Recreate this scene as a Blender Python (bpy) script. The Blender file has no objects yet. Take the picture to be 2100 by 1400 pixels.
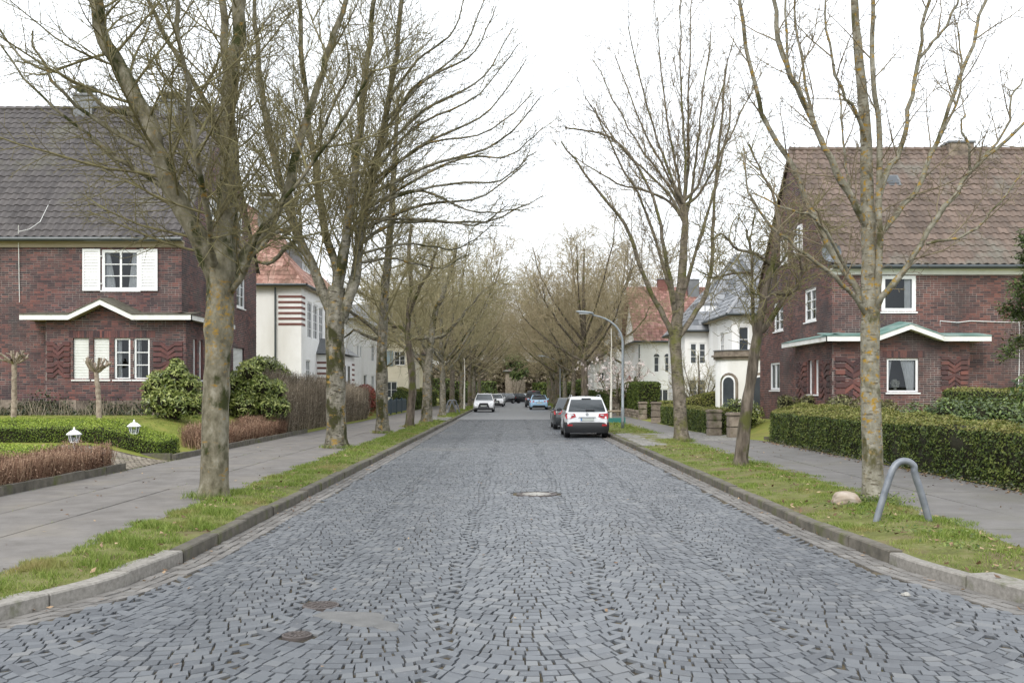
import bpy, bmesh, math, random
import numpy as np
from mathutils import Vector, Matrix

# ---------------------------------------------------------------- camera, sky, sun, exposure
SC = bpy.context.scene
COL = SC.collection
FPX, HC = 1954.0, 1.9                      # focal length in photo pixels, eye height

cam_d = bpy.data.cameras.new('camera')
cam = bpy.data.objects.new('camera', cam_d)
COL.objects.link(cam)
cam.location = (0, 0, HC)
cam.rotation_euler = (math.radians(90), 0, 0)
cam_d.sensor_width = 36.0
cam_d.lens = FPX / 2100 * 36
cam_d.shift_y = 100 / 2100
cam_d.clip_start = 0.1
cam_d.clip_end = 3000
SC.camera = cam

SUN_EL, SUN_AZ = 44.0, 205.0               # soft sun behind the camera
W = bpy.data.worlds.new('World')
SC.world = W
W.use_nodes = True
wn, wl = W.node_tree.nodes, W.node_tree.links
wn.clear()
w_out = wn.new('ShaderNodeOutputWorld')
w_bg = wn.new('ShaderNodeBackground')
w_sky = wn.new('ShaderNodeTexSky')
w_sky.sky_type = 'NISHITA'
w_sky.sun_disc = False
w_sky.sun_elevation = math.radians(SUN_EL)
w_sky.sun_rotation = math.radians(SUN_AZ)
w_sky.air_density = 1.0
w_sky.dust_density = 4.0
w_mix = wn.new('ShaderNodeMix')            # closed cloud deck over the clear sky
w_mix.data_type = 'RGBA'
w_mix.inputs[0].default_value = 0.93
w_mix.inputs[7].default_value = (9.9, 10.35, 10.9, 1)
wl.new(w_sky.outputs[0], w_mix.inputs[6])
wl.new(w_mix.outputs[2], w_bg.inputs['Color'])
w_bg.inputs['Strength'].default_value = 0.105
wl.new(w_bg.outputs[0], w_out.inputs['Surface'])

sun_d = bpy.data.lights.new('sun', 'SUN')
sun = bpy.data.objects.new('sun', sun_d)
COL.objects.link(sun)
sun_d.energy = 1.5
sun_d.angle = math.radians(22)
sun_d.color = (1.0, 0.965, 0.92)
sun.rotation_euler = (math.radians(90 - SUN_EL), 0, math.radians(180 - SUN_AZ + 180))
# light travels from (sin az, cos az) side: aim it explicitly
_sd = Vector((math.sin(math.radians(SUN_AZ)) * math.cos(math.radians(SUN_EL)),
              math.cos(math.radians(SUN_AZ)) * math.cos(math.radians(SUN_EL)),
              math.sin(math.radians(SUN_EL))))
sun.rotation_euler = (-_sd).to_track_quat('-Z', 'Y').to_euler()
sun.location = (0, -20, 60)

vs = SC.view_settings
vs.view_transform = 'Standard'
vs.look = 'None'
vs.exposure = 0.74
vs.gamma = 1.0
vs.use_curve_mapping = False

# ---------------------------------------------------------------- small helpers
NR = np.random.default_rng(7)
RR = random.Random(11)


def at(u, v, D):
    """world point seen at photo pixel (u, v) at distance D down the street"""
    return ((u - 1050) * D / FPX, D, HC - (v - 800) * D / FPX)


def smooth(x, a, b):
    t = np.clip((x - a) / (b - a), 0, 1)
    return t * t * (3 - 2 * t)


class MB:
    """collects shapes, then links them as ONE mesh object"""
    def __init__(self):
        self.v, self.f, self.n = [], {}, 0

    def add(self, verts, faces, mi=0):
        verts = np.asarray(verts, dtype=np.float64).reshape(-1, 3)
        if len(faces) and isinstance(faces, np.ndarray):
            self.f.setdefault((faces.shape[1], mi), []).append(faces + self.n)
        else:
            by = {}
            for f in faces:
                by.setdefault(len(f), []).append(f)
            for k, fs in by.items():
                self.f.setdefault((k, mi), []).append(np.array(fs) + self.n)
        self.v.append(verts)
        self.n += len(verts)

    def box(self, c, s, rz=0.0, mi=0):
        x, y, z = s[0] / 2, s[1] / 2, s[2] / 2
        p = np.array([(-x, -y, -z), (x, -y, -z), (x, y, -z), (-x, y, -z), (-x, -y, z), (x, -y, z), (x, y, z), (-x, y, z)])
        if rz:
            ca, sa = math.cos(rz), math.sin(rz)
            p = np.stack([p[:, 0] * ca - p[:, 1] * sa, p[:, 0] * sa + p[:, 1] * ca, p[:, 2]], 1)
        self.add(p + np.array(c), np.array([(0, 3, 2, 1), (4, 5, 6, 7), (0, 1, 5, 4), (1, 2, 6, 5), (2, 3, 7, 6), (3, 0, 4, 7)]), mi)

    def b2(self, a, b, mi=0):
        a, b = np.array(a, float), np.array(b, float)
        lo, hi = np.minimum(a, b), np.maximum(a, b)
        self.box((lo + hi) / 2, hi - lo, 0, mi)

    def quad(self, a, b, c, d, mi=0):
        self.add([a, b, c, d], np.array([(0, 1, 2, 3)]), mi)

    def poly(self, pts, mi=0):
        self.add(pts, [tuple(range(len(pts)))], mi)

    def prism(self, pts, off, mi=0):
        """polygon swept by the vector off"""
        n = len(pts)
        p = np.array(pts, float)
        q = p + np.array(off, float)
        fs = [tuple(range(n - 1, -1, -1)), tuple(range(n, 2 * n))] + [(i, (i + 1) % n, n + (i + 1) % n, n + i) for i in range(n)]
        self.add(np.vstack([p, q]), fs, mi)

    def tube(self, pts, rad, sides=8, mi=0, cap=True):
        pts = np.array(pts, float)
        if np.isscalar(rad):
            rad = np.full(len(pts), rad)
        v, f = tubes(pts[None], np.array(rad, float)[None], sides)
        self.add(v, f, mi)
        if cap:
            m = len(pts)
            self.f.setdefault((sides, mi), []).append(np.array([list(range(sides - 1, -1, -1)), list(range((m - 1) * sides, m * sides))]) + self.n - len(v))

    def lathe(self, prof, c=(0, 0, 0), sides=16, mi=0, axis='z'):
        a = np.linspace(0, 2 * math.pi, sides, endpoint=False)
        vs_ = []
        for r, z in prof:
            ring = np.stack([r * np.cos(a), r * np.sin(a), np.full(sides, z)], 1)
            vs_.append(ring)
        p = np.vstack(vs_)
        if axis == 'x':
            p = p[:, [2, 0, 1]]
        if axis == 'y':
            p = p[:, [0, 2, 1]] * np.array([1, 1, -1])
        n = len(prof)
        fs = [(i * sides + j, i * sides + (j + 1) % sides, (i + 1) * sides + (j + 1) % sides, (i + 1) * sides + j) for i in range(n - 1) for j in range(sides)]
        fs += [tuple(range(sides - 1, -1, -1)), tuple(range((n - 1) * sides, n * sides))]
        self.add(p + np.array(c), fs, mi)

    def mesh(self, name, mats, smooth_=False):
        me = bpy.data.meshes.new(name)
        V = np.vstack(self.v) if self.v else np.zeros((0, 3))
        me.vertices.add(len(V))
        me.vertices.foreach_set('co', V.astype(np.float32).ravel())
        loops, starts, mis, pos = [], [], [], 0
        for (k, mi), arrs in self.f.items():
            A = np.vstack(arrs)
            loops.append(A.ravel())
            starts.append(np.arange(len(A)) * k + pos)
            mis.append(np.full(len(A), mi))
            pos += A.size
        if loops:
            L = np.concatenate(loops)
            S = np.concatenate(starts)
            me.loops.add(len(L))
            me.loops.foreach_set('vertex_index', L.astype(np.int32))
            me.polygons.add(len(S))
            me.polygons.foreach_set('loop_start', S.astype(np.int32))
            me.polygons.foreach_set('material_index', np.concatenate(mis).astype(np.int32))
            me.polygons.foreach_set('use_smooth', np.full(len(S), bool(smooth_)))
        for m in (mats if isinstance(mats, (list, tuple)) else [mats]):
            me.materials.append(m)
        me.update(calc_edges=True)
        return me

    def build(self, name, mats, parent=None, smooth_=False, kind=None, auto=None):
        o = bpy.data.objects.new(name, self.mesh(name, mats, smooth_))
        COL.objects.link(o)
        if parent is not None:
            o.parent = parent
        if kind:
            o['kind'] = kind
        return o


def tubes(P, R, sides):
    """P (B,N,3) centre lines, R (B,N) radii -> verts, quads"""
    B, N, _ = P.shape
    T = np.gradient(P, axis=1)
    T /= np.linalg.norm(T, axis=2, keepdims=True) + 1e-9
    mean = P[:, -1] - P[:, 0]
    ref = np.where((np.abs(mean[:, 2]) > 0.8 * np.linalg.norm(mean, axis=1))[:, None], np.array([1.0, 0, 0]), np.array([0, 0, 1.0]))[:, None, :]
    S = np.cross(T, ref)
    S /= np.linalg.norm(S, axis=2, keepdims=True) + 1e-9
    U = np.cross(S, T)
    a = np.linspace(0, 2 * math.pi, sides, endpoint=False)
    V = P[:, :, None, :] + R[:, :, None, None] * (S[:, :, None, :] * np.cos(a)[None, None, :, None] + U[:, :, None, :] * np.sin(a)[None, None, :, None])
    idx = np.arange(B * N * sides).reshape(B, N, sides)
    nx = np.roll(idx, -1, axis=2)
    F = np.stack([idx[:, :-1], nx[:, :-1], nx[:, 1:], idx[:, 1:]], axis=-1).reshape(-1, 4)[:, ::-1]
    return V.reshape(-1, 3), F


def tag(o, label=None, cat=None, group=None, kind=None):
    if label:
        o['label'] = label
    if cat:
        o['category'] = cat
    if group:
        o['group'] = group
    if kind:
        o['kind'] = kind
    return o


def thing(name, label, cat, loc=(0, 0, 0), rz=0.0, group=None):
    o = bpy.data.objects.new(name, None)
    COL.objects.link(o)
    o.location = loc
    o.rotation_euler = (0, 0, rz)
    o.empty_display_size = 0.2
    return tag(o, label, cat, group)


def kids(o):
    return [c for c in bpy.data.objects if c.parent == o]


def copy_tree(o, parent=None):
    c = o.copy()
    COL.objects.link(c)
    if parent is not None:
        c.parent = parent
    for ch in list(o.children):
        copy_tree(ch, c)
    return c


def inst(name, me, parent, loc, rz=0.0, scale=None, rot=None):
    o = bpy.data.objects.new(name, me)
    COL.objects.link(o)
    o.parent = parent
    o.location = loc
    o.rotation_euler = rot if rot is not None else (0, 0, rz)
    if scale is not None:
        o.scale = scale
    return o


# ---------------------------------------------------------------- materials
def srgb(r, g, b):
    f = lambda c: (c / 255 / 12.92) if c <= 10 else ((c / 255 + 0.055) / 1.055) ** 2.4
    return (f(r), f(g), f(b))


def mat(name, stops, scale=3.0, rough=0.8, bump=0.0, bscale=40.0, isl=0.0, spec=0.3, stretch=(1, 1, 1), detail=6.0,
        patch=None, patch2=None, patch3=None, metal=0.0, coat=0.0, up=None, hue=0.0, bdist=0.01, rvar=0.0):
    """noise-coloured surface; isl = brightness spread per piece; patch = (colour, scale, lo, hi[, stretch]); up = (colour, amount)"""
    m = bpy.data.materials.new(name)
    m.use_nodes = True
    nt = m.node_tree
    N, L = nt.nodes, nt.links
    b = N['Principled BSDF']
    b.inputs['Roughness'].default_value = rough
    b.inputs['Specular IOR Level'].default_value = spec
    b.inputs['Metallic'].default_value = metal
    if coat:
        b.inputs['Coat Weight'].default_value = coat
        b.inputs['Coat Roughness'].default_value = 0.04
    geo = N.new('ShaderNodeNewGeometry')

    def vec(st):
        mp = N.new('ShaderNodeMapping')
        mp.inputs['Scale'].default_value = st
        L.new(geo.outputs['Position'], mp.inputs['Vector'])
        return mp.outputs[0]

    def noise(sc, st=(1, 1, 1), dt=detail, off=0.0):
        n = N.new('ShaderNodeTexNoise')
        n.inputs['Scale'].default_value = sc
        n.inputs['Detail'].default_value = dt
        n.inputs['Roughness'].default_value = 0.6
        L.new(vec(st), n.inputs['Vector'])
        return n.outputs['Fac']

    def ramp(src, sts):
        r = N.new('ShaderNodeValToRGB')
        e = r.color_ramp.elements
        while len(e) < len(sts):
            e.new(0.5)
        for k, (p, c) in enumerate(sts):
            e[k].position = p
            e[k].color = (*c, 1)
        L.new(src, r.inputs[0])
        return r.outputs[0]

    def mixc(fac, a, bb):
        x = N.new('ShaderNodeMix')
        x.data_type = 'RGBA'
        if isinstance(fac, float):
            x.inputs[0].default_value = fac
        else:
            L.new(fac, x.inputs[0])
        L.new(a, x.inputs[6])
        if isinstance(bb, tuple):
            x.inputs[7].default_value = (*bb, 1)
        else:
            L.new(bb, x.inputs[7])
        return x.outputs[2]

    def span(src, lo, hi):
        x = N.new('ShaderNodeMapRange')
        x.inputs[1].default_value = lo
        x.inputs[2].default_value = hi
        x.clamp = True
        L.new(src, x.inputs[0])
        return x.outputs[0]

    if len(stops) == 1:
        stops = [(0.3, tuple(c * 0.9 for c in stops[0])), (0.7, tuple(min(1, c * 1.1) for c in stops[0]))]
    elif not isinstance(stops[0][0], (int, float)) or len(stops[0]) == 3:
        n = len(stops)
        stops = [(0.3 + 0.4 * k / (n - 1), c) for k, c in enumerate(stops)]
    ri = None
    if isl or hue:
        oi = N.new('ShaderNodeObjectInfo')
        ad = N.new('ShaderNodeMath')
        ad.operation = 'ADD'
        L.new(geo.outputs['Random Per Island'], ad.inputs[0])
        L.new(oi.outputs['Random'], ad.inputs[1])
        fr = N.new('ShaderNodeMath')
        fr.operation = 'FRACT'
        L.new(ad.outputs[0], fr.inputs[0])
        ri = fr.outputs[0]
    base = noise(scale, stretch)
    if hue:                                    # the ramp is read partly by piece
        mx = N.new('ShaderNodeMath')
        mx.operation = 'MULTIPLY_ADD'
        s1 = span(ri, -1.0 / max(hue, .01) * .0, 1.0)
        L.new(s1, mx.inputs[0])
        mx.inputs[1].default_value = hue
        sc_ = N.new('ShaderNodeMath')
        sc_.operation = 'MULTIPLY_ADD'
        L.new(base, sc_.inputs[0])
        sc_.inputs[1].default_value = 1.0 - hue
        sc_.inputs[2].default_value = 0.0
        L.new(sc_.outputs[0], mx.inputs[2])
        base_f = mx.outputs[0]
    else:
        base_f = base
    c = ramp(base_f, stops)
    if isl:
        hs = N.new('ShaderNodeHueSaturation')
        L.new(c, hs.inputs['Color'])
        mr = N.new('ShaderNodeMapRange')
        mr.inputs[3].default_value = 1 - isl
        mr.inputs[4].default_value = 1 + isl
        L.new(ri, mr.inputs[0])
        L.new(mr.outputs[0], hs.inputs['Value'])
        c = hs.outputs[0]
    if up:
        sx = N.new('ShaderNodeSeparateXYZ')
        L.new(geo.outputs['Normal'], sx.inputs[0])
        a1 = span(sx.outputs[2], 0.0, 0.9)
        a2 = span(noise(6.0), 0.42, 0.62)
        mm = N.new('ShaderNodeMath')
        mm.operation = 'MULTIPLY'
        L.new(a1, mm.inputs[0])
        L.new(a2, mm.inputs[1])
        m2 = N.new('ShaderNodeMath')
        m2.operation = 'MULTIPLY'
        L.new(mm.outputs[0], m2.inputs[0])
        m2.inputs[1].default_value = up[1]
        c = mixc(m2.outputs[0], c, up[0])
    for p in (patch, patch2, patch3):
        if p:
            f = span(noise(p[1], p[4] if len(p) > 4 else (1, 1, 1), 8.0), p[2], p[3])
            if len(p) > 5:                       # height band (z0, z1, soft)
                sx = N.new('ShaderNodeSeparateXYZ')
                L.new(geo.outputs['Position'], sx.inputs[0])
                z0, z1, sf = p[5]
                g1 = span(sx.outputs[2], z0 - sf, z0)
                g2 = span(sx.outputs[2], z1 + sf, z1)
                mm = N.new('ShaderNodeMath')
                mm.operation = 'MULTIPLY'
                L.new(g1, mm.inputs[0])
                L.new(g2, mm.inputs[1])
                m3 = N.new('ShaderNodeMath')
                m3.operation = 'MULTIPLY'
                L.new(mm.outputs[0], m3.inputs[0])
                L.new(f, m3.inputs[1])
                f = m3.outputs[0]
            c = mixc(f, c, p[0])
    L.new(c, b.inputs['Base Color'])
    if rvar:
        mr = N.new('ShaderNodeMapRange')
        mr.inputs[1].default_value = 0.3
        mr.inputs[2].default_value = 0.7
        mr.inputs[3].default_value = max(0.02, rough - rvar)
        mr.inputs[4].default_value = min(1.0, rough + rvar)
        L.new(noise(scale * 2.3, stretch), mr.inputs[0])
        L.new(mr.outputs[0], b.inputs['Roughness'])
    if bump:
        bp = N.new('ShaderNodeBump')
        bp.inputs['Strength'].default_value = bump
        bp.inputs['Distance'].default_value = bdist
        L.new(noise(bscale, stretch, 5.0), bp.inputs['Height'])
        L.new(bp.outputs[0], b.inputs['Normal'])
    return m


def leafy(name, stops, rough=0.5, spec=0.35, trans=0.25, isl=0.25, patch=None):
    """leaf faces: colour by piece, some light through the blade"""
    m = mat(name, stops, scale=1.2, rough=rough, spec=spec, isl=isl, hue=0.45, detail=3.0, patch=patch)
    nt = m.node_tree
    N, L = nt.nodes, nt.links
    b = N['Principled BSDF']
    tr = N.new('ShaderNodeBsdfTranslucent')
    src = b.inputs['Base Color'].links[0].from_socket
    L.new(src, tr.inputs['Color'])
    mx = N.new('ShaderNodeMixShader')
    mx.inputs[0].default_value = trans
    L.new(b.outputs[0], mx.inputs[1])
    L.new(tr.outputs[0], mx.inputs[2])
    L.new(mx.outputs[0], N['Material Output'].inputs['Surface'])
    return m


def plain(name, c, rough=0.5, spec=0.4, metal=0.0, coat=0.0):
    return mat(name, [tuple(x * 0.94 for x in c), tuple(min(1, x * 1.05) for x in c)], scale=2.0, rough=rough, spec=spec, metal=metal, coat=coat)


def window_glass(name, tint=0.75):
    """glass you can partly see through, mirroring the sky"""
    m = bpy.data.materials.new(name)
    m.use_nodes = True
    nt = m.node_tree
    N, L = nt.nodes, nt.links
    N.remove(N['Principled BSDF'])
    tr = N.new('ShaderNodeBsdfTransparent')
    tr.inputs[0].default_value = (tint, tint * 1.02, tint * 1.03, 1)
    gl = N.new('ShaderNodeBsdfGlossy')
    gl.inputs['Roughness'].default_value = 0.03
    gl.inputs['Color'].default_value = (0.9, 0.95, 1, 1)
    fr = N.new('ShaderNodeFresnel')
    fr.inputs['IOR'].default_value = 1.48
    ns = N.new('ShaderNodeTexNoise')
    ns.inputs['Scale'].default_value = 1.5
    bp = N.new('ShaderNodeBump')
    bp.inputs['Strength'].default_value = 0.05
    L.new(ns.outputs['Fac'], bp.inputs['Height'])
    L.new(bp.outputs[0], gl.inputs['Normal'])
    mx = N.new('ShaderNodeMixShader')
    L.new(fr.outputs[0], mx.inputs[0])
    L.new(tr.outputs[0], mx.inputs[1])
    L.new(gl.outputs[0], mx.inputs[2])
    L.new(mx.outputs[0], N['Material Output'].inputs['Surface'])
    return m


M = {}
M['cobble'] = mat('basalt_setts', [(0.12, (.072, .078, .087)), (0.4, (.097, .105, .116)), (0.7, (.118, .126, .136)), (0.95, (.165, .165, .162))], scale=1.2, detail=3, rough=0.44, bump=0.3, bscale=110,
                  isl=0.05, spec=0.5, rvar=0.06, hue=0.62, bdist=0.002, patch=((.165, .158, .142), 0.22, .58, .8), patch2=((.20, .196, .19), 34.0, .61, .70))
M['joint'] = mat('joint_soil', [(0.3, (.022, .019, .015)), (0.48, (.05, .042, .03)), (0.58, (.10, .08, .05)), (0.75, (.055, .06, .02))], scale=2.2, rough=0.95, bump=0.6, bscale=60)
M['far_cobble'] = mat('far_setts', [(.135, .14, .148), (.175, .18, .188)], scale=7, rough=0.45, bump=0.35, bscale=9, spec=0.45, stretch=(1, 1, 1), bdist=0.02)
M['gutter'] = mat('gutter_setts', [(.125, .118, .11), (.20, .19, .177)], scale=2.5, rough=0.7, bump=0.5, bscale=50, isl=0.2, spec=0.3, bdist=0.004)
M['granite'] = mat('granite_kerb', [(.17, .158, .138), (.29, .272, .245)], scale=22, rough=0.8, bump=0.5, bscale=80, isl=0.08, patch=((.09, .10, .04), 3.0, .58, .75), bdist=0.004)
M['kerb_dark'] = mat('weathered_kerb', [(.07, .064, .052), (.15, .135, .11)], scale=6, rough=0.85, bump=0.5, bscale=60, isl=0.15, patch=((.09, .10, .03), 2.5, .52, .72), bdist=0.004)
M['slab'] = mat('paving_slab_stone', [(.125, .115, .105), (.155, .144, .133), (.19, .177, .165)], scale=2.4, rough=0.85, bump=0.4, bscale=90, isl=0.012, spec=0.25, patch=((.20, .18, .15), 0.7, .5, .8), patch2=((.12, .112, .10), 5.0, .60, .74), patch3=((.25, .24, .22), 60.0, .62, .70), bdist=0.003)
M['slab_r'] = mat('dark_pavement', [(.125, .118, .111), (.15, .143, .135), (.18, .17, .16)], scale=2.0, rough=0.85, bump=0.4, bscale=90, isl=0.012, spec=0.25, patch=((.12, .115, .09), 0.8, .5, .8), patch3=((.22, .21, .195), 60.0, .62, .70), bdist=0.003)
M['soil'] = mat('verge_soil', [(.07, .07, .02), (.115, .125, .03), (.17, .15, .07)], scale=3, rough=0.95, bump=0.6, bscale=30, patch=((.12, .085, .05), 1.3, .55, .68))
M['lawn'] = mat('lawn_turf', [(.13, .155, .026), (.18, .20, .036), (.23, .205, .05)], scale=2.2, rough=0.95, bump=0.7, bscale=40, patch=((.17, .15, .045), 0.5, .5, .72))
M['grass'] = leafy('grass_blades', [(0.2, (.085, .14, .016)), (0.48, (.16, .235, .034)), (0.7, (.24, .275, .075)), (0.9, (.34, .30, .14))], rough=0.6, trans=0.3, isl=0.2, patch=((.29, .245, .10), 0.9, .53, .68))
M['dead_leaf'] = leafy('dead_leaves', [(.11, .06, .03), (.21, .13, .075), (.33, .24, .15)], rough=0.7, trans=0.15, isl=0.3)
M['brick'] = mat('clinker_brick', [(0.18, (.040, .025, .031)), (0.42, (.078, .039, .041)), (0.6, (.118, .050, .047)), (0.85, (.175, .064, .052))], scale=1.1, rough=0.62, spec=0.35, isl=0.12, hue=0.55, bump=0.2, bscale=60, bdist=0.002, patch=((.042, .034, .036), 0.7, .53, .70, (1, 1, .3)))
M['brick_r'] = mat('red_clinker_brick', [(0.18, (.050, .031, .035)), (0.42, (.095, .048, .045)), (0.6, (.135, .060, .052)), (0.85, (.19, .074, .057))], scale=1.1, rough=0.65, spec=0.3, isl=0.12, hue=0.5, bump=0.2, bscale=60, bdist=0.002, patch=((.055, .042, .044), 0.35, .52, .64), patch2=((.048, .038, .038), 0.8, .55, .72, (1, 1, .3)))
M['mortar'] = mat('mortar_joint', [(0.32, (.09, .075, .072)), (0.5, (.22, .19, .175)), (0.68, (.42, .38, .35))], scale=0.8, rough=0.95)
M['relief'] = mat('relief_brick', [(.055, .033, .035), (.105, .046, .044), (.15, .058, .05)], scale=2.0, rough=0.65, isl=0.2, bump=0.3, bscale=30)
M['plinth'] = mat('plinth_stone', [(.07, .058, .05), (.18, .145, .115), (.28, .235, .19)], scale=3.5, rough=0.9, isl=0.35, bump=0.6, bscale=18)
M['sandstone'] = mat('pillar_sandstone', [(.12, .10, .08), (.23, .19, .15), (.30, .26, .21)], scale=3, rough=0.9, isl=0.2, bump=0.6, bscale=22, patch=((.07, .075, .03), 2.0, .55, .7))
M['tile_l'] = mat('grey_brown_pantile', [(0.25, (.050, .044, .043)), (0.5, (.072, .064, .062)), (0.8, (.10, .089, .084))], scale=0.8, rough=0.6, isl=0.08, hue=0.16, bump=0.3, bscale=25, spec=0.35, patch=((.11, .105, .075), 0.7, .55, .75))
M['tile_r'] = mat('brown_pantile', [(0.25, (.085, .063, .050)), (0.5, (.128, .094, .075)), (0.75, (.17, .124, .099)), (0.95, (.21, .138, .104))], scale=0.7, rough=0.65, isl=0.09, hue=0.25, bump=0.3, bscale=25, spec=0.3, patch=((.15, .145, .12), 0.5, .56, .72))
M['tile_orange'] = mat('orange_pantile', [(.20, .105, .078), (.28, .15, .115), (.32, .20, .16)], scale=0.9, rough=0.7, isl=0.18, hue=0.4, patch=((.16, .10, .07), 0.6, .5, .7))
M['tile_red'] = mat('red_pantile', [(.17, .088, .07), (.235, .12, .098), (.27, .155, .13)], scale=0.9, rough=0.7, isl=0.15, hue=0.4)
M['slate'] = mat('slate_tile', [(.10, .108, .12), (.17, .178, .19), (.23, .235, .245)], scale=0.9, rough=0.5, isl=0.2, hue=0.4, spec=0.4)
M['stucco'] = mat('white_stucco', [(.78, .775, .755), (.86, .855, .84)], scale=1.5, rough=0.9, bump=0.25, bscale=70, patch=((.60, .585, .53), 0.25, .5, .75, (1, 1, .3)), bdist=0.003)
M['cream'] = mat('cream_stucco', [(.74, .68, .54), (.82, .76, .62)], scale=1.2, rough=0.9, bump=0.25, bscale=70, bdist=0.003)
M['paint'] = mat('white_paint', [(.76, .765, .765), (.84, .845, .84)], scale=3, rough=0.4, spec=0.4)
M['paint_worn'] = mat('worn_white_paint', [(.66, .66, .63), (.80, .80, .78)], scale=2.0, rough=0.6, patch=((.45, .42, .36), 1.4, .62, .72))
M['soffit'] = mat('beige_soffit_board', [(.30, .25, .17), (.40, .34, .25)], scale=2, rough=0.7, stretch=(.3, 1, 4))
M['shutter_box'] = mat('roller_shutter_slat', [(.62, .63, .60), (.72, .73, .70)], scale=3, rough=0.55)
M['zinc'] = mat('zinc_sheet', [(.11, .115, .12), (.19, .195, .2)], scale=2, rough=0.45, spec=0.5, metal=0.4)
M['copper'] = mat('green_copper_sheet', [(.10, .18, .16), (.15, .255, .23), (.30, .36, .34)], scale=1.4, rough=0.6)
M['felt'] = mat('canopy_felt', [(.07, .065, .05), (.14, .13, .10)], scale=4, rough=0.95, bump=0.5, bscale=40)
M['gutter_metal'] = mat('dark_gutter', [(.035, .045, .048), (.06, .07, .075)], scale=2, rough=0.4, spec=0.5)
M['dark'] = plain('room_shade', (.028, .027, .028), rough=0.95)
M['glass'] = window_glass('window_glass')
M['far_glass'] = mat('far_window_glass', [(.03, .035, .04), (.07, .08, .09)], scale=0.5, rough=0.08, spec=0.6)
M['curtain'] = mat('net_curtain', [(.72, .73, .75), (.85, .85, .86)], scale=4, rough=0.9)
M['bloom_pot'] = plain('pale_flower', (.62, .62, .55), rough=0.8)
M['timber'] = mat('grey_timber', [(.20, .16, .11), (.32, .26, .19)], scale=3, rough=0.85, stretch=(1, 1, .2))
M['rubber'] = plain('black_rubber', (.018, .018, .019), rough=0.75)
M['black_plastic'] = plain('black_plastic', (.028, .029, .031), rough=0.5)
M['chrome'] = plain('bright_metal', (.55, .56, .58), rough=0.25, metal=0.9)
M['rim'] = plain('alloy_rim', (.32, .33, .34), rough=0.35, metal=0.7)
M['car_glass'] = plain('car_glass', (.035, .043, .048), rough=0.05, spec=0.9)
M['lamp_red'] = plain('red_lens', (.42, .022, .028), rough=0.15, spec=0.6)
M['lamp_clear'] = plain('clear_lens', (.55, .57, .6), rough=0.1, spec=0.7)
M['plate'] = plain('plate_white', (.50, .53, .50), rough=0.4)
M['plate_blue'] = plain('plate_blue', (.05, .18, .46), rough=0.4)
M['car_white'] = plain('white_car_paint', (.76, .77, .78), rough=0.25, spec=0.5, coat=0.6)
M['car_grey'] = plain('dark_grey_car_paint', (.045, .05, .053), rough=0.25, spec=0.5, coat=0.6)
M['car_black'] = plain('black_car_paint', (.022, .024, .027), rough=0.25, spec=0.5, coat=0.6)
M['car_blue'] = plain('light_blue_car_paint', (.34, .53, .73), rough=0.25, spec=0.5, coat=0.6)
M['car_silver'] = plain('silver_car_paint', (.24, .26, .28), rough=0.3, spec=0.5, metal=0.3, coat=0.5)
M['lamp_post'] = mat('lamp_post_grey', [(.22, .25, .27), (.29, .32, .34)], scale=3, rough=0.5, spec=0.4)
M['galv'] = mat('galvanised_tube', [(.14, .155, .18), (.23, .245, .265)], scale=7, rough=0.5, spec=0.5, metal=0.35, patch=((.11, .125, .135), 4.0, .55, .7))
M['boulder'] = mat('boulder_stone', [(.22, .165, .12), (.32, .265, .21), (.40, .35, .30)], scale=4, rough=0.85, bump=0.6, bscale=25, patch=((.22, .15, .10), 5.0, .56, .7))
M['iron'] = mat('cast_iron', [(.055, .045, .042), (.105, .088, .08)], scale=8, rough=0.6, spec=0.5, bump=0.4, bscale=60)
M['concrete'] = mat('pale_concrete', [(.26, .25, .225), (.36, .35, .32)], scale=7, rough=0.9, bump=0.4, bscale=70)
M['patch'] = mat('mortar_patch', [(.105, .105, .102), (.165, .163, .158)], scale=5, rough=0.9, bump=0.5, bscale=60)
M['fence_blue'] = plain('blue_grey_fence', (.035, .062, .085), rough=0.5)
M['teal'] = plain('teal_planter', (.03, .17, .15), rough=0.6)
M['whitewash'] = mat('whitewashed_bark', [(.55, .52, .45), (.68, .66, .6)], scale=6, rough=0.9)
M['shutter_blue'] = plain('blue_grey_shutter', (.30, .38, .42), rough=0.6)
M['brick_far'] = mat('striped_brick', [(.13, .058, .048), (.19, .085, .07)], scale=3, rough=0.8)
# bark
LEN = ((.05, .042, .03), 6.0, .555, .62, (1, 1, 3.2))
M['bark1'] = mat('mossy_smooth_bark', [(0.30, (.07, .061, .04)), (0.44, (.13, .116, .078)), (0.56, (.185, .167, .12)), (0.7, (.27, .25, .195))], scale=7.5, stretch=(1, 1, .6), detail=10, rough=0.9, bump=0.9, bscale=30, bdist=0.02,
                 patch=((.27, .165, .030), 11.0, .52, .64, (1, 1, 1.6), (2.62, 3.5, .3)), patch2=((.032, .036, .009), 2.6, .52, .60, (1, 1, .6)), patch3=((.24, .145, .035), 5.0, .60, .68, (1, 1, 2.2)), up=((.075, .08, .016), 0.95))
M['bark2'] = mat('grey_green_bark', [(0.30, (.07, .062, .046)), (0.44, (.13, .12, .09)), (0.56, (.19, .175, .14)), (0.7, (.27, .25, .21))], scale=7.5, stretch=(1, 1, .6), detail=10, rough=0.9, bump=0.9, bscale=30, bdist=0.02,
                 patch=((.036, .036, .011), 2.0, .53, .60, (1, 1, .5)), patch2=((.24, .155, .04), 4.0, .57, .65, (1, 1, 1.6)), patch3=LEN, up=((.07, .075, .016), 0.95))
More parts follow.
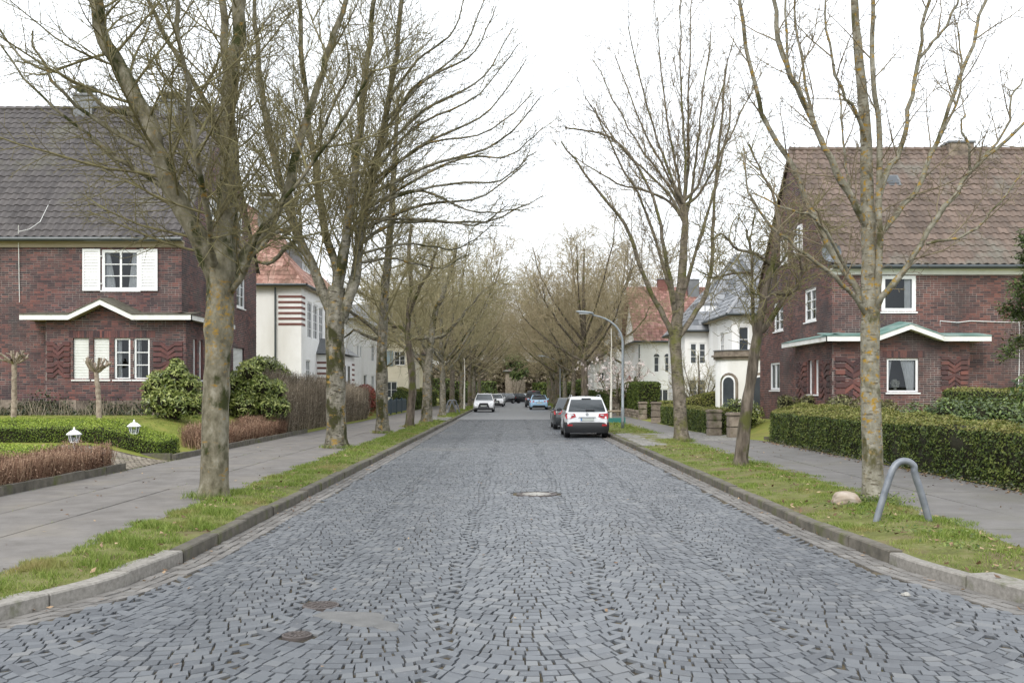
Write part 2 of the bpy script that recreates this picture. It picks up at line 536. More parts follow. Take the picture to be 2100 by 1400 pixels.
M['bark3'] = mat('pale_lichen_bark', [(0.30, (.12, .108, .078)), (0.45, (.185, .172, .130)), (0.56, (.245, .23, .182)), (0.7, (.33, .31, .26))], scale=9, stretch=(1, 1, .8), detail=10, rough=0.9, bump=0.8, bscale=36, bdist=0.015,
                 patch=((.30, .185, .028), 10.0, .54, .63, (1, 1, 1.3), (1.2, 9.5, .8)), patch2=((.075, .07, .03), 3.0, .56, .64, (1, 1, .6)), patch3=((.10, .085, .06), 7.0, .57, .62, (1, 1, 4.0)), up=((.10, .095, .02), 0.9))
M['bark4'] = mat('rough_brown_bark', [(0.3, (.04, .032, .024)), (0.5, (.11, .09, .07)), (0.7, (.21, .175, .14))], scale=9, stretch=(1, 1, .22), detail=9, rough=0.95, bump=1.0, bscale=30, bdist=0.03,
                 up=((.07, .075, .018), 0.9), patch=((.075, .078, .022), 1.8, .52, .62))
M['bark5'] = mat('plain_brown_bark', [(0.3, (.075, .062, .046)), (0.5, (.15, .127, .097)), (0.7, (.24, .205, .165))], scale=7, stretch=(1, 1, .6), detail=9, rough=0.95, bump=0.8, bscale=30, bdist=0.018, up=((.09, .09, .025), 0.9), patch=((.115, .115, .035), 1.6, .50, .64), patch2=LEN)
M['twig1'] = mat('olive_twigs', [(.095, .08, .042), (.165, .142, .074), (.23, .205, .108)], scale=2.2, rough=0.9, up=((.10, .105, .022), 0.75))
M['twig2'] = mat('brown_twigs', [(.12, .094, .066), (.20, .163, .108), (.26, .215, .15)], scale=2.0, rough=0.9, up=((.10, .095, .03), 0.5))
M['twig3'] = mat('warm_brown_twigs', [(.20, .162, .09), (.30, .25, .15), (.39, .335, .215)], scale=1.4, rough=0.9)
M['twig4'] = mat('mossy_green_twigs', [(.17, .15, .08), (.27, .24, .13), (.35, .31, .18)], scale=1.4, rough=0.9)
M['barberry'] = leafy('barberry_twigs', [(.12, .062, .042), (.235, .135, .088), (.36, .25, .17)], rough=0.8, trans=0.1, isl=0.3)
M['beech'] = leafy('bare_hedge_twigs', [(.14, .115, .082), (.23, .19, .138), (.33, .28, .215)], rough=0.85, trans=0.05, isl=0.3)
M['photinia'] = leafy('red_leaves', [(.16, .03, .024), (.27, .06, .04), (.2, .1, .06)], rough=0.4, trans=0.2, isl=0.3)
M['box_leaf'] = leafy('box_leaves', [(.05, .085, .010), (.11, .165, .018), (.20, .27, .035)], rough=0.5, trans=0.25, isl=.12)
M['box_top'] = leafy('lit_box_top', [(.13, .20, .02), (.24, .33, .035), (.36, .43, .07)], rough=0.5, trans=0.25, isl=.1)  # bright twin of the darker box_leaf, light on the top put into colour
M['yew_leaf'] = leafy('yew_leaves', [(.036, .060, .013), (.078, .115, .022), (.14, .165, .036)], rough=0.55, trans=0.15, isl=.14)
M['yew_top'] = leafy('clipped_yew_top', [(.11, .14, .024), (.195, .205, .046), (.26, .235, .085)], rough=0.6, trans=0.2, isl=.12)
M['core'] = mat('leaf_gap_shade', [(.012, .014, .006), (.03, .026, .014)], scale=4, rough=1.0)  # near-black filling, stands in for shade seen through the leaf gaps
M['core_br'] = mat('stems_and_inner_shade', [(.03, .022, .016), (.06, .045, .03)], scale=4, rough=1.0)  # shrub stalks; as a hedge filling its dark colour stands in for shade
M['rhodo'] = leafy('rhododendron_leaves', [(.07, .11, .018), (.165, .21, .045), (.33, .36, .12)], rough=0.35, spec=0.5, trans=0.2)
M['rhodo2'] = leafy('pale_shrub_leaves', [(.045, .055, .014), (.12, .125, .04), (.20, .19, .085)], rough=0.45, spec=0.4, trans=0.2)
M['laurel'] = leafy('laurel_leaves', [(.03, .058, .012), (.08, .125, .026), (.16, .21, .06)], rough=0.28, spec=0.55, trans=0.2)
M['conifer'] = leafy('conifer_sprays', [(.028, .052, .014), (.07, .105, .028), (.12, .16, .045)], rough=0.6, trans=0.1)
M['cypress'] = leafy('bright_conifer_leaves', [(.03, .055, .008), (.075, .11, .016), (.12, .15, .03)], rough=0.6, trans=0.2)
M['ivy'] = leafy('ivy_leaves', [(.014, .022, .009), (.035, .05, .018), (.09, .085, .045)], rough=0.4, trans=0.15)
M['weed'] = leafy('weed_leaves', [(.06, .10, .02), (.12, .17, .035), (.19, .23, .06)], rough=0.5, trans=0.25, isl=.15)
M['blossom'] = leafy('magnolia_blossom', [(.62, .50, .48), (.76, .68, .65), (.82, .79, .76)], rough=0.6, trans=0.3, isl=0.12)

# ---------------------------------------------------------------- ground, road, kerbs, verges, pavements
KLD = [5.0, 5.6, 6.1, 6.8, 7.8, 9.0, 10.5, 160.0]
KLX = [-16, -9.0, -7.0, -5.4, -4.28, -3.82, -3.65, -3.6]
KRD = [5.0, 5.7, 6.2, 7.0, 8.2, 10.0, 13.0, 38, 93, 160]
KRX = [16, 9.2, 7.2, 5.7, 4.62, 4.2, 4.03, 3.95, 3.62, 3.5]


def KL(D): return np.interp(D, KLD, KLX)
def KR(D): return np.interp(D, KRD, KRX)
def wig(D, p): return 0.07 * np.sin(D * 1.9 + p) + 0.05 * np.sin(D * 4.7 + 2 * p) + 0.03 * np.sin(D * 11.3 + p)
def VL(D): return np.minimum(-4.98 + wig(D, 0.5), KL(D) - 1.1)
def VR(D): return np.maximum(np.interp(D, [11, 15, 22, 40], [5.95, 6.2, 6.3, 6.2]) + wig(D, 2.0), KR(D) + 1.6)


SWL, SWR = -8.62, 8.95                       # garden edges of the two pavements


def SWRf(D): return np.interp(D, [33.4, 36.5, 60, 80], [8.95, 7.85, 7.75, 8.3])


def gz(x, D):
    """height of the ground, gardens rise towards the houses"""
    x = np.asarray(x, float)
    D = np.asarray(D, float)
    l = 0.92 * smooth(D, 18, 32) * smooth(-x, 8.7, 11.0) * (1 - 0.5 * smooth(D, 44, 60))
    r = 0.55 * smooth(x, 9.0, 11.5) * smooth(D, 16, 30)
    return 0.125 + np.where(x < 0, l, r)


def noise2(x, y, s=1.0, p=0.0):
    x, y = x * s, y * s
    return (np.sin(x * 1.7 + 1.3 * np.sin(y * 1.1 + p) + p) + np.sin(y * 2.1 + 1.7 * np.sin(x * .9 + 2 * p)) + 0.6 * np.sin(3.7 * x + 2.9 * y + p)) / 2.6


b = MB()
b.b2((-700, -500, -0.6), (700, 1500, -0.12))
tag(b.build('ground', M['lawn']), kind='structure')

# road bed (the joints between the setts), beyond 74 m a plain sett surface
road = MB()
Ds = np.concatenate([np.linspace(5.2, 13, 40), np.linspace(14, 62, 32)])
L_, R_ = KL(Ds), KR(Ds)
for i in range(len(Ds) - 1):
    road.quad((L_[i], Ds[i], -.016), (R_[i], Ds[i], -.016), (R_[i + 1], Ds[i + 1], -.016), (L_[i + 1], Ds[i + 1], -.016))
road.quad((-40, -30, -.016), (40, -30, -.016), (40, 5.2, -.016), (-40, 5.2, -.016))
road.quad((KL(62), 62, .004), (KR(62), 62, .004), (KR(146), 146, .006), (KL(146), 146, .006), 1)
road.quad((-60, 146, .006), (60, 146, .006), (60, 152, .006), (-60, 152, .006), 1)
ROAD = tag(road.build('road', [M['joint'], M['far_cobble']]), kind='structure')


def sett_blocks(C, top, inset, depth, rng):
    """C (n,4,2) outlines -> verts (n,8,3) chamfered blocks"""
    n = len(C)
    cen = C.mean(1, keepdims=True)
    d = C - cen
    ln = np.linalg.norm(d, axis=2, keepdims=True)
    T = cen + d * (1 - inset / np.maximum(ln, .02))
    tilt = rng.normal(0, .010, (n, 1, 2))
    zt = top[:, None] + (tilt * (T - cen)).sum(2)
    zb = np.broadcast_to((top - depth)[:, None], (n, 4))
    return np.concatenate([np.concatenate([C, zb[..., None]], 2), np.concatenate([T, zt[..., None]], 2)], 1)


SETT_F = np.array([(4, 5, 6, 7), (0, 1, 5, 4), (1, 2, 6, 5), (2, 3, 7, 6), (3, 0, 4, 7)])
COVERS = [(-1.69, 8.42, .185), (-1.67, 7.40, .135), (0.45, 17.45, .46)]


def stag(xb, r):
    """stones of neighbouring arcs tooth into each other"""
    return .055 * (1 if r % 2 else -1) + .03 * math.sin(r * 12.9 + xb * 7.3)


def lane_setts(x0, w, D0, D1, rng, sag, phase):
    rows = np.arange(int((D0 - sag) / .122) - 2, int((D1 + sag) / .122) + 2)
    out = []
    for r in rows:
        k = max(6, int(round(w / .117)) + rng.integers(-1, 2))
        br = np.linspace(0, 1, k + 1) + np.concatenate([[stag(x0, r) / w], rng.normal(0, .14 / k, k - 1), [stag(x0 + w, r) / w]])
        s0, s1 = br[:-1], br[1:]
        y0, y1 = r * .122, (r + 1) * .122
        q = np.stack([np.stack([s0, np.full(k, y0)], 1), np.stack([s1, np.full(k, y0)], 1), np.stack([s1, np.full(k, y1)], 1), np.stack([s0, np.full(k, y1)], 1)], 1)
        out.append(q)
    q = np.concatenate(out)
    c = q.mean(1, keepdims=True)
    gap = np.array([.0038 / w, .0036]) * rng.uniform(.45, 1.6, (len(q), 1, 1))
    q = q - np.sign(q - c) * gap + rng.normal(0, 1, q.shape) * np.array([.0035 / w, .0035])
    s, y = q[..., 0], q[..., 1]
    rt = y / .122 - np.floor(c[..., 1] / .122)          # 0 at the foot of the row, 1 at its head
    X0 = x0 + s * w - .6 * sag * 4 * (2 * s - 1) * (1 - (2 * s - 1) ** 4) / w * (rt - .5) * .122
    X = X0 + .035 * np.sin(y * 1.3 + X0 * .8) + .02 * np.sin(y * 3.1 + X0 * 2.0)
    Y = y + sag * (2 * s - 1) ** 2 + .03 * np.sin(X0 * 2.3 + y * .7) + .015 * np.sin(X0 * 5 + y * 2)
    return np.stack([X, Y], 2)


rng = np.random.default_rng(3)
allC = []
for k in range(-3, 8):
    far = 63 if 0 <= k < 5 else 11.5
    x0 = -3.36 + k * 1.4
    allC.append(lane_setts(x0, 1.4, 4.9, far, rng, .32, k * 1.7))
C = np.concatenate(allC)
cx, cy = C[:, :, 0].mean(1), C[:, :, 1].mean(1)
keep = (cy > 5.0) & (cy < 62.2) & (C[:, :, 0].min(1) > KL(cy) + .34) & (C[:, :, 0].max(1) < KR(cy) - .34)
for (mx, my, mr) in COVERS:
    keep &= np.hypot(cx - mx, cy - my) > mr + .015
C = C[keep]
# straight channel rows along both kerbs
gut = []
for side, K in ((1, KL), (-1, KR)):
    for row in range(3):
        D = 6.0
        while D < 62:
            ln = rng.uniform(.15, .24)
            e = 0.006
            o0, o1 = .012 + row * .117 + e, .012 + (row + 1) * .117 - e
            pts = []
            for (dd, oo) in ((D + e, o0), (D + e, o1), (D + ln - e, o1), (D + ln - e, o0)):
                slope = (K(dd + .05) - K(dd - .05)) / .1
                nrm = math.hypot(1, slope)
                pts.append((K(dd) + side * oo / 1.0 * nrm ** .5, dd))
            if side < 0:
                pts = pts[::-1]
            gut.append(pts[::-1] if side > 0 else pts[::-1])
            D += ln
G = np.array(gut)
ar = 0.5 * ((G[:, 2, 0] - G[:, 0, 0]) * (G[:, 3, 1] - G[:, 1, 1]) - (G[:, 3, 0] - G[:, 1, 0]) * (G[:, 2, 1] - G[:, 0, 1]))
G[ar < 0] = G[ar < 0][:, ::-1]
G = G + rng.normal(0, .004, G.shape)


def lay(C, top, name, m, nparts, part_name, inset=.007):
    V = sett_blocks(C, top, inset, .034, rng)
    cyy = C[:, :, 1].mean(1)
    cxx = C[:, :, 0].mean(1)
    seen = (np.abs(cxx) < cyy * 1050 / FPX + .1) & (cyy > 6.15)
    order = np.argsort(np.where(seen, cyy, 1e6))
    near = order[:nparts]
    rest = np.setdiff1d(np.arange(len(C)), near)
    mb = MB()
    mb.add(V[rest].reshape(-1, 3), (SETT_F[None] + (np.arange(len(rest)) * 8)[:, None, None]).reshape(-1, 4))
    mb.build(name, m, ROAD, kind='stuff')
    for i in near:
        p = MB()
        c = V[i].mean(0)
        p.add(V[i] - c, SETT_F)
        o = p.build(part_name, m, ROAD)
        o.location = c


lay(C, rng.normal(0.0025, .002, len(C)) + .005 * noise2(C[:, 0, 0], C[:, 0, 1], 1.1, 2), 'paved_setts', M['cobble'], 300, 'cobblestone')
lay(G, rng.normal(-.004, .003, len(G)), 'channel_setts', M['gutter'], 150, 'channel_stone')

# iron covers and a mended spot in the paving
def cover(loc, r, label, centre=None):
    t = thing('manhole_cover', label, 'manhole cover', loc)
    a = MB()
    a.lathe([(r * 1.0, -.03), (r * 1.0, .006), (r * .88, .009), (r * .88, -.004), (.001, -.004)], sides=40)
    a.build('frame', M['iron'], t)
    a = MB()
    prof = [(r * .855, -.02), (r * .855, .004)]
    for q in np.linspace(.8, .1, 7):
        prof += [(r * (q + .04), .004), (r * (q + .03), .009), (r * q, .009), (r * (q - .01), .004)]
    if centre:
        prof = [(r * .855, -.02), (r * .855, .004), (r * .72, .004)]
    a.lathe(prof, sides=40)
    for k in range(12):
        an = k * math.pi / 6
        a.box((r * .6 * math.cos(an), r * .6 * math.sin(an), .007), (r * .4, .02, .012), an)
    a.build('lid', M['iron'], t)
    if centre:
        a = MB()
        a.lathe([(r * .72, -.02), (r * .72, .008), (r * .70, .011), (.001, .013)], sides=40)
        a.build('infill', M['concrete'], t)
    return t


cover((COVERS[0][0], COVERS[0][1], 0), .16, 'brown iron manhole cover with ring pattern beside a grey mortar patch')
cover((COVERS[1][0], COVERS[1][1], 0), .115, 'smallest iron valve cover nearest the viewer in the setts')
cover((COVERS[2][0], COVERS[2][1], 0), .37, 'large manhole cover with pale concrete centre in mid road', True)
a = MB()
ang = np.linspace(0, 2 * math.pi, 28, endpoint=False)
base = [at(640, 1258, 0), None]
out = [(640, 1262), (665, 1253), (720, 1254), (775, 1256), (790, 1262), (785, 1272), (800, 1275), (818, 1280), (812, 1291), (785, 1292), (765, 1284), (740, 1283), (700, 1276), (670, 1270)]
ring = [((u - 1050) * HC / (v - 800), FPX * HC / (v - 800)) for u, v in out]
cxm, cym = np.mean(ring, 0)
top = [(x, y, .004) for x, y in ring]
inn = [(cxm + (x - cxm) * .93, cym + (y - cym) * .9, .008) for x, y in ring]
low = [(cxm + (x - cxm) * 1.05, cym + (y - cym) * 1.08, -.006) for x, y in ring]
n = len(ring)
a.add(top + inn + low, [tuple(range(n, 2 * n))] + [(i, (i + 1) % n, n + (i + 1) % n, n + i) for i in range(n)] + [(2 * n + i, 2 * n + (i + 1) % n, (i + 1) % n, i) for i in range(n)])
o = a.build('mortar_patch', M['patch'], ROAD)

# kerbs, stone by stone
def kerb(side, K, split):
    base = MB()
    Dd = np.concatenate([np.linspace(5.3, 13, 60), np.linspace(13.2, 146, 200)])
    P = np.stack([K(Dd), Dd], 1)
    s = np.concatenate([[0], np.cumsum(np.linalg.norm(np.diff(P, axis=0), axis=1))])
    root = thing('kerb', None, None)
    root['kind'] = 'structure'
    far = MB()
    pos = 0.2
    while pos < s[-1] - 1.2:
        ln = RR.uniform(1.0, 1.45)
        ss = np.linspace(pos + .010, pos + ln - .010, 5)
        X = np.interp(ss, s, P[:, 0])
        Y = np.interp(ss, s, P[:, 1])
        tx, ty = np.gradient(X), np.gradient(Y)
        l = np.hypot(tx, ty)
        nx, ny = (-ty / l, tx / l) if side < 0 else (ty / l, -tx / l)
        near = Y[2] < split
        w = .30 if near else .16
        h = .125 + RR.uniform(-.014, .014)
        prof = [(0, -.06), (.004, h - .016), (.018, h), (w, h), (w, -.06)]
        jit = RR.uniform(-.012, .012)
        V = np.array([[(X[i] + nx[i] * (o + jit), Y[i] + ny[i] * (o + jit), z) for (o, z) in prof] for i in range(5)]).reshape(-1, 3)
        k = len(prof)
        F = [(i * k + j, i * k + (j + 1) % k, (i + 1) * k + (j + 1) % k, (i + 1) * k + j) for i in range(4) for j in range(k)]
        F = [f[::-1] for f in F] if side < 0 else F
        F += [tuple(range(k)) if side < 0 else tuple(range(k - 1, -1, -1)), tuple(range(4 * k + k - 1, 4 * k - 1, -1)) if side < 0 else tuple(range(4 * k, 5 * k))]
        m = M['granite'] if near else M['kerb_dark']
        if Y[2] < 70:
            q = MB()
            c = V.mean(0)
            q.add(V - c, F)
            o = q.build('kerb_stone', m, root)
            o.location = c
        else:
            far.add(V, F)
        pos += ln
    far.build('far_kerb_stones', M['kerb_dark'], root, kind='stuff')


kerb(-1, KL, 10.3)
kerb(1, KR, 10.6)


def strip(name, xa, xb, D0, D1, step, zf, m, nx=6, parent=None, kind='structure'):
    Dd = np.arange(D0, D1 + step * .5, step)
    A, B_ = xa(Dd), xb(Dd)
    t = np.linspace(0, 1, nx)
    X = A[:, None] + (B_ - A)[:, None] * t
    Y = np.broadcast_to(Dd[:, None], X.shape)
    Z = zf(X, Y, t[None, :])
    mb = MB()
    n = len(Dd)
    idx = np.arange(n * nx).reshape(n, nx)
    F = np.stack([idx[:-1, :-1], idx[:-1, 1:], idx[1:, 1:], idx[1:, :-1]], -1).reshape(-1, 4)
    if A[0] > B_[0]:
        F = F[:, ::-1]
    mb.add(np.stack([X, Y, Z], -1).reshape(-1, 3), F)
    return tag(mb.build(name, m, parent, smooth_=True), kind=kind)


vz = lambda p: (lambda X, Y, t: .112 + .05 * np.sin(math.pi * t) + .025 * noise2(X, Y, 2.1, p) * np.sin(math.pi * t))
strip('verge', lambda D: KL(D) - .14, VL, 5.6, 150, .35, vz(1), M['soil'], 8)
strip('verge', lambda D: KR(D) + .14, VR, 5.9, 150, .35, vz(2), M['soil'], 8)

# pavements: a bed, with the slabs laid on it one by one near the viewer
swl = strip('pavement', lambda D: VL(D) + .25, lambda D: 0 * D + SWL, 5, 150, 1.0, lambda X, Y, t: .085 + 0 * X, M['slab'])
swr = strip('pavement', lambda D: VR(D) - .25, SWRf, 5, 150, 1.0, lambda X, Y, t: .085 + 0 * X, M['slab_r'])


def slabs(par, cols, D0, D1, ln, m, seed):
    r = random.Random(seed)
    slab_me = {}
    far = MB()
    for (xa, xb) in cols:
        w = xb - xa
        D = D0 + r.uniform(0, .6)
        while D < D1:
            l = ln
            key = (round(w, 3), l)
            if key not in slab_me:
                q = MB()
                g = .006
                x, y = w / 2 - g, l / 2 - g * .4
                q.add([(-x, -y, -.03), (x, -y, -.03), (x, y, -.03), (-x, y, -.03), (-x + .006, -y + .006, 0), (x - .006, -y + .006, 0), (x - .006, y - .006, 0), (-x + .006, y - .006, 0)], SETT_F)
                slab_me[key] = q.mesh('paving_slab', m)
            o = inst('paving_slab', slab_me[key], par, ((xa + xb) / 2, D + l / 2, .122 + r.uniform(-.002, .002)), rot=(r.gauss(0, .0012), r.gauss(0, .002), r.gauss(0, .001)))
            D += l


slabs(swl, [(-6.18, -4.7), (-7.38, -6.18), (-8.6, -7.38)], 6.0, 56, 3.7, M['slab'], 1)
slabs(swr, [(5.75, 7.1), (7.1, 8.9)], 7.0, 56, 4.6, M['slab_r'], 2)
strip('pavement', lambda D: 0 * D - 4.8, lambda D: 0 * D + SWL, 56.6, 150, 4, lambda X, Y, t: .118 + 0 * X, M['slab'])
strip('pavement', lambda D: 0 * D + 5.95, SWRf, 57.2, 150, 4, lambda X, Y, t: .118 + 0 * X, M['slab_r'])

# small paved crossings over the verges (setts)
def crossing(x0, x1, D0, D1, z, m, par, size=.12, rot=0.0):
    nx_, ny_ = int((x1 - x0) / size), int((D1 - D0) / size)
    out = []
    for j in range(ny_):
        off = (j % 2) * .5 * size
        for i in range(nx_):
            xa = x0 + i * size + off
            out.append([(xa + .006, D0 + j * size + .006), (xa + size - .006, D0 + j * size + .006), (xa + size - .006, D0 + (j + 1) * size - .006), (xa + .006, D0 + (j + 1) * size - .006)])
    Cc = np.array(out) + rng.normal(0, .005, (len(out), 4, 2))
    V = sett_blocks(Cc, z + rng.normal(0, .003, len(Cc)), .012, .03, rng)
    V[:, :, 2] += (gz(V[:, :, 0], V[:, :, 1]) - .125) * (np.abs(V[:, :, 0]) > 8.6)
    mb = MB()
    mb.add(V.reshape(-1, 3), (SETT_F[None] + (np.arange(len(V)) * 8)[:, None, None]).reshape(-1, 4))
    return mb.build('crossing_setts', m, par, kind='stuff')


M['sett_light'] = mat('light_setts', [(.17, .165, .155), (.27, .26, .24)], scale=2.5, rough=.8, isl=.2, bump=.4, bscale=40, patch=((.13, .13, .05), 1.2, .56, .7))
M['sett_path'] = mat('path_setts', [(.15, .13, .10), (.27, .235, .19)], scale=2.5, rough=.85, isl=.2, bump=.4, bscale=40, patch=((.12, .13, .04), 1.2, .54, .7))
crossing(4.15, 6.35, 33.8, 38.6, .160, M['sett_light'], swr)
crossing(4.15, 5.0, 30.2, 33.75, .160, M['sett_light'], swr)
crossing(6.4, 8.5, 33.6, 40.2, .134, M['sett_light'], swr)
crossing(-5.1, -3.8, 55.6, 62.0, .160, M['sett_light'], swl)
# cobbled path into the left garden
pth = MB()
Dd = np.linspace(21.2, 24.2, 8)
Xx = np.linspace(-8.62, -12.5, 10)
XX, YY = np.meshgrid(Xx, Dd)
ix = np.arange(XX.size).reshape(XX.shape)
pth.add(np.stack([XX, YY, gz(XX, YY) + .006], -1).reshape(-1, 3), np.stack([ix[:-1, :-1], ix[:-1, 1:], ix[1:, 1:], ix[1:, :-1]], -1).reshape(-1, 4)[:, ::-1])
GP = tag(pth.build('garden_path', M['joint']), kind='structure')
crossing(-12.4, -8.62, 21.3, 24.1, .142, M['sett_path'], GP, .125)

# garden soil and lawns follow the rise to the houses
def lawn(xs):
    Dd = np.concatenate([np.arange(5, 60, .8), np.arange(60, 261, 5.0)])
    X, Y = np.meshgrid(np.array(xs), Dd)
    X = X.copy()
    if xs[0] > 0:
        X[:, 0] = SWRf(Dd)
    Z = gz(X, Y) + .012 * noise2(X, Y, 1.3) * (np.abs(X) > 9)
    idx = np.arange(X.size).reshape(X.shape)
    F = np.stack([idx[:-1, :-1], idx[:-1, 1:], idx[1:, 1:], idx[1:, :-1]], -1).reshape(-1, 4)
    if xs[0] > xs[-1]:
        F = F[:, ::-1]
    mb = MB()
    mb.add(np.stack([X, Y, Z], -1).reshape(-1, 3), F)
    return tag(mb.build('lawn', M['lawn'], smooth_=True), kind='structure')


lawn([SWL, -8.8, -9.2, -9.7, -10.4, -11, -12, -14, -17, -22, -30, -45, -80, -200])
lawn([SWR, 9.2, 9.7, 10.2, 11, 12, 14, 17, 22, 30, 45, 80, 200])
q = MB()
q.quad((KL(152), 152, .10), (KR(152), 152, .10), (60, 260, .4), (-60, 260, .4))
tag(q.build('lawn', M['lawn']), kind='structure')

# stone edging of the front gardens, block by block
def edging(segs, label, lo=.9):
    t = thing('garden_edging', label, 'edging')
    for (x0, y0, x1, y1) in segs:
        L0 = math.hypot(x1 - x0, y1 - y0)
        n = max(1, int(L0 / .95))
        an = math.atan2(y1 - y0, x1 - x0)
        for k in range(n):
            f = (k + .5) / n
            q = MB()
            q.box((0, 0, 0), (L0 / n - .012, .11, .30))
            o = q.build('edging_stone', M['kerb_dark'], t)
            o.location = (x0 + (x1 - x0) * f, y0 + (y1 - y0) * f, .12 + RR.uniform(-.01, .015))
            o.rotation_euler = (RR.gauss(0, .01), RR.gauss(0, .012), an + RR.gauss(0, .01))


edging([(-8.64, 12.0, -8.64, 21.2)], 'mossy stone edging in front of the nearest barberry hedge on left')
edging([(-8.64, 24.3, -8.64, 40.0), (-8.68, 24.3, -11.0, 25.2)], 'mossy stone edging along the left pavement beyond the cobbled path')
edging([(8.98, 33.95, 10.6, 33.95)], 'low stone edging at the far end of the long yew hedge')

# ---------------------------------------------------------------- grass, hedges, shrubs
def unit(v):
    return v / (np.linalg.norm(v, axis=-1, keepdims=True) + 1e-9)


def leaf_quads(P, Nn, L, Wd, rng, spread=.8, fold=0.0):
    n = len(P)
    nn = unit(Nn + rng.normal(0, spread, (n, 3)))
    t = unit(np.cross(nn, rng.normal(0, 1, (n, 3))))
    s = np.cross(nn, t)
    l = (L * rng.uniform(.7, 1.3, (n, 1))) / 2
    w = (Wd * rng.uniform(.7, 1.3, (n, 1))) / 2
    V = np.stack([P - t * l, P + s * w - nn * fold * w, P + t * l, P - s * w - nn * fold * w], 1)
    return V.reshape(-1, 3), np.arange(n * 4).reshape(n, 4)


def grass_blades(xs, ys, zs, h, w, rng, lean=.45):
    n = len(xs)
    P = np.stack([xs, ys, zs - .01], 1)
    a = rng.uniform(0, 2 * math.pi, n)
    d = np.stack([np.cos(a), np.sin(a), 0 * a], 1)
    H = (h * rng.uniform(.5, 1.3, n))[:, None]
    ln = rng.normal(0, lean, (n, 2))
    tip = P + np.concatenate([ln * H, H], 1)
    Wd = (w * rng.uniform(.7, 1.3, n))[:, None]
    V = np.stack([P - d * Wd, P + d * Wd, tip], 1)
    return V.reshape(-1, 3), np.arange(n * 3).reshape(n, 3)


def grass_field(name, xa, xb, zones, zf, seed, mask=None, label=None):
    rng = np.random.default_rng(seed)
    mb = MB()
    for (D0, D1, dens, h, w) in zones:
        D = rng.uniform(D0, D1, int((D1 - D0) * 3.2 * dens))
        t = rng.uniform(0, 1, len(D)) * 3.2
        A, B_ = np.minimum(xa(D), xb(D)), np.maximum(xa(D), xb(D))
        ok = t < (B_ - A)
        D, X = D[ok], (A + t)[ok]
        dn = noise2(X, D, 2.2, seed) * .5 + noise2(X, D, 6.0, seed + 1) * .35
        keep = rng.uniform(-.75, .75, len(D)) < dn * 1.5 + .12
        if mask is not None:
            keep &= mask(X, D)
        D, X, dn = D[keep], X[keep], dn[keep]
        tt = (X - np.minimum(xa(D), xb(D))) / np.maximum(np.abs(xb(D) - xa(D)), .01)
        tuft = .65 + 1.1 * np.clip(dn, -.35, 1)
        v, f = grass_blades(X, D, zf(X, D, tt), h * tuft, w, rng)
        mb.add(v, f)
    return tag(mb.build(name, M['grass'], kind='stuff'), label)


mk_l = lambda X, D: ~((D > 55.6) & (D < 62)) & ~((D > 78) & (D < 81))
mk_r = lambda X, D: ~((D > 33.7) & (D < 38.7)) & ~((X < 5.05) & (D > 30.1) & (D < 34))
grass_field('verge_grass', lambda D: KL(D) - .17, lambda D: VL(D) - .06, [(6.5, 14, 3800, .075, .005), (14, 24, 1500, .07, .0075), (24, 45, 650, .075, .013), (45, 145, 130, .09, .03)], vz(1), 5, mk_l)
grass_field('verge_grass', lambda D: KR(D) + .17, lambda D: VR(D) + .06, [(8, 16, 2900, .058, .005), (16, 26, 1200, .058, .0075), (26, 45, 520, .065, .013), (45, 145, 130, .09, .03)], vz(2), 6, mk_r)
# fallen leaves on the verges and in the gutters
lr = np.random.default_rng(21)
mb = MB()
for (xa, xb, D0, D1, n, zz) in ((KL, VL, 7, 30, 240, .15), (KR, VR, 8.5, 30, 420, .15)):
    D = lr.uniform(D0, D1, n * 3)
    t = lr.uniform(.05, .95, n * 3)
    X = xa(D) + (xb(D) - xa(D)) * t
    ok = noise2(X, D, 1.1, 4) > -.1
    X, D, t = X[ok][:n], D[ok][:n], t[ok][:n]
    zf = vz(1) if xa is KL else vz(2)
    v, f = leaf_quads(np.stack([X, D, zf(X, D, t) + .03 + lr.uniform(0, .012, len(X))], 1), np.tile([0, 0, 1.0], (len(X), 1)), .07, .045, lr, .35, .25)
    mb.add(v, f)
for K, s in ((KL, 1), (KR, -1)):
    D = lr.uniform(7, 40, 110)
    X = K(D) + s * np.abs(lr.normal(.06, .09, 110)) + s * .02
    v, f = leaf_quads(np.stack([X, D, np.full(110, .018)], 1), np.tile([0, 0, 1.0], (110, 1)), .055, .035, lr, .3, .25)
    mb.add(v, f)
D = lr.uniform(13.5, 33, 500)
X = 8.75 + lr.uniform(-.25, .35, 500)
v, f = leaf_quads(np.stack([X, D, np.full(500, .14)], 1), np.tile([0, 0, 1.0], (500, 1)), .07, .045, lr, .4, .25)
mb.add(v, f)
tag(mb.build('fallen_leaves', M['dead_leaf'], kind='stuff'))


def cube_surface(n, dims, rng, skip_bottom=True):
    """random points on the faces of a box [-1,1]^3, chosen by true area"""
    dx, dy, dz = dims
    ar = np.array([dy * dz, dy * dz, dx * dz, dx * dz, dx * dy])
    k = rng.choice(5, n, p=ar / ar.sum())
    p = rng.uniform(-1, 1, (n, 3))
    p[k == 0, 0] = -1
    p[k == 1, 0] = 1
    p[k == 2, 1] = -1
    p[k == 3, 1] = 1
    p[k == 4, 2] = 1
    return p


def squircle(p, pw):
    q = p.copy()
    q[:, 2] = np.maximum(q[:, 2], 0) if False else q[:, 2]
    e = (np.abs(p) ** pw).sum(1, keepdims=True) ** (1 / pw)
    return p / e


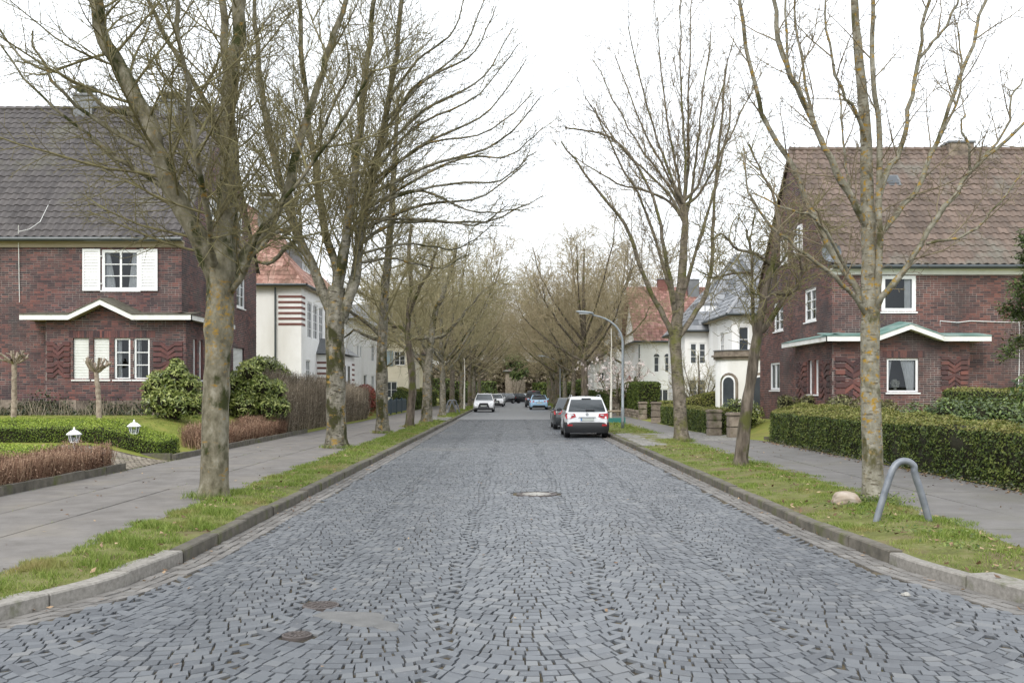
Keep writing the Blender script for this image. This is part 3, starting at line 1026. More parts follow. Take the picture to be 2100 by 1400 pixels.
def hedge(label, x0, x1, y0, y1, h, leaf, dens, L, Wd, group=None, pw=(9, 7), top=None, rough=.05, zf=gz, cat='hedge', seed=1, name='hedge', spread=.7, core='core'):
    rng = np.random.default_rng(seed)
    t = thing(name, label, cat, ((x0 + x1) / 2, (y0 + y1) / 2, 0), 0, group)
    cxx, cyy = (x0 + x1) / 2, (y0 + y1) / 2
    hx, hy = (x1 - x0) / 2, (y1 - y0) / 2
    area = 2 * (x1 - x0 + y1 - y0) * h + (x1 - x0) * (y1 - y0)

    def place(p, inset=0.0, jit=None):
        # corners rounded by true distance
        rad = min(.22, h * .3, hx * .6)
        w = np.stack([p[:, 0] * hx, p[:, 1] * hy, (p[:, 2] + 1) / 2 * h], 1)
        lim = np.array([hx - rad, hy - rad, h - rad])
        cl = np.stack([np.clip(w[:, 0], -lim[0], lim[0]), np.clip(w[:, 1], -lim[1], lim[1]), np.minimum(w[:, 2], lim[2])], 1)
        d = w - cl
        ln = np.linalg.norm(d, axis=1, keepdims=True)
        nn = d / np.maximum(ln, 1e-6)
        surf = cl + nn * np.minimum(ln, rad)
        ph = noise2(surf[:, 0] + surf[:, 2] * .7, surf[:, 1] - surf[:, 2], 1.6, seed) * rough + noise2(surf[:, 0] + surf[:, 1], surf[:, 2] * 1.3, 5, seed) * rough * .5
        surf = surf + nn * (ph[:, None] - inset)
        if jit is not None:
            surf = surf + nn * jit[:, None]
        g = zf(surf[:, 0] + cxx, surf[:, 1] + cyy)
        surf[:, 2] += g
        return surf, nn

    n = int(area * dens)
    p = cube_surface(n, (2 * hx, 2 * hy, h), rng)
    S, nn = place(p, 0, -np.abs(rng.normal(0, .045, n)) + .012)
    mb = MB()
    v, f = leaf_quads(S, nn, L, Wd, rng, spread)
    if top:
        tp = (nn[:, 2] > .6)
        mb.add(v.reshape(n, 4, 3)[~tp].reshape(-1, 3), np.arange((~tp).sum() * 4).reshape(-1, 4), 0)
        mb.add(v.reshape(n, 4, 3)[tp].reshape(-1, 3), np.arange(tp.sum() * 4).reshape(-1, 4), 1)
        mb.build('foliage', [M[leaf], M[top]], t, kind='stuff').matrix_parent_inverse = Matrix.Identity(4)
    else:
        mb.add(v, f)
        mb.build('foliage', M[leaf], t, kind='stuff')
    # dark inner shell: shade behind the leaves put in as colour
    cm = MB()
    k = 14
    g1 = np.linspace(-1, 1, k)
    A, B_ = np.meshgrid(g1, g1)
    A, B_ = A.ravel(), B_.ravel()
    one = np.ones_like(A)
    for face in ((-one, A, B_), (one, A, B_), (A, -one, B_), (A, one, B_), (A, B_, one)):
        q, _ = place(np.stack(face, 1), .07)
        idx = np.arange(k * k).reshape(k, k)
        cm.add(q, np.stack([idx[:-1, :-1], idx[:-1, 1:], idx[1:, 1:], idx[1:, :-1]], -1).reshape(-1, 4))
    cm.build('stems_shade_core', M[core], t)
    return t


def shrub(name, label, cat, loc, blobs, leaf, n, L, Wd, group=None, seed=1, spread=.6, stems_shade_core=True, inner=.62, up=.35, fold=.25):
    """blobs = [(dx, dy, dz, r)] of leaf shells round the shrub's foot"""
    rng = np.random.default_rng(seed)
    t = thing(name, label, cat, loc, 0, group)
    w = np.array([b_[3] ** 2 for b_ in blobs])
    k = rng.choice(len(blobs), n, p=w / w.sum())
    B_ = np.array([b_[:4] for b_ in blobs], float)[k]
    d = unit(rng.normal(0, 1, (n, 3)))
    d[:, 2] = np.abs(d[:, 2]) * np.where(rng.uniform(0, 1, n) < .78, 1, -1)
    r = B_[:, 3] * (1 - np.abs(rng.normal(0, .16, n)) + .06 * noise2(d[:, 0] * 4, d[:, 1] * 4 + d[:, 2] * 3, 2, seed))
    P = B_[:, :3] + d * r[:, None]
    ok = P[:, 2] > .02
    P, d = P[ok], d[ok]
    v, f = leaf_quads(P, d + np.array([0, 0, up]), L, Wd, rng, spread, fold)
    mb = MB()
    mb.add(v, f)
    mb.build('foliage', M[leaf], t, kind='stuff')
    cm = MB()
    for (bx, by, bz, br) in [b_[:4] for b_ in blobs]:
        a = np.linspace(0, 1, 5)
        for q in range(3):
            e = np.array([bx, by, bz]) + rng.normal(0, br * .4, 3)
            s = np.array([bx * .25, by * .25, 0.0]) + np.append(rng.normal(0, .08, 2), 0)
            pts = s + (e - s) * a[:, None] + rng.normal(0, .02, (5, 3))
            cm.tube(pts, np.linspace(.022, .006, 5), 5, cap=False)
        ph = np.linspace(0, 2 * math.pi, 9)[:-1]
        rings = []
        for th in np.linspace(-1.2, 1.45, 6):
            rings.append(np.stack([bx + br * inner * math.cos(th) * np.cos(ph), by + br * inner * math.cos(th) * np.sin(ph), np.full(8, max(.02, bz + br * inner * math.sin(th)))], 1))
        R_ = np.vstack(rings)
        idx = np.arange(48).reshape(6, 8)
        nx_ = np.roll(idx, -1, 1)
        cm.add(R_, np.stack([idx[:-1], nx_[:-1], nx_[1:], idx[1:]], -1).reshape(-1, 4), 1)  # dark inner balls, painted stand-in for shade deep in the shrub
    cm.build('stems_shade_core', [M['core_br'], M['core']], t)
    return t


def twig_hedge(label, x0, x1, y0, y1, h, m, n, leaf=None, nl=0, group=None, seed=1, name='hedge', rad=.005, rag=.06, lean=.12, crook=.02, zf=gz, sidek=2.0):
    rng = np.random.default_rng(seed)
    t = thing(name, label, 'hedge', ((x0 + x1) / 2, (y0 + y1) / 2, 0), 0, group)
    cxx, cyy = (x0 + x1) / 2, (y0 + y1) / 2
    X = rng.uniform(x0, x1, n)
    Y = rng.uniform(y0, y1, n)
    side = rng.uniform(0, 1, n)
    X = np.where(side < .3, x0 + np.abs(rng.normal(0, .05, n)), np.where(side < .6, x1 - np.abs(rng.normal(0, .05, n)), X))
    b0 = np.where(rng.uniform(0, 1, n) < .5, 0.0, rng.uniform(0, .75, n))
    tp = 1 + rng.normal(0, rag, n)
    tp = np.where(rng.uniform(0, 1, n) < .45, rng.uniform(.35, 1, n), tp)
    Zb = zf(X, Y)
    lx, ly = rng.normal(0, lean, (2, n))
    a = np.linspace(0, 1, 3)
    tp = tp * (1 + rag * 2.2 * noise2(X * 1.3, Y, .75, seed))
    hh = np.maximum(.1, (tp - b0 * .8)) * h
    base = np.stack([X - cxx, Y - cyy, Zb + b0 * h * .8], 1)
    tip = base + np.stack([lx * h, ly * h, hh], 1)
    P = base[:, None] + (tip - base)[:, None] * a[None, :, None] + rng.normal(0, crook, (n, 3, 3)) * np.array([0, .8, 1])[None, :, None]
    P[..., 0] = np.clip(P[..., 0], x0 - cxx - .08, x1 - cxx + .08)
    R_ = rad * rng.uniform(.7, 1.3, (n, 1)) * np.array([1.2, .9, .45])
    v, f = tubes(P, R_, 3)
    mb = MB()
    mb.add(v, f)
    # short side twigs
    k = int(n * sidek)
    i = rng.integers(0, n, k)
    s = P[i, 1] + (P[i, 2] - P[i, 1]) * rng.uniform(-.8, 1, (k, 1))
    d = unit(rng.normal(0, 1, (k, 3)) + np.array([0, 0, .5]))
    e = s + d * rng.uniform(.06, .16, (k, 1)) * min(1.6, h)
    q_ = unit(np.cross(e - s, rng.normal(0, 1, (k, 3)))) * rad * .75
    mb.add(np.stack([s - q_, s + q_, e + q_ * .3, e - q_ * .3], 1).reshape(-1, 3), np.arange(4 * k).reshape(k, 4))
    mb.build('branches', M[m], t)
    if nl:
        i = rng.integers(0, n, nl)
        s = P[i, 1] + (P[i, 2] - P[i, 1]) * rng.uniform(-.6, 1.05, (nl, 1)) + rng.normal(0, .03, (nl, 3))
        v, f = leaf_quads(s, rng.normal(0, 1, (nl, 3)), .045, .026, rng, .8, .3)
        q = MB()
        q.add(v, f)
        q.build('leaves', M[leaf], t, kind='stuff')
    return t


# right-hand gardens
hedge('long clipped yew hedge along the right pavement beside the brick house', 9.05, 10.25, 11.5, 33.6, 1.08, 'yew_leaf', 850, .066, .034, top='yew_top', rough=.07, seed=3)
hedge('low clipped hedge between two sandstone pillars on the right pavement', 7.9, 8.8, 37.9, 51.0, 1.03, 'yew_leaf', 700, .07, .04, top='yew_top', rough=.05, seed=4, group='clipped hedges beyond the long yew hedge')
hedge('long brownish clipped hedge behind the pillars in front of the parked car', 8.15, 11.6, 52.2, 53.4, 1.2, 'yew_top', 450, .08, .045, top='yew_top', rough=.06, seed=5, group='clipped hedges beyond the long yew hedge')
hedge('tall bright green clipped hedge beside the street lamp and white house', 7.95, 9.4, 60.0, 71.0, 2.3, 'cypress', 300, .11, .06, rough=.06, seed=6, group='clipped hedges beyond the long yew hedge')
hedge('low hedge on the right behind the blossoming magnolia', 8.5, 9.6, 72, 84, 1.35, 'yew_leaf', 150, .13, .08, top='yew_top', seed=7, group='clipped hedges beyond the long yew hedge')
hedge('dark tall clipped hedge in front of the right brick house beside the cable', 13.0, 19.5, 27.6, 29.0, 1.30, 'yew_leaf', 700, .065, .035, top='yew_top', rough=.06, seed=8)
shrub('laurel_bush', 'broad rounded laurel bush under the curtained window of the right brick house', 'bush', (12.6, 26.0, gz(12.6, 26.)), [(-1.6, 0, .45, .6), (-.8, -.1, .5, .68), (0, 0, .5, .7), (.8, .1, .5, .68), (1.35, .2, .4, .58), (-2.2, .2, .3, .5)], 'laurel', 5200, .115, .05, seed=9, up=.8, spread=.45)
shrub('evergreen_bush', 'olive green bush beside the angled bay of the right brick house', 'bush', (10.9, 35.6, gz(10.9, 35.6)), [(-.5, 0, .55, .55), (.3, 0, .5, .6), (1.0, -.6, .45, .5), (-.3, -.9, .45, .45), (.6, .2, .95, .3), (-.8, -.3, .85, .3), (0, -.5, .8, .35)], 'rhodo2', 3800, .10, .045, seed=10)
shrub('evergreen_bush', 'yellowish green bush behind the far end of the long yew hedge', 'bush', (11.4, 31.6, gz(11.4, 31.6)), [(-.5, 0, .5, .6), (.4, 0, .5, .6), (1.1, .3, .45, .5)], 'rhodo2', 3000, .10, .045, seed=12)
shrub('garden_shrub', 'dark glossy shrub between the pillar and the leaning tree', 'bush', (9.5, 40.4, gz(9.5, 40.4)), [(0, 0, .7, .7), (.6, .3, .6, .7), (.2, -.6, .5, .55)], 'rhodo', 2600, .11, .05, seed=13)
# branches reaching in from the right edge
shrub('laurel_shrub', 'tall laurel at the right edge with large upright glossy leaves', 'bush', (9.62, 17.3, gz(9.9, 17.3)), [(.05, 0, 1.15, .5), (-.08, .1, 1.7, .42), (.15, 0, 2.2, .40), (.25, .1, .6, .5)], 'laurel', 620, .15, .065, seed=14, inner=.3, spread=.5)

# left-hand gardens
twig_hedge('reddish barberry hedge nearest the viewer along the left pavement', -9.55, -8.78, 12.0, 21.0, .58, 'barberry', 5200, 'barberry', 9000, 'barberry hedges along the left pavement', 31, rad=.005)
twig_hedge('reddish barberry hedge beyond the cobbled path behind the nearest tree', -9.45, -8.85, 27.2, 37.6, .60, 'barberry', 4200, 'barberry', 7000, 'barberry hedges along the left pavement', 32, rad=.0055)
twig_hedge('tall bare brown hedge along the pavement in front of the white house', -10.2, -8.95, 37.8, 59.0, 1.88, 'beech', 6500, 'beech', 9000, None, 33, rad=.0085, lean=.22, crook=.07, rag=.04, sidek=4.5)
shrub('photinia_bush', 'red leaved bush at the far end of the tall bare hedge', 'bush', (-9.35, 60.2, gz(-9.35, 60.2)), [(0, 0, 1.2, .85), (.05, 0, .6, .75), (.05, .4, 1.5, .6)], 'photinia', 3200, .13, .06, seed=34, inner=.5)
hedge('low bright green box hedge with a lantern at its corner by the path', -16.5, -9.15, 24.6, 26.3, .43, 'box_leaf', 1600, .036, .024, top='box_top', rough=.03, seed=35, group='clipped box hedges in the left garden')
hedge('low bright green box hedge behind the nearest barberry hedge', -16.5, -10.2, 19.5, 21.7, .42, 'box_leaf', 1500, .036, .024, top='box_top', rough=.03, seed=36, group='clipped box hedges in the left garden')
shrub('rhododendron', 'rounded rhododendron in front of the left brick bay window', 'bush', (-10.75, 30.4, gz(-10.75, 30.4)), [(0, 0, .85, .62), (-.55, .05, .5, .52), (.55, 0, .45, .55), (.15, -.3, 1.35, .42), (-.4, -.25, 1.15, .42), (.5, -.15, 1.05, .4), (-.15, -.45, .6, .45), (.3, -.45, .45, .42), (-.75, -.1, .95, .3), (.05, 0, 1.7, .25)], 'rhodo', 5600, .15, .05, seed=37, group='rhododendrons beside the left brick house')
shrub('rhododendron', 'taller rhododendron between the nearest trunk and the bare hedge', 'bush', (-9.95, 36.2, gz(-9.95, 36.2)), [(0, 0, 1.1, .75), (-.4, .2, .6, .65), (.6, 0, .6, .6), (.05, -.3, 1.95, .48), (-.5, -.3, 1.5, .5), (.8, .6, 1.2, .5), (.5, -.4, 1.4, .45), (-.1, -.6, .7, .5), (.3, 0, 2.25, .32), (-.8, 0, 1.1, .4), (1.1, .2, .6, .4)], 'rhodo', 7500, .16, .05, seed=38, group='rhododendrons beside the left brick house')
shrub('laurel_shrub', 'green shrub rising behind the tall bare hedge', 'bush', (-10.9, 42.5, gz(-10.9, 42.5)), [(0, 0, 1.7, .7), (-.6, .2, 1.3, .7), (.4, .3, 1.5, .6)], 'rhodo', 2500, .14, .055, seed=39)
# ivy and dry plants along the foot of the left house
ir = np.random.default_rng(40)
mb = MB()
n = 4200
X = ir.uniform(-20, -11.0, n)
H = np.abs(ir.normal(0, .22, n)) * (1 + .9 * noise2(X, X * 0, 1.9, 2))
Y = 32.75 - np.abs(ir.normal(0, .35, n)) * (H < .18)
ok = H < 1.0
v, f = leaf_quads(np.stack([X, Y, gz(X, Y) + .03 + np.abs(H)], 1)[ok], np.tile([0, -.6, .5], (ok.sum(), 1)), .085, .06, ir, .6, .2)
mb.add(v, f)
n = 1200
X = 8.75 + np.abs(ir.normal(.15, .12, n))
Y = ir.uniform(12, 33, n)
v, f = leaf_quads(np.stack([X, Y, .14 + np.abs(ir.normal(0, .05, n))], 1), np.tile([-.3, 0, .8], (n, 1)), .06, .045, ir, .6, .2)
mb.add(v, f)
tag(mb.build('ivy', M['ivy'], kind='stuff'), 'ivy and ground cover along house plinth and hedge foot')
mb = MB()
n = 260
X = ir.uniform(-20, -11.2, n)
Y = ir.uniform(31.7, 32.6, n)
s = np.stack([X, Y, gz(X, Y)], 1)
e = s + np.stack([ir.normal(0, .12, n), ir.normal(0, .1, n), ir.uniform(.15, .6, n)], 1)
v, f = tubes(s[:, None] + (e - s)[:, None] * np.linspace(0, 1, 3)[None, :, None], np.broadcast_to([.006, .005, .003], (n, 3)), 3)
mb.add(v, f)
tag(mb.build('dry_stems', M['beech'], kind='stuff'), 'dry stalks in the bed below the left house')
# weeds round the foot of the near right tree
mb = MB()
n = 700
a_ = ir.uniform(0, 2 * math.pi, n)
r_ = np.abs(ir.normal(.3, .16, n))
X, Y = 5.72 + r_ * np.cos(a_), 14.9 + r_ * np.sin(a_)
v, f = leaf_quads(np.stack([X, Y, .16 + np.abs(ir.normal(.05, .05, n))], 1), np.tile([0, 0, 1.0], (n, 1)), .04, .028, ir, .6, .2)
mb.add(v, f)
n = 1500
D = ir.uniform(8.6, 14.5, n)
t_ = ir.uniform(.15, .95, n)
X = KR(D) + .15 + (VR(D) - KR(D) - .2) * t_
ok = noise2(X, D, 2.4, 7) > .25
v, f = leaf_quads(np.stack([X, D, vz(2)(X, D, t_) + .03 + np.abs(ir.normal(.0, .02, n))], 1)[ok], np.tile([0, 0, 1.0], (ok.sum(), 1)), .05, .03, ir, .5, .2)
mb.add(v, f)
tag(mb.build('weeds', M['weed'], kind='stuff'), 'small green weeds on the right verge')
hr = np.random.default_rng(77)
grass_field('lawn_grass', lambda D: 0 * D - 9.6, lambda D: 0 * D - 12.8, [(26.0, 33, 420, .05, .008)], lambda X, D, t: gz(X, D), 41)
grass_field('lawn_grass', lambda D: 0 * D - 12.8, lambda D: 0 * D - 16, [(26.6, 33, 420, .05, .008)], lambda X, D, t: gz(X, D), 42)

# longer grass round the trunks, tufts in the pavement joints, stray leaves on the paving
tr_ = np.random.default_rng(91)
mb = MB()
for (bx, by, br) in ((-4.97, 15.8, .30), (-5.43, 29.5, .34), (-5.36, 39.5, .26), (-4.92, 45.8, .18), (-4.72, 52.7, .24), (5.72, 15.1, .20), (5.26, 22.0, .17), (5.88, 33.1, .26)):
    n = 420
    a_ = tr_.uniform(0, 6.28, n)
    r_ = br + np.abs(tr_.normal(.02, .10, n))
    w_ = .004 * max(1, by / 14)
    v, f = grass_blades(bx + r_ * np.cos(a_), by + r_ * np.sin(a_), np.full(n, .15), .11, w_, tr_, .4)
    mb.add(v, f)
for (xj, D0, D1, n) in ((-6.18, 7, 30, 260), (-8.56, 13, 36, 700), (7.1, 9, 30, 160), (8.86, 12, 33, 500), (-7.38, 12, 30, 120)):
    D = tr_.uniform(D0, D1, n)
    ok = noise2(D * 0 + xj, D, 1.7, 3) > .0
    D = D[ok]
    v, f = grass_blades(xj + tr_.normal(0, .02, len(D)), D, np.full(len(D), .122), .035, .005, tr_, .7)
    mb.add(v, f)
tag(mb.build('grass_tufts', M['grass'], kind='stuff'), 'longer grass round the trunks and in the pavement joints')
mb = MB()
n = 170
D = tr_.uniform(8, 34, n)
X = np.where(tr_.uniform(0, 1, n) < .5, tr_.uniform(-8.5, -5.1, n), tr_.uniform(6.3, 8.8, n))
v, f = leaf_quads(np.stack([X, D, np.full(n, .132)], 1), np.tile([0, 0, 1.0], (n, 1)), .055, .035, tr_, .3, .25)
mb.add(v, f)
n = 60
D = tr_.uniform(6.5, 22, n)
v, f = leaf_quads(np.stack([tr_.uniform(-3.2, 3.6, n), D, np.full(n, .016)], 1), np.tile([0, 0, 1.0], (n, 1)), .045, .028, tr_, .3, .25)
mb.add(v, f)
tag(mb.build('fallen_leaves', M['dead_leaf'], kind='stuff'), 'stray brown leaves on the pavements and setts')

# ---------------------------------------------------------------- trees
def catmull(pts, n):
    pts = [np.array(p, float) for p in pts]
    P = [2 * pts[0] - pts[1]] + pts + [2 * pts[-1] - pts[-2]]
    seg = len(pts) - 1
    out = []
    for t in np.linspace(0, seg - 1e-6, n):
        i = int(t)
        f = t - i
        a, b_, c, d = P[i:i + 4]
        out.append(.5 * (2 * b_ + (c - a) * f + (2 * a - 5 * b_ + 4 * c - d) * f * f + (3 * b_ - a - 3 * c + d) * f ** 3))
    return np.array(out)


def norm3(x, y, z):
    l = math.sqrt(x * x + y * y + z * z) or 1e-9
    return x / l, y / l, z / l


class Tree:
    """limbs by hand or by rule, then branches, side branches and twigs"""
    def __init__(self, seed, rmin=.004):
        self.r = random.Random(seed)
        self.nr = np.random.default_rng(seed)
        self.limbs, self.levels, self.rmin = [], {}, rmin
        self.count = 0

    def limb(self, pts, r0, r1, n=16, wob=.03):
        P = catmull(pts, n)
        P[1:] += self.nr.normal(0, wob, (n - 1, 3)) * np.linspace(.3, 1, n - 1)[:, None]
        R_ = (r0 + (r1 - r0) * np.linspace(0, 1, n) ** .85) * (1 + self.nr.normal(0, .055, n))
        self.limbs.append((P, R_))
        return P, R_

    def grow(self, p, d, L, r0, n, up, jit, out=None):
        """one crooked branch as a list of points"""
        rr = self.r
        x, y, z = p
        dx, dy, dz = d
        pts = [(x, y, z)]
        st = L / (n - 1)
        for k in range(n - 1):
            dx += rr.gauss(0, jit)
            dy += rr.gauss(0, jit)
            dz += rr.gauss(0, jit) + up * st
            dx, dy, dz = norm3(dx, dy, dz)
            x += dx * st
            y += dy * st
            z += dz * st
            pts.append((x, y, z))
        return pts

    def sprout(self, parents, per_m, Lf, ang, up, jit, n, rk, t0=.12, level='branch', rmax=1.0, flat=1.0, tip=.35, zmin=None):
        """children along every parent; parents = [(pts, radii)]"""
        rr = self.r
        kids_ = []
        for P, R_ in parents:
            P = np.asarray(P)
            seg = np.linalg.norm(np.diff(P, axis=0), axis=1)
            Lp = seg.sum()
            m = len(P)
            cnt = Lp * (1 - t0) * per_m
            cnt = int(cnt) + (1 if rr.random() < cnt - int(cnt) else 0)
            az = rr.uniform(0, 6.28)
            for k in range(cnt):
                t = t0 + (1 - t0) * ((k + rr.random()) / max(cnt, 1))
                f = t * (m - 1)
                i = min(int(f), m - 2)
                f -= i
                p = P[i] * (1 - f) + P[i + 1] * f
                if zmin and p[2] < zmin:
                    continue
                pr = R_[i] * (1 - f) + R_[i + 1] * f
                tx, ty, tz = norm3(*(P[i + 1] - P[i]))
                az += 2.4 + rr.gauss(0, .5)
                ax, ay, az_ = norm3(-ty, tx, 0) if abs(tz) < .98 else (1, 0, 0)
                bx, by, bz = ty * az_ - tz * ay, tz * ax - tx * az_, tx * ay - ty * ax
                ca, sa = math.cos(az), math.sin(az)
                px, py, pz = ax * ca + bx * sa, ay * ca + by * sa, (az_ * ca + bz * sa) * flat
                a = ang * rr.uniform(.7, 1.3)
                d = norm3(tx * math.cos(a) + px * math.sin(a), ty * math.cos(a) + py * math.sin(a), tz * math.cos(a) + pz * math.sin(a))
                L = Lf(t, Lp) * rr.uniform(.6, 1.25)
                if L < .03:
                    continue
                r0 = max(self.rmin, min(pr * .72, L * rk, rmax))
                pts = self.grow(p, d, L, r0, n, up, jit)
                R2 = np.linspace(r0, max(self.rmin * .8, r0 * tip), n)
                kids_.append((pts, R2))
        self.levels.setdefault(level, []).extend(kids_)
        return kids_

    def build(self, name, label, cat, loc, barkm, twigm, group=None, sides=14, tw_sides=(5, 4, 3), stuff_leaves=None, min_r=None):
        t = thing(name, label, cat, loc, 0, group)
        mb = MB()
        for li, (P, R_) in enumerate(self.limbs):
            big = R_[0] > .11
            s = sides if big else 8
            if big:                              # lumpy bark
                n2 = len(P) * 3 if li == 0 else len(P) * 2
                tt = np.linspace(0, len(P) - 1, n2)
                P2 = np.stack([np.interp(tt, np.arange(len(P)), P[:, k]) for k in range(3)], 1)
                P2 = catmull(P, n2)
                R2 = np.interp(tt, np.arange(len(P)), R_)
                v, f = tubes(P2[None], R2[None], s)
                c = np.repeat(P2, s, 0)
                d = v - c
                ph = noise2(v[:, 0] * 5 + v[:, 2] * 1.1, v[:, 1] * 5 - v[:, 2] * 1.7, 1.0, li) * .06 + noise2(v[:, 0] * 9 - v[:, 2] * 4, v[:, 1] * 9 + v[:, 2] * 3, 1.0, li + 3) * .035
                if li == 0:                      # root flare
                    zz = np.clip(1 - (v[:, 2] + .02) / .42, 0, 1)
                    th = np.arctan2(d[:, 1], d[:, 0])
                    ph = ph + zz ** 2.2 * (.16 + .20 * np.maximum(0, np.cos(th * 5 + self.r.random() * 0 + 1.3)) + .06 * np.cos(th * 3))
                v = c + d * (1 + ph[:, None])
                mb.add(v, f)
            else:
                v, f = tubes(P[None], R_[None], s)
                mb.add(v, f)
        mb.build('trunk', barkm, t, smooth_=True)
        cr = MB()
        for li, lev in enumerate(self.levels.values()):
            by = {}
            for pts, R_ in lev:
                by.setdefault(len(pts), []).append((pts, R_))
            for n, arr in by.items():
                P = np.array([a[0] for a in arr])
                R2 = np.array([a[1] for a in arr])
                v, f = tubes(P, R2, tw_sides[min(li, len(tw_sides) - 1)])
                cr.add(v, f)
        cr.build('crown', twigm, t, smooth_=True)
        if stuff_leaves:
            m, n, L, Wd = stuff_leaves
            last = list(self.levels.values())[-1]
            pp = np.array([a[0][-1] for a in last] + [a[0][len(a[0]) // 2] for a in last])
            i = self.nr.integers(0, len(pp), n)
            v, f = leaf_quads(pp[i] + self.nr.normal(0, .05, (n, 3)), self.nr.normal(0, 1, (n, 3)), L, Wd, self.nr, .5, .3)
            q = MB()
            q.add(v, f)
            q.build('blossom', m, t, kind='stuff')
        return t


def limb_px(tree, D, loc, pts, w0, w1, n=18, wob=.032):
    """limb along photo pixels (u, v[, forward offset in m]); widths in photo pixels"""
    P = []
    for p in pts:
        d = D + (p[2] if len(p) > 2 else 0)
        P.append(np.array(at(p[0], p[1], d)) - np.array(loc))
    s = D / FPX / 2
    return tree.limb(P, w0 * s, w1 * s, n, wob)


TREES = []


def hero(D, u, v, z0=.14):
    X = (u - 1050) * D / FPX
    return (X, D, z0)


# --- nearest left tree: double trunk collar, thick left limb, dense sprays
D1 = 15.8
loc = hero(D1, 436, 1020, .12)
T = Tree(101, .0042)
limb_px(T, D1, loc, [(436, 1034), (438, 1000), (441, 930), (443, 850), (445, 770), (447, 715), (449, 660), (452, 600), (455, 545), (457, 500)], 72, 46, 26, .006)
R_ = T.limbs[0][1]
tz = np.linspace(0, 1, 26)
prof = np.interp(tz, [0, .06, .14, .35, .5, .58, .62, .68, .75, .85, 1.0], [66, 60, 57, 53, 51, 52, 64, 58, 54, 62, 42]) * D1 / FPX / 2
T.limbs[0] = (T.limbs[0][0], prof)
A = limb_px(T, D1, loc, [(452, 600), (432, 545, -.05), (402, 480, -.2), (360, 405, -.35), (328, 330, -.5), (308, 262, -.55), (268, 175, -.6), (228, 100, -.7), (200, 25, -.8), (180, -60, -.9), (150, -160, -1.0)], 44, 22, 26)
Bm = limb_px(T, D1, loc, [(456, 560), (458, 470, .1), (463, 380, .1), (470, 300, .2), (466, 220, .2), (478, 130, .2), (492, 60, .3), (500, -30, .3), (508, -160, .4)], 42, 22, 24)
B2 = limb_px(T, D1, loc, [(470, 560), (478, 480, .4), (476, 400, .45), (480, 300, .6), (470, 200, .7), (462, 100, .9), (455, 0, 1.0), (440, -140, 1.2)], 26, 14, 20)
Cc = limb_px(T, D1, loc, [(472, 590), (492, 545, .2), (520, 500, .4), (556, 455, .5), (590, 395, .5), (612, 310, .6), (635, 225, .6), (658, 150, .7), (672, 95, .7), (700, 30, .8), (720, -60, .9)], 28, 10, 22)
C2 = limb_px(T, D1, loc, [(474, 600), (500, 560, -.3), (535, 470, -.7), (575, 420, -1.0), (640, 330, -1.2), (700, 250, -1.5), (760, 140, -1.8)], 13, 5, 18, .03)
C3 = limb_px(T, D1, loc, [(440, 560), (430, 480, -.8), (418, 400, -1.2), (400, 310, -1.6), (390, 200, -1.8), (370, 100, -2.0), (355, -40, -2.2)], 15, 7, 18, .03)
C4 = limb_px(T, D1, loc, [(465, 340, .2), (440, 250, .8), (410, 190, 1.0), (360, 110, 1.2), (320, 30, 1.4), (290, -60, 1.5)], 16, 7, 16, .03)
C5 = limb_px(T, D1, loc, [(330, 330, -.5), (290, 300, -.6), (190, 240, -.7), (110, 170, -.9), (60, 60, -1.0)], 13, 4, 14, .03)
C6 = limb_px(T, D1, loc, [(350, 390, -.4), (280, 350, -.5), (200, 290, -.6), (90, 200, -.5), (0, 100, -.4)], 12, 3.5, 14, .03)
C7 = limb_px(T, D1, loc, [(300, 235, -.5), (220, 225, -.2), (160, 170, 0), (60, 130, .2), (-30, 30, .3)], 12, 3.5, 14, .03)
main = [A, Bm, B2, Cc, C2, C3, C4]
br = T.sprout([A], 6.0, lambda t, L: 2.5 * (1.15 - .5 * t), 1.05, .22, .07, 8, .012, .12, 'branch', .026)
br += T.sprout([Bm, B2, Cc, C2, C3, C4], 3.2, lambda t, L: 1.9 * (1.1 - .5 * t), .9, .25, .07, 8, .012, .1, 'branch', .024)
br += [C5, C6, C7]
s1 = T.sprout(br, 7.0, lambda t, L: .9 * (1.1 - .6 * t), .8, .25, .09, 4, .012, .1, 'side', .011)
s2 = T.sprout(s1, 9.0, lambda t, L: .32 * (1.1 - .5 * t), .8, .3, .12, 2, .012, .1, 'twig', .006)
T.sprout(br, 5.0, lambda t, L: .22, 1.0, .4, .12, 2, .016, .05, 'twig', .005)
T.build('street_tree', 'nearest mossy trunk on the left verge with orange lichen below its fork', 'tree', loc, M['bark1'], M['twig1'])

# --- second left tree, wide fan of long arching branches
D2 = 29.5
loc = hero(D2, 690, 918, .13)
T = Tree(202, .0066)
limb_px(T, D2, loc, [(690, 926), (690, 890), (689, 830), (688, 770), (687, 710), (687, 660), (688, 620), (690, 590)], 50, 40, 18, .01)
T.limbs[0] = (T.limbs[0][0], np.interp(np.linspace(0, 1, 18), [0, .1, .3, .6, .75, 1], [50, 43, 40, 37, 40, 34]) * D2 / FPX / 2)
a1 = limb_px(T, D2, loc, [(684, 650), (664, 605), (640, 545), (612, 485), (594, 420), (570, 350, .4), (550, 270, .8), (535, 170, 1.0), (525, 60, 1.2), (515, -60, 1.3)], 24, 8, 22)
a2 = limb_px(T, D2, loc, [(690, 610), (690, 550, .5), (668, 480, .9), (655, 400, 1.2), (640, 300, 1.5), (625, 180, 1.7), (615, 50, 2.0), (610, -60, 2.0)], 22, 7, 20)
a3 = limb_px(T, D2, loc, [(692, 600), (700, 540, -.3), (712, 470, -.5), (725, 380, -.6), (738, 280, -.8), (745, 180, -1.0), (760, 80, -1.0), (770, -60, -1.2)], 24, 8, 22)
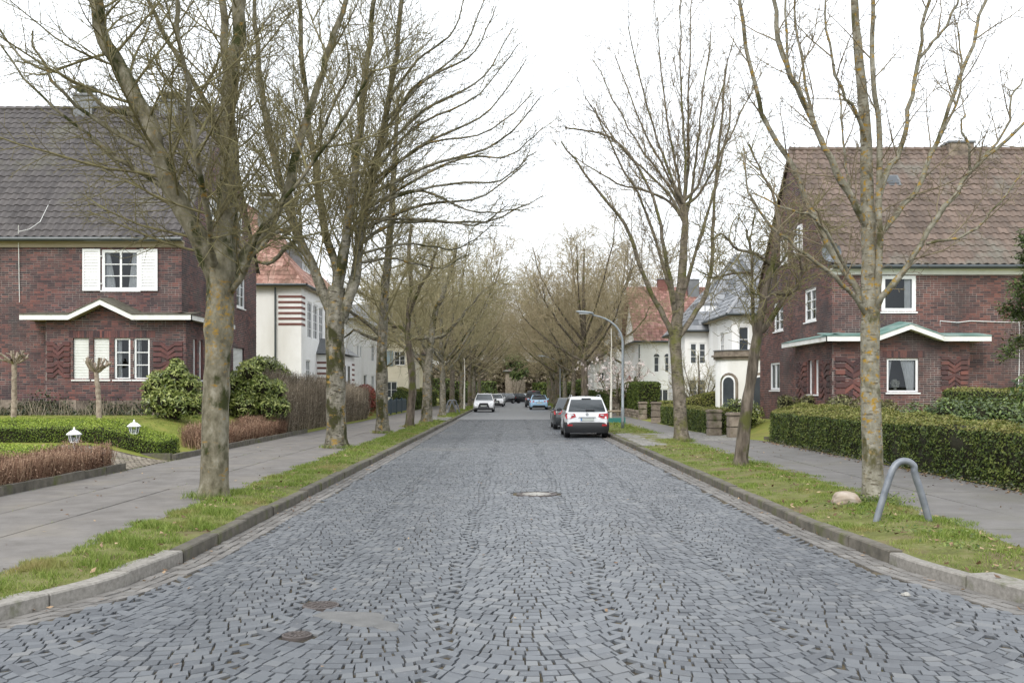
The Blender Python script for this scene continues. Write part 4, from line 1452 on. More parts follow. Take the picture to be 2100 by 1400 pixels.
a4 = limb_px(T, D2, loc, [(698, 660), (716, 610), (732, 550, .2), (742, 470, .3), (758, 390, .4), (780, 300, .5), (800, 200, .5), (815, 100, .6), (830, -40, .6)], 26, 8, 22)
a5 = limb_px(T, D2, loc, [(600, 470), (560, 480, -.3), (520, 520, -.5), (470, 500, -.9), (440, 440, -1.2)], 13, 4, 12)
a6 = limb_px(T, D2, loc, [(610, 490, .2), (585, 510, .8), (555, 540, 1.3), (520, 530, 1.8), (480, 470, 2.2)], 12, 4, 12)
arch = []
for (st, mid, end, w) in [((738, 500), (820, 455), (1112, 405), 9), ((742, 470), (850, 425), (1085, 330), 9), ((748, 440), (850, 390), (1060, 430), 8), ((758, 400), (880, 340), (1110, 200), 9), ((765, 370), (880, 290), (1080, 120), 8), ((778, 310), (880, 220), (1050, 60), 8), ((790, 250), (880, 160), (1020, 10), 8), ((735, 540), (800, 530), (960, 520), 7), ((748, 430), (930, 330), (1112, 260), 7), ((800, 200), (860, 120), (960, -40), 7), ((752, 420), (900, 380), (1100, 310), 7), ((760, 390), (860, 300), (1095, 190), 7), ((770, 350), (850, 260), (1060, 90), 7), ((785, 280), (850, 180), (1000, -20), 7), ((745, 450), (880, 450), (1040, 420), 6), ((740, 520), (830, 500), (1000, 470), 6), ((600, 450), (560, 300), (500, 120), 7), ((640, 320), (690, 200), (700, 40), 7)]:
    o = T.r.uniform(-1.8, 1.8)
    m2 = ((mid[0] + end[0]) / 2 + 20, (mid[1] + end[1]) / 2 + 25, o * .7)
    arch.append(limb_px(T, D2, loc, [(st[0], st[1], .2), (mid[0], mid[1], o * .35), m2, (end[0], end[1], o)], w, 2.0, 14, .03))
base = [a1, a2, a3, a4]
br = T.sprout(base, 5.0, lambda t, L: 3.3 * (1.1 - .65 * t), .62, .14, .05, 9, .009, .15, 'branch', .034)
br += arch + [a5, a6]
s1 = T.sprout(br, 4.6, lambda t, L: 1.2 * (1.1 - .6 * t), .55, .22, .07, 4, .008, .1, 'side', .011)
T.sprout(s1, 7.5, lambda t, L: .45, .7, .25, .1, 2, .011, .1, 'twig', .0075)
T.build('street_tree', 'wide fan crowned tree on the left verge, second trunk beside the bare hedge', 'tree', loc, M['bark2'], M['twig1'])

# --- third left tree, straight mossy leader
D3 = 39.5
loc = hero(D3, 785, 888, .13)
T = Tree(303, .0078)
limb_px(T, D3, loc, [(785, 894), (784, 850), (783, 780), (783, 710), (786, 650), (790, 590), (797, 520), (802, 450), (806, 370), (812, 280), (816, 200)], 30, 7, 24, .015)
br = T.sprout([T.limbs[0]], 6.5, lambda t, L: 3.6 * (1.25 - .75 * t), 1.1, .11, .06, 9, .011, .36, 'branch', .05)
x1 = limb_px(T, D3, loc, [(783, 690), (750, 660), (720, 640, -.5), (680, 610, -1), (640, 560, -1.2)], 10, 3, 12)
x2 = limb_px(T, D3, loc, [(786, 700), (755, 690, .5), (725, 680, .9), (700, 700, 1.1)], 9, 3, 10)
br += [x1, x2]
s1 = T.sprout(br, 3.6, lambda t, L: 1.2 * (1.1 - .6 * t), .7, .18, .09, 5, .010, .12, 'side', .016)
T.sprout(s1, 8, lambda t, L: .5, .8, .2, .12, 2, .013, .1, 'twig', .008)
T.build('street_tree', 'straight slender tree on the left verge, third trunk before the blue fence', 'tree', loc, M['bark2'], M['twig4'])

# --- fourth: dark crooked, fifth: forked with a level arm
D4 = 45.8
loc = hero(D4, 840, 876, .13)
T = Tree(404, .0075)
limb_px(T, D4, loc, [(839, 880), (842, 840), (846, 790), (842, 740), (836, 690), (838, 640), (842, 590), (838, 520), (845, 460)], 20, 6, 20, .02)
q1 = limb_px(T, D4, loc, [(838, 690), (822, 672), (806, 668), (794, 650), (780, 600)], 9, 4, 12)
q2 = limb_px(T, D4, loc, [(840, 640), (860, 590, -.4), (880, 560, -.8), (900, 500, -1)], 9, 4, 12)
br = T.sprout([T.limbs[0], q1, q2], 5.5, lambda t, L: 2.6 * (1.2 - .6 * t), 1.0, .12, .08, 8, .012, .42, 'branch', .05) + [q1, q2]
s1 = T.sprout(br, 4.0, lambda t, L: 1.1 * (1.1 - .6 * t), .75, .15, .1, 5, .012, .12, 'side', .016)
T.sprout(s1, 8, lambda t, L: .5, .8, .2, .14, 2, .014, .1, 'twig', .009)
T.build('street_tree', 'dark moss covered crooked trunk on the left verge beside the blue fence', 'tree', loc, M['bark4'], M['twig4'])

D5 = 52.7
loc = hero(D5, 875, 866, .13)
T = Tree(505, .0085)
limb_px(T, D5, loc, [(874, 872), (876, 830), (877, 780), (880, 730), (886, 685), (890, 650), (905, 610), (925, 560), (935, 500)], 24, 6, 20, .02)
q1 = limb_px(T, D5, loc, [(877, 770), (866, 748), (845, 722), (820, 705), (808, 680), (800, 640)], 11, 4, 14)
q2 = limb_px(T, D5, loc, [(884, 690), (862, 694, -.3), (842, 688, -.5), (825, 660, -.6)], 9, 4, 12)
q3 = limb_px(T, D5, loc, [(886, 690), (905, 690), (930, 668), (955, 640), (985, 600), (1020, 575)], 9, 3, 14)
q4 = limb_px(T, D5, loc, [(880, 730), (865, 700, .4), (850, 650, .6), (850, 580, .8)], 9, 4, 12)
br = T.sprout([T.limbs[0], q1, q2, q3, q4], 4.2, lambda t, L: 3.0 * (1.2 - .6 * t), .9, .10, .08, 8, .012, .45, 'branch', .05) + [q1, q2, q3, q4]
s1 = T.sprout(br, 3.6, lambda t, L: 1.25 * (1.1 - .6 * t), .75, .12, .1, 5, .012, .12, 'side', .018)
T.sprout(s1, 7.5, lambda t, L: .55, .8, .2, .14, 2, .015, .1, 'twig', .010)
T.build('street_tree', 'forked pale trunk with a level mossy arm on the left verge', 'tree', loc, M['bark2'], M['twig4'])

# --- near right tree, open crown of knobbly shoots
E1 = 15.1
loc = hero(E1, 1790, 1030, .13)
T = Tree(606, .0044)
limb_px(T, E1, loc, [(1790, 1046), (1790, 1010), (1789, 940), (1787, 860), (1785, 780), (1784, 700), (1784, 640), (1783, 570), (1781, 500), (1779, 420), (1777, 340), (1774, 250), (1766, 160), (1757, 70), (1752, -20), (1748, -140)], 52, 14, 34, .005)
T.limbs[0] = (T.limbs[0][0], np.interp(np.linspace(0, 1, 34), [0, .05, .12, .3, .36, .42, .55, .75, 1], [54, 46, 42, 37, 39, 34, 29, 22, 12]) * E1 / FPX / 2)
g = lambda pts, a, b_, n=20: limb_px(T, E1, loc, pts, a, b_, n, .022)
L1 = [g([(1790, 650), (1800, 590, -.1), (1803, 500, -.15), (1802, 400, -.2), (1806, 300, -.2), (1795, 200, -.3), (1790, 100, -.3), (1792, 0, -.4), (1795, -120, -.4)], 17, 8),
      g([(1780, 640), (1762, 600, .1), (1725, 545, .1), (1686, 480, .1), (1652, 405, .1), (1618, 330, 0), (1580, 270, 0), (1552, 180, -.1), (1532, 90, -.1), (1518, -20, -.2), (1512, -120, -.2)], 16, 7, 26),
      g([(1778, 470), (1760, 430, -.2), (1730, 380, -.3), (1695, 310, -.4), (1655, 225, -.4), (1618, 150, -.5), (1594, 80, -.5), (1586, -20, -.5), (1584, -120, -.5)], 17, 8, 24),
      g([(1655, 225, -.4), (1640, 190, -.6), (1615, 120, -.7), (1612, 0, -.8), (1612, -80, -.8)], 8, 4, 14),
      g([(1690, 300, -.4), (1670, 250, -.1), (1650, 160, .1), (1635, 60, .2), (1630, -50, .2)], 9, 4, 14),
      g([(1790, 640), (1815, 600, -.2), (1852, 560, -.3), (1880, 510, -.4), (1925, 440, -.5), (1960, 400, -.6), (1990, 350, -.6), (2040, 310, -.7), (2100, 255, -.8), (2150, 210, -.9)], 15, 5, 24),
      g([(1805, 480, -.1), (1850, 425, 0), (1880, 390, 0), (1905, 320, 0), (1938, 250, 0), (1955, 190, 0), (1990, 100, 0), (2015, 20, 0), (2030, -60, 0)], 13, 6, 22),
      g([(1803, 400, -.2), (1820, 350, .1), (1848, 300, .2), (1868, 210, .2), (1885, 120, .3), (1900, 30, .3), (1915, -60, .4)], 13, 6, 20),
      g([(1885, 120, .3), (1920, 80, .3), (1950, 40, .4), (1980, -30, .4)], 7, 4, 12),
      g([(1905, 320, 0), (1930, 280, .3), (1965, 200, .4), (1970, 120, .5), (1960, 50, .5)], 7, 3, 12),
      g([(1990, 350, -.6), (1985, 300, -.8), (1968, 260, -.9), (1985, 230, -.9)], 6, 3, 10),
      g([(2000, 340, -.6), (2060, 270, -.5), (2075, 200, -.5), (2100, 160, -.4)], 6, 3, 10),
      g([(1960, 400, -.6), (1900, 500, -.9), (1980, 480, -1.0), (2040, 430, -1.2), (2100, 350, -1.3)][1:], 6, 3, 12),
      g([(1778, 650), (1745, 600, -.3), (1705, 560, -.5), (1650, 520, -.6), (1600, 480, -.7), (1560, 440, -.8), (1535, 390, -.8), (1520, 330, -.9)], 11, 3.5, 20),
      g([(1770, 430), (1745, 400, .3), (1735, 330, .5), (1728, 250, .6), (1715, 160, .7)], 8, 3, 14),
      g([(1776, 300), (1760, 240, -.3), (1730, 190, -.4), (1700, 100, -.5), (1690, 0, -.6)], 9, 4, 14),
      g([(1740, 560, -.3), (1690, 470, -.7), (1660, 440, -.9), (1620, 430, -1.0), (1545, 400, -1.0)], 7, 3, 14)]
T.levels['branch'] = []
br = T.sprout(L1, 2.4, lambda t, L: 1.05 * (1.1 - .4 * t), .75, .35, .10, 6, .014, .15, 'branch', .013)
s1 = T.sprout(L1 + [T.limbs[0]], 4.5, lambda t, L: .28, .95, .5, .14, 4, .022, .12, 'side', .0065, zmin=2.6)
s2 = T.sprout(br, 8.0, lambda t, L: .3, .85, .5, .15, 4, .018, .1, 'side', .006)
T.sprout(s2 + s1, 16.0, lambda t, L: .11, .9, .3, .15, 2, .035, .2, 'twig', .0045)
T.build('street_tree', 'smooth pale trunk with orange lichen beside the boulder and bike hoop', 'tree', loc, M['bark3'], M['twig2'])

# --- second right tree: leaning, rough, with pruned tangled crown
E2 = 22.0
loc = hero(E2, 1517, 958, .13)
T = Tree(707, .0056)
limb_px(T, E2, loc, [(1515, 968), (1520, 930), (1528, 860), (1538, 790), (1548, 720), (1558, 660), (1568, 600), (1580, 550), (1592, 500), (1598, 440)], 32, 10, 22, .01)
h = lambda pts, a, b_, n=14: limb_px(T, E2, loc, pts, a, b_, n, .02)
L1 = [h([(1562, 680), (1585, 650, -.2), (1612, 605, -.3), (1638, 585, -.4), (1645, 550, -.5), (1635, 510, -.6)], 14, 5),
      h([(1548, 700), (1544, 640, .2), (1542, 580, .3), (1540, 520, .3), (1530, 470, .4)], 8, 4),
      h([(1582, 545), (1550, 520, -.3), (1510, 510, -.4), (1480, 480, -.5), (1460, 490, -.5)], 8, 3),
      h([(1590, 500), (1625, 470, .3), (1650, 440, .5), (1690, 430, .6)], 8, 3),
      h([(1575, 570), (1600, 540, .4), (1625, 500, .8), (1640, 440, .9)], 8, 3),
      h([(1545, 560, .3), (1500, 560, .4), (1465, 570, .5), (1440, 560, .6)], 6, 3),
      h([(1612, 605, -.3), (1590, 600, -.5), (1570, 610, -.7), (1540, 600, -.8)], 6, 3),
      h([(1598, 450), (1585, 400, 0), (1560, 350, .1), (1540, 300, .2)], 7, 3)]
br = T.sprout(L1 + [T.limbs[0]], 6, lambda t, L: 1.2 * (1.1 - .4 * t), 1.0, .12, .14, 7, .013, .45, 'branch', .02)
br += T.sprout(L1, 5, lambda t, L: 1.1, .9, .2, .14, 7, .013, .1, 'branch', .018)
s1 = T.sprout(br, 5.0, lambda t, L: .45, .85, .25, .16, 5, .013, .1, 'side', .009)
T.sprout(s1, 9.0, lambda t, L: .2, .9, .3, .16, 2, .02, .1, 'twig', .006)
T.build('street_tree', 'leaning rough barked dark trunk on the right verge with tangled low crown', 'tree', loc, M['bark4'], M['twig1'])

# --- third right tree: broom of long upright shoots
E3 = 33.1
loc = hero(E3, 1397, 905, .13)
T = Tree(808, .0068)
limb_px(T, E3, loc, [(1397, 913), (1396, 870), (1393, 810), (1388, 750), (1385, 705), (1388, 660), (1395, 600), (1400, 540), (1404, 480), (1406, 425)], 33, 16, 24, .01)
T.limbs[0] = (T.limbs[0][0], np.interp(np.linspace(0, 1, 24), [0, .06, .2, .42, .5, 1], [36, 29, 26, 23, 25, 11]) * E3 / FPX / 2)
k = lambda pts, a, b_, n=18: limb_px(T, E3, loc, pts, a, b_, n, .03)
L1 = [k([(1384, 700), (1362, 650, -.2), (1335, 600, -.4), (1312, 545, -.6), (1290, 480, -.8), (1250, 420, -1.0), (1195, 350, -1.1), (1150, 290, -1.2)], 13, 3, 22),
      k([(1392, 690), (1420, 650, .2), (1448, 600, .3), (1460, 530, .4), (1462, 450, .5), (1470, 350, .6), (1480, 230, .8), (1490, 120, .8)], 13, 3, 22),
      k([(1386, 680), (1380, 620, .5), (1365, 560, .8), (1340, 480, 1.1), (1310, 400, 1.4), (1270, 330, 1.6), (1220, 220, 1.7)], 11, 3, 20),
      k([(1395, 620), (1420, 540, -.5), (1450, 440, -1.0), (1480, 330, -1.3), (1500, 200, -1.6)], 10, 3, 18),
      k([(1388, 660), (1375, 580, -.6), (1360, 500, -1.0), (1345, 420, -1.2), (1300, 330, -1.4), (1250, 280, -1.5), (1160, 260, -1.6)], 10, 3, 18)]
for (x1_, y1_, x2_, y2_, o) in [(1365, 390, 1200, 200, -.6), (1370, 380, 1215, 120, .5), (1380, 370, 1290, 60, -.4), (1390, 360, 1345, 40, .6), (1405, 330, 1395, 0, -.3), (1412, 330, 1420, -20, .3), (1425, 350, 1460, 60, .7), (1435, 370, 1505, 80, -.6), (1440, 390, 1560, 150, .2), (1360, 405, 1180, 320, .9), (1380, 380, 1260, 110, 1.0)]:
    L1.append(k([(1404 + T.r.uniform(-1, 1), 432 + T.r.uniform(-28, 55)), (x1_, y1_, o * .4), ((x1_ + x2_) / 2 - 4, (y1_ + y2_) / 2 + 12, o), (x2_, y2_, o * 1.8)], 7.5, 2.0, 16))
br = T.sprout(L1, 2.8, lambda t, L: 2.0 * (1.15 - .6 * t), .5, .3, .06, 8, .008, .2, 'branch', .018)
s1 = T.sprout(br + L1, 3.0, lambda t, L: .6, .6, .4, .09, 4, .010, .15, 'side', .009)
T.sprout(s1, 10.0, lambda t, L: .22, .8, .4, .12, 2, .018, .1, 'twig', .006)
T.build('street_tree', 'young tree with a broom of upright shoots behind the low pillar hedge', 'tree', loc, M['bark5'], M['twig2'])


# --- mature kinds for the rest of the avenue
def avenue_kind(seed, H, trunk_h, r0, spread, nl, barkm, twigm, rmin, dens=1.0, upr=.12, ang=.75, low=True):
    T = Tree(seed, rmin)
    rr = T.r
    T.limb([(0, 0, -.1), (.05, 0, trunk_h * .4), (rr.uniform(-.1, .1), 0, trunk_h), (rr.uniform(-.2, .2), rr.uniform(-.2, .2), trunk_h * 1.35), (rr.uniform(-.3, .3), rr.uniform(-.3, .3), H * .62), (0, 0, H * .84)], r0 * 1.1, r0 * .18, 20, .02)
    T.limbs[0] = (T.limbs[0][0], np.interp(np.linspace(0, 1, 20), [0, .06, .3, 1], [1.25, 1.0, .85, .18]) * r0)
    L1 = []
    for i in range(nl):
        a = i * 2.4 + rr.uniform(-.4, .4)
        f = i / max(1, nl - 1)
        z0 = trunk_h * (.95 + .5 * f) + rr.uniform(-.2, .2)
        ln = spread * rr.uniform(.75, 1.05) * (1 - .25 * f)
        rise = (H - z0) * (.35 + .45 * f) * rr.uniform(.8, 1.1)
        dx, dy = math.cos(a), math.sin(a)
        L1.append(T.limb([(0, 0, z0), (dx * ln * .3, dy * ln * .3, z0 + rise * .22), (dx * ln * .62, dy * ln * .62, z0 + rise * .52), (dx * ln * .9, dy * ln * .9, z0 + rise * .85), (dx * ln * 1.02, dy * ln * 1.02, z0 + rise * 1.15)], r0 * .42 * (1 - .3 * f), .03, 14, .05))
    br = T.sprout(L1 + [T.limbs[0]], 2.6 * dens, lambda t, L: 2.8 * (1.15 - .6 * t) * spread / 5, ang, upr, .08, 8, .012, .38, 'branch', .06)
    br += T.sprout(L1, 1.6 * dens, lambda t, L: 2.2 * spread / 5, .9, upr, .08, 8, .012, .2, 'branch', .05)
    s1 = T.sprout(br, 3.2 * dens, lambda t, L: 1.2 * (1.1 - .5 * t) * spread / 5, .8, .05, .12, 4, .012, .1, 'side', .02)
    T.sprout(s1, 5.0 * dens, lambda t, L: .6, .8, .1, .15, 2, .018, .1, 'twig', .013)
    return T


kindA = avenue_kind(11, 15, 3.6, .28, 5.6, 9, None, None, .010, .88)
treeA = kindA.build('street_tree', None, None, (-5.1, 67, .13), M['bark2'], M['twig4'], tw_sides=(4, 3, 3), sides=10)
kindB = avenue_kind(12, 14.5, 3.9, .30, 5.2, 12, None, None, .010, .98, .10, .85)
treeB = kindB.build('street_tree', None, None, (5.2, 70, .13), M['bark4'], M['twig3'], tw_sides=(4, 3, 3), sides=10)
kindC = avenue_kind(13, 16, 4.2, .26, 6.4, 8, None, None, .013, .78, .14, .65)
treeC = kindC.build('street_tree', None, None, (-5.2, 75, .13), M['bark5'], M['twig3'], tw_sides=(4, 3, 3), sides=10)
GL = 'bare street trees farther down the left verge'
GRr = 'bare street trees farther down the right verge'
used = set()


def put(src, x, y, z, rz, sc, label, group, cat='tree'):
    if src.name not in used:
        o = src
        used.add(src.name)
    else:
        o = copy_tree(src)
    o.location = (x, y, z)
    o.rotation_euler = (0, 0, rz)
    o.scale = (sc, sc, sc)
    for k in ('label', 'category', 'group'):
        if k in o:
            del o[k]
    return tag(o, label, cat, group)


put(treeB, 5.3, 70, .12, .4, 1.0, 'big round crowned bare tree on the right verge beside the magnolia', None)
put(treeA, -4.85, 66.5, .12, 1.0, .86, 'slender bare tree on the left verge beside the galvanised bike hoops', GL)
put(treeC, -4.7, 75, .12, 2.1, .88, 'bare tree on the left verge directly behind the bike hoops', GL)
put(treeA, -4.75, 91, .12, 2.9, 1.02, 'thick grey trunk on the left verge just before the white parked SUV', GL)
put(treeC, -4.6, 104, .12, 4.4, .95, 'bare tree rising behind the front white SUV on the left', GL)
ORD = ('first', 'second', 'third', 'fourth', 'fifth')
for i, y in enumerate((114, 123, 133, 142)):
    put((treeA, treeB, treeC)[i % 3], -4.8 + RR.uniform(-.3, .3), y, .12, RR.uniform(0, 6), RR.uniform(.85, 1.0), ORD[i] + ' far bare tree on the left verge counted from the parked white estate', 'far bare trees closing the left verge')
put(treeC, 5.3, 82, .12, 3.2, .85, 'bare tree on the right verge beside the light blue car', GRr)
put(treeA, 5.2, 94, .12, 5.0, .90, 'lichen green trunk on the right verge just behind the light blue car', GRr)
for i, y in enumerate((101, 109, 118, 127, 137)):
    put((treeB, treeC, treeA)[i % 3], 5.2 + RR.uniform(-.3, .3), y, .12, RR.uniform(0, 6), RR.uniform(.85, 1.0), ORD[i] + ' far bare tree on the right verge counted from the tall black van', 'far bare trees closing the right verge')
# garden and background trees
bg = [(-14, 88 + 12, 'bare tree directly behind the cream house'), (-13, 109, 'bare tree between the cream house and the pale far house'), (-15, 127, 'bare tree behind the pale far house on the left'), (-9.5, 133, 'bare tree in front of the far left end hedge'),
      (-9, 161, 'bare tree just behind the left end of the closing hedge'), (-16, 165, 'bare tree farthest left behind the closing hedge'), (-3.6, 162, 'bare tree beside the left wall of the end house'), (4.2, 161, 'bare tree beside the right wall of the end house'), (9, 163, 'bare tree behind the right half of the closing hedge'),
      (1, 170, 'bare tree rising behind the roof of the end house'), (13, 107, 'bare tree behind the white gabled house on the right'), (12, 128, 'bare tree behind the low white house on the far right'), (10.3, 86.5, 'bare garden tree between the red roofed house and the gabled house'), (20, 138, 'bare tree farthest right at the end of the street'),
      (-12.5, 84.5, 'bare garden tree between the plain white house and the cream house'), (23, 88, 'bare tree rising behind the red roofed house'), (-24, 84, 'bare tree rising behind the plain white house')]
for i, (x, y, lab) in enumerate(bg):
    put((treeC, treeB, treeA)[i % 3], x, y, .3, RR.uniform(0, 6.2), RR.uniform(.8, 1.08), lab, 'bare garden trees closing the view')

# ---------------------------------------------------------------- building kit
def wall_bricks(quads, o, ud, nd, zd=np.array([0, 0, 1.0]), proud=.008):
    """rects (u0,u1,z0,z1) on the plane o + u*ud + z*zd -> boxes without a back (verts (n,8,3))"""
    q = np.array(quads, float)
    n = len(q)
    U = np.stack([q[:, 0], q[:, 1], q[:, 1], q[:, 0]], 1)
    Z = np.stack([q[:, 2], q[:, 2], q[:, 3], q[:, 3]], 1)
    jit = RNGB.normal(0, .0016, (n, 1))
    base = o + U[..., None] * ud + Z[..., None] * zd
    cu, cz = U.mean(1, keepdims=True), Z.mean(1, keepdims=True)
    ch = .004
    U2 = U + np.sign(cu - U) * ch
    Z2 = Z + np.sign(cz - Z) * ch
    front = o + U2[..., None] * ud + Z2[..., None] * zd + (proud + jit)[..., None] * nd
    return np.concatenate([base, front], 1)


RNGB = np.random.default_rng(55)
BC, BL, BH = .0770, .25, .062               # course height, brick module, brick height


def brick_rects(u0, u1, z0, z1, holes, inside=None):
    """cross bond: stretcher and header courses, cut at openings"""
    out = []
    zi = int(math.floor(z0 / BC))
    while zi * BC < z1:
        za, zb = zi * BC + .006, zi * BC + .006 + BH
        za2, zb2 = max(za, z0), min(zb, z1)
        if zb2 - za2 > .02:
            mod = BL
            u = math.floor(u0 / mod) * mod + (.125 if zi % 2 else 0) - mod
            cuts = [(h[0], h[1]) for h in holes if h[2] < (za + zb) / 2 < h[3]]
            k = 0
            while u < u1:
                ln = (BL if (zi + k) % 3 else BL / 2)
                a, b_ = max(u + .005, u0), min(u + ln - .005, u1)
                k += 1
                u += ln
                segs = [(a, b_)]
                for (h0, h1) in cuts:
                    ns = []
                    for (s, e) in segs:
                        if e <= h0 or s >= h1:
                            ns.append((s, e))
                        else:
                            if s < h0:
                                ns.append((s, h0))
                            if e > h1:
                                ns.append((h1, e))
                    segs = ns
                for (s, e) in segs:
                    if inside is not None:
                        lo, hi = inside((za2 + zb2) / 2)
                        s, e = max(s, lo), min(e, hi)
                    if e - s > .02:
                        out.append((s, e, za2, zb2))
        zi += 1
    return out


BRICK_UNIT = {}


def brick_unit(m):
    if m.name not in BRICK_UNIT:
        q = MB()
        s, c = .5, .47
        q.add([(-s, 0, -s), (s, 0, -s), (s, 0, s), (-s, 0, s), (-c, -1, -c * .94), (c, -1, -c * .94), (c, -1, c * .94), (-c, -1, c * .94)], [(4, 5, 6, 7), (0, 1, 5, 4), (1, 2, 6, 5), (2, 3, 7, 6), (3, 0, 4, 7)])
        BRICK_UNIT[m.name] = q.mesh('brick', m)
    return BRICK_UNIT[m.name]


def sheet_with_holes(mb, u0, u1, z0, z1, holes, P, mi=0):
    us = sorted({u0, u1, *[min(max(h[0], u0), u1) for h in holes], *[min(max(h[1], u0), u1) for h in holes]})
    zs = sorted({z0, z1, *[min(max(h[2], z0), z1) for h in holes], *[min(max(h[3], z0), z1) for h in holes]})
    for a, b_ in zip(us[:-1], us[1:]):
        for c, d in zip(zs[:-1], zs[1:]):
            m = ((a + b_) / 2, (c + d) / 2)
            if any(h[0] < m[0] < h[1] and h[2] < m[1] < h[3] for h in holes):
                continue
            mb.quad(P(a, c), P(b_, c), P(b_, d), P(a, d), mi)


def wall(house, o, ud, u0, u1, z0, z1, holes, brick=None, base=None, reveal=.16, inside=None, singles=None, extra=None, gable=None):
    """wall of a house: sheet with real openings, reveals and, if asked, laid bricks. returns the wall part"""
    ud = np.array(ud, float)
    nd = np.array([ud[1], -ud[0], 0.0])
    o = np.array(o, float)
    P = lambda u, z, d=0.0: tuple(o + u * ud + z * np.array([0, 0, 1.0]) + d * nd)
    mb = MB()
    sheet_with_holes(mb, u0, u1, z0, z1, holes, P)
    if gable:                                   # (ua, ub, z_eave, u_ridge, z_ridge)
        ua, ub, ze, ur, zr = gable
        mb.poly([P(ua, ze), P(ub, ze), P(ur, zr)])
    for h in holes:
        a, b_, c, d = h[:4]
        for q in ((P(a, c), P(a, d), P(a, d, -reveal), P(a, c, -reveal)), (P(b_, d), P(b_, c), P(b_, c, -reveal), P(b_, d, -reveal)),
                  (P(b_, c), P(a, c), P(a, c, -reveal), P(b_, c, -reveal)), (P(a, d), P(b_, d), P(b_, d, -reveal), P(a, d, -reveal))):
            mb.quad(*q, 1)
    w = mb.build('wall', [base, brick or base], house)
    if brick:
        rects = brick_rects(u0, u1, z0, z1, holes, inside)
        if gable:
            ua, ub, ze, ur, zr = gable
            ins = lambda z: (ua + (ur - ua) * (z - ze) / (zr - ze) + .02, ub - (ub - ur) * (z - ze) / (zr - ze) - .02)
            rects += brick_rects(ua, ub, z1, zr - .05, [], ins)
        R_ = np.array(rects)
        mask = np.zeros(len(R_), bool)
        if singles:
            cu, cz = R_[:, :2].mean(1), R_[:, 2:].mean(1)
            sc = np.array([singles(a, b_) for a, b_ in zip(cu, cz)])
            order = np.argsort(sc)
            mask[order[:singles.n]] = True
        V = wall_bricks(R_[~mask], o, ud, nd)
        q = MB()
        q.add(V.reshape(-1, 3), (SETT_F[None] + (np.arange(len(V)) * 8)[:, None, None]).reshape(-1, 4))
        q.build('bricks', brick, w, kind='stuff')
        un = brick_unit(brick)
        rz = math.atan2(ud[1], ud[0])
        for r in R_[mask]:
            inst('brick', un, w, P((r[0] + r[1]) / 2, (r[2] + r[3]) / 2), rot=(0, 0, rz), scale=(r[1] - r[0], .009 + RR.uniform(-.002, .002), r[3] - r[2]))
    return w, P


def window(house, P, u0, u1, z0, z1, cols=2, rows=3, depth=.09, fw=.075, bar=.03, sill=True, curtain=None, glass='glass', roomd=.5, split=None, frame='paint', mull=.07):
    """framed window set in an opening: frame, glazing bars, a pane per light, room behind"""
    mb = MB()
    def bx(a, b_, c, d, f, e, m=0):
        pts = [P(a, c, f), P(b_, c, f), P(b_, d, f), P(a, d, f), P(a, c, e), P(b_, c, e), P(b_, d, e), P(a, d, e)]
        mb.add(pts, np.array([(0, 3, 2, 1), (4, 5, 6, 7), (0, 1, 5, 4), (1, 2, 6, 5), (2, 3, 7, 6), (3, 0, 4, 7)]), m)
    i, e = -depth - .05, -depth + .02
    bx(u0, u1, z0, z0 + fw, i, e)
    bx(u0, u1, z1 - fw, z1, i, e)
    bx(u0, u0 + fw, z0 + fw, z1 - fw, i, e)
    bx(u1 - fw, u1, z0 + fw, z1 - fw, i, e)
    ua, ub, za, zb = u0 + fw, u1 - fw, z0 + fw, z1 - fw
    cs = np.linspace(ua, ub, cols + 1)
    rs = np.linspace(za, zb, rows + 1)
    for k, c in enumerate(cs[1:-1]):
        bx(c - mull / 2, c + mull / 2, za, zb, i, e - .004)
    for r in rs[1:-1]:
        bx(ua, ub, r - bar / 2, r + bar / 2, i + .01, e - .012)
    if sill:
        bx(u0 - .05, u1 + .05, z0 - .05, z0 - .002, -.10, .05)
    w = mb.build('window', M[frame], house)
    for a in range(cols):
        for r in range(rows):
            q = MB()
            q.quad(P(cs[a], rs[r], -depth - .022), P(cs[a + 1], rs[r], -depth - .022), P(cs[a + 1], rs[r + 1], -depth - .022), P(cs[a], rs[r + 1], -depth - .022))
            q.build('pane', M[glass], w)
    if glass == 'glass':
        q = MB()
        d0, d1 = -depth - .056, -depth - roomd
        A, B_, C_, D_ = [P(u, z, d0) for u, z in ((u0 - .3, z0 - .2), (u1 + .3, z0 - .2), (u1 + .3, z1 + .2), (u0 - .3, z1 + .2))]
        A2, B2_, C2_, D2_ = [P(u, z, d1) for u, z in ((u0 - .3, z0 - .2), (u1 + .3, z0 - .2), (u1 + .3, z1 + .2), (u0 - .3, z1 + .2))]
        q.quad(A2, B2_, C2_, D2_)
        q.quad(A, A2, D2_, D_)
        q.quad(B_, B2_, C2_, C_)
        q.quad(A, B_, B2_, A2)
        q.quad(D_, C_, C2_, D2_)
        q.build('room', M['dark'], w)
        for (ca, cb, ta, tb) in (curtain or []):
            # (bottom from-to, top from-to) as shares of the width
            q = MB()
            k = 18
            W_ = ub - ua
            V = []
            for j, (z, (x0, x1)) in enumerate(((za, (ca, cb)), (za + (zb - za) * .55, ((ca + ta) / 2, (cb + tb) / 2)), (zb, (ta, tb)))):
                for s in range(k):
                    f = s / (k - 1)
                    V.append(P(ua + W_ * (x0 + (x1 - x0) * f), z, -depth - .10 - .025 * math.sin(s * 1.9)))
            F = [(j * k + s, j * k + s + 1, (j + 1) * k + s + 1, (j + 1) * k + s) for j in range(2) for s in range(k - 1)]
            q.add(V, F)
            q.build('curtain', M['curtain'], w, smooth_=True)
    return w


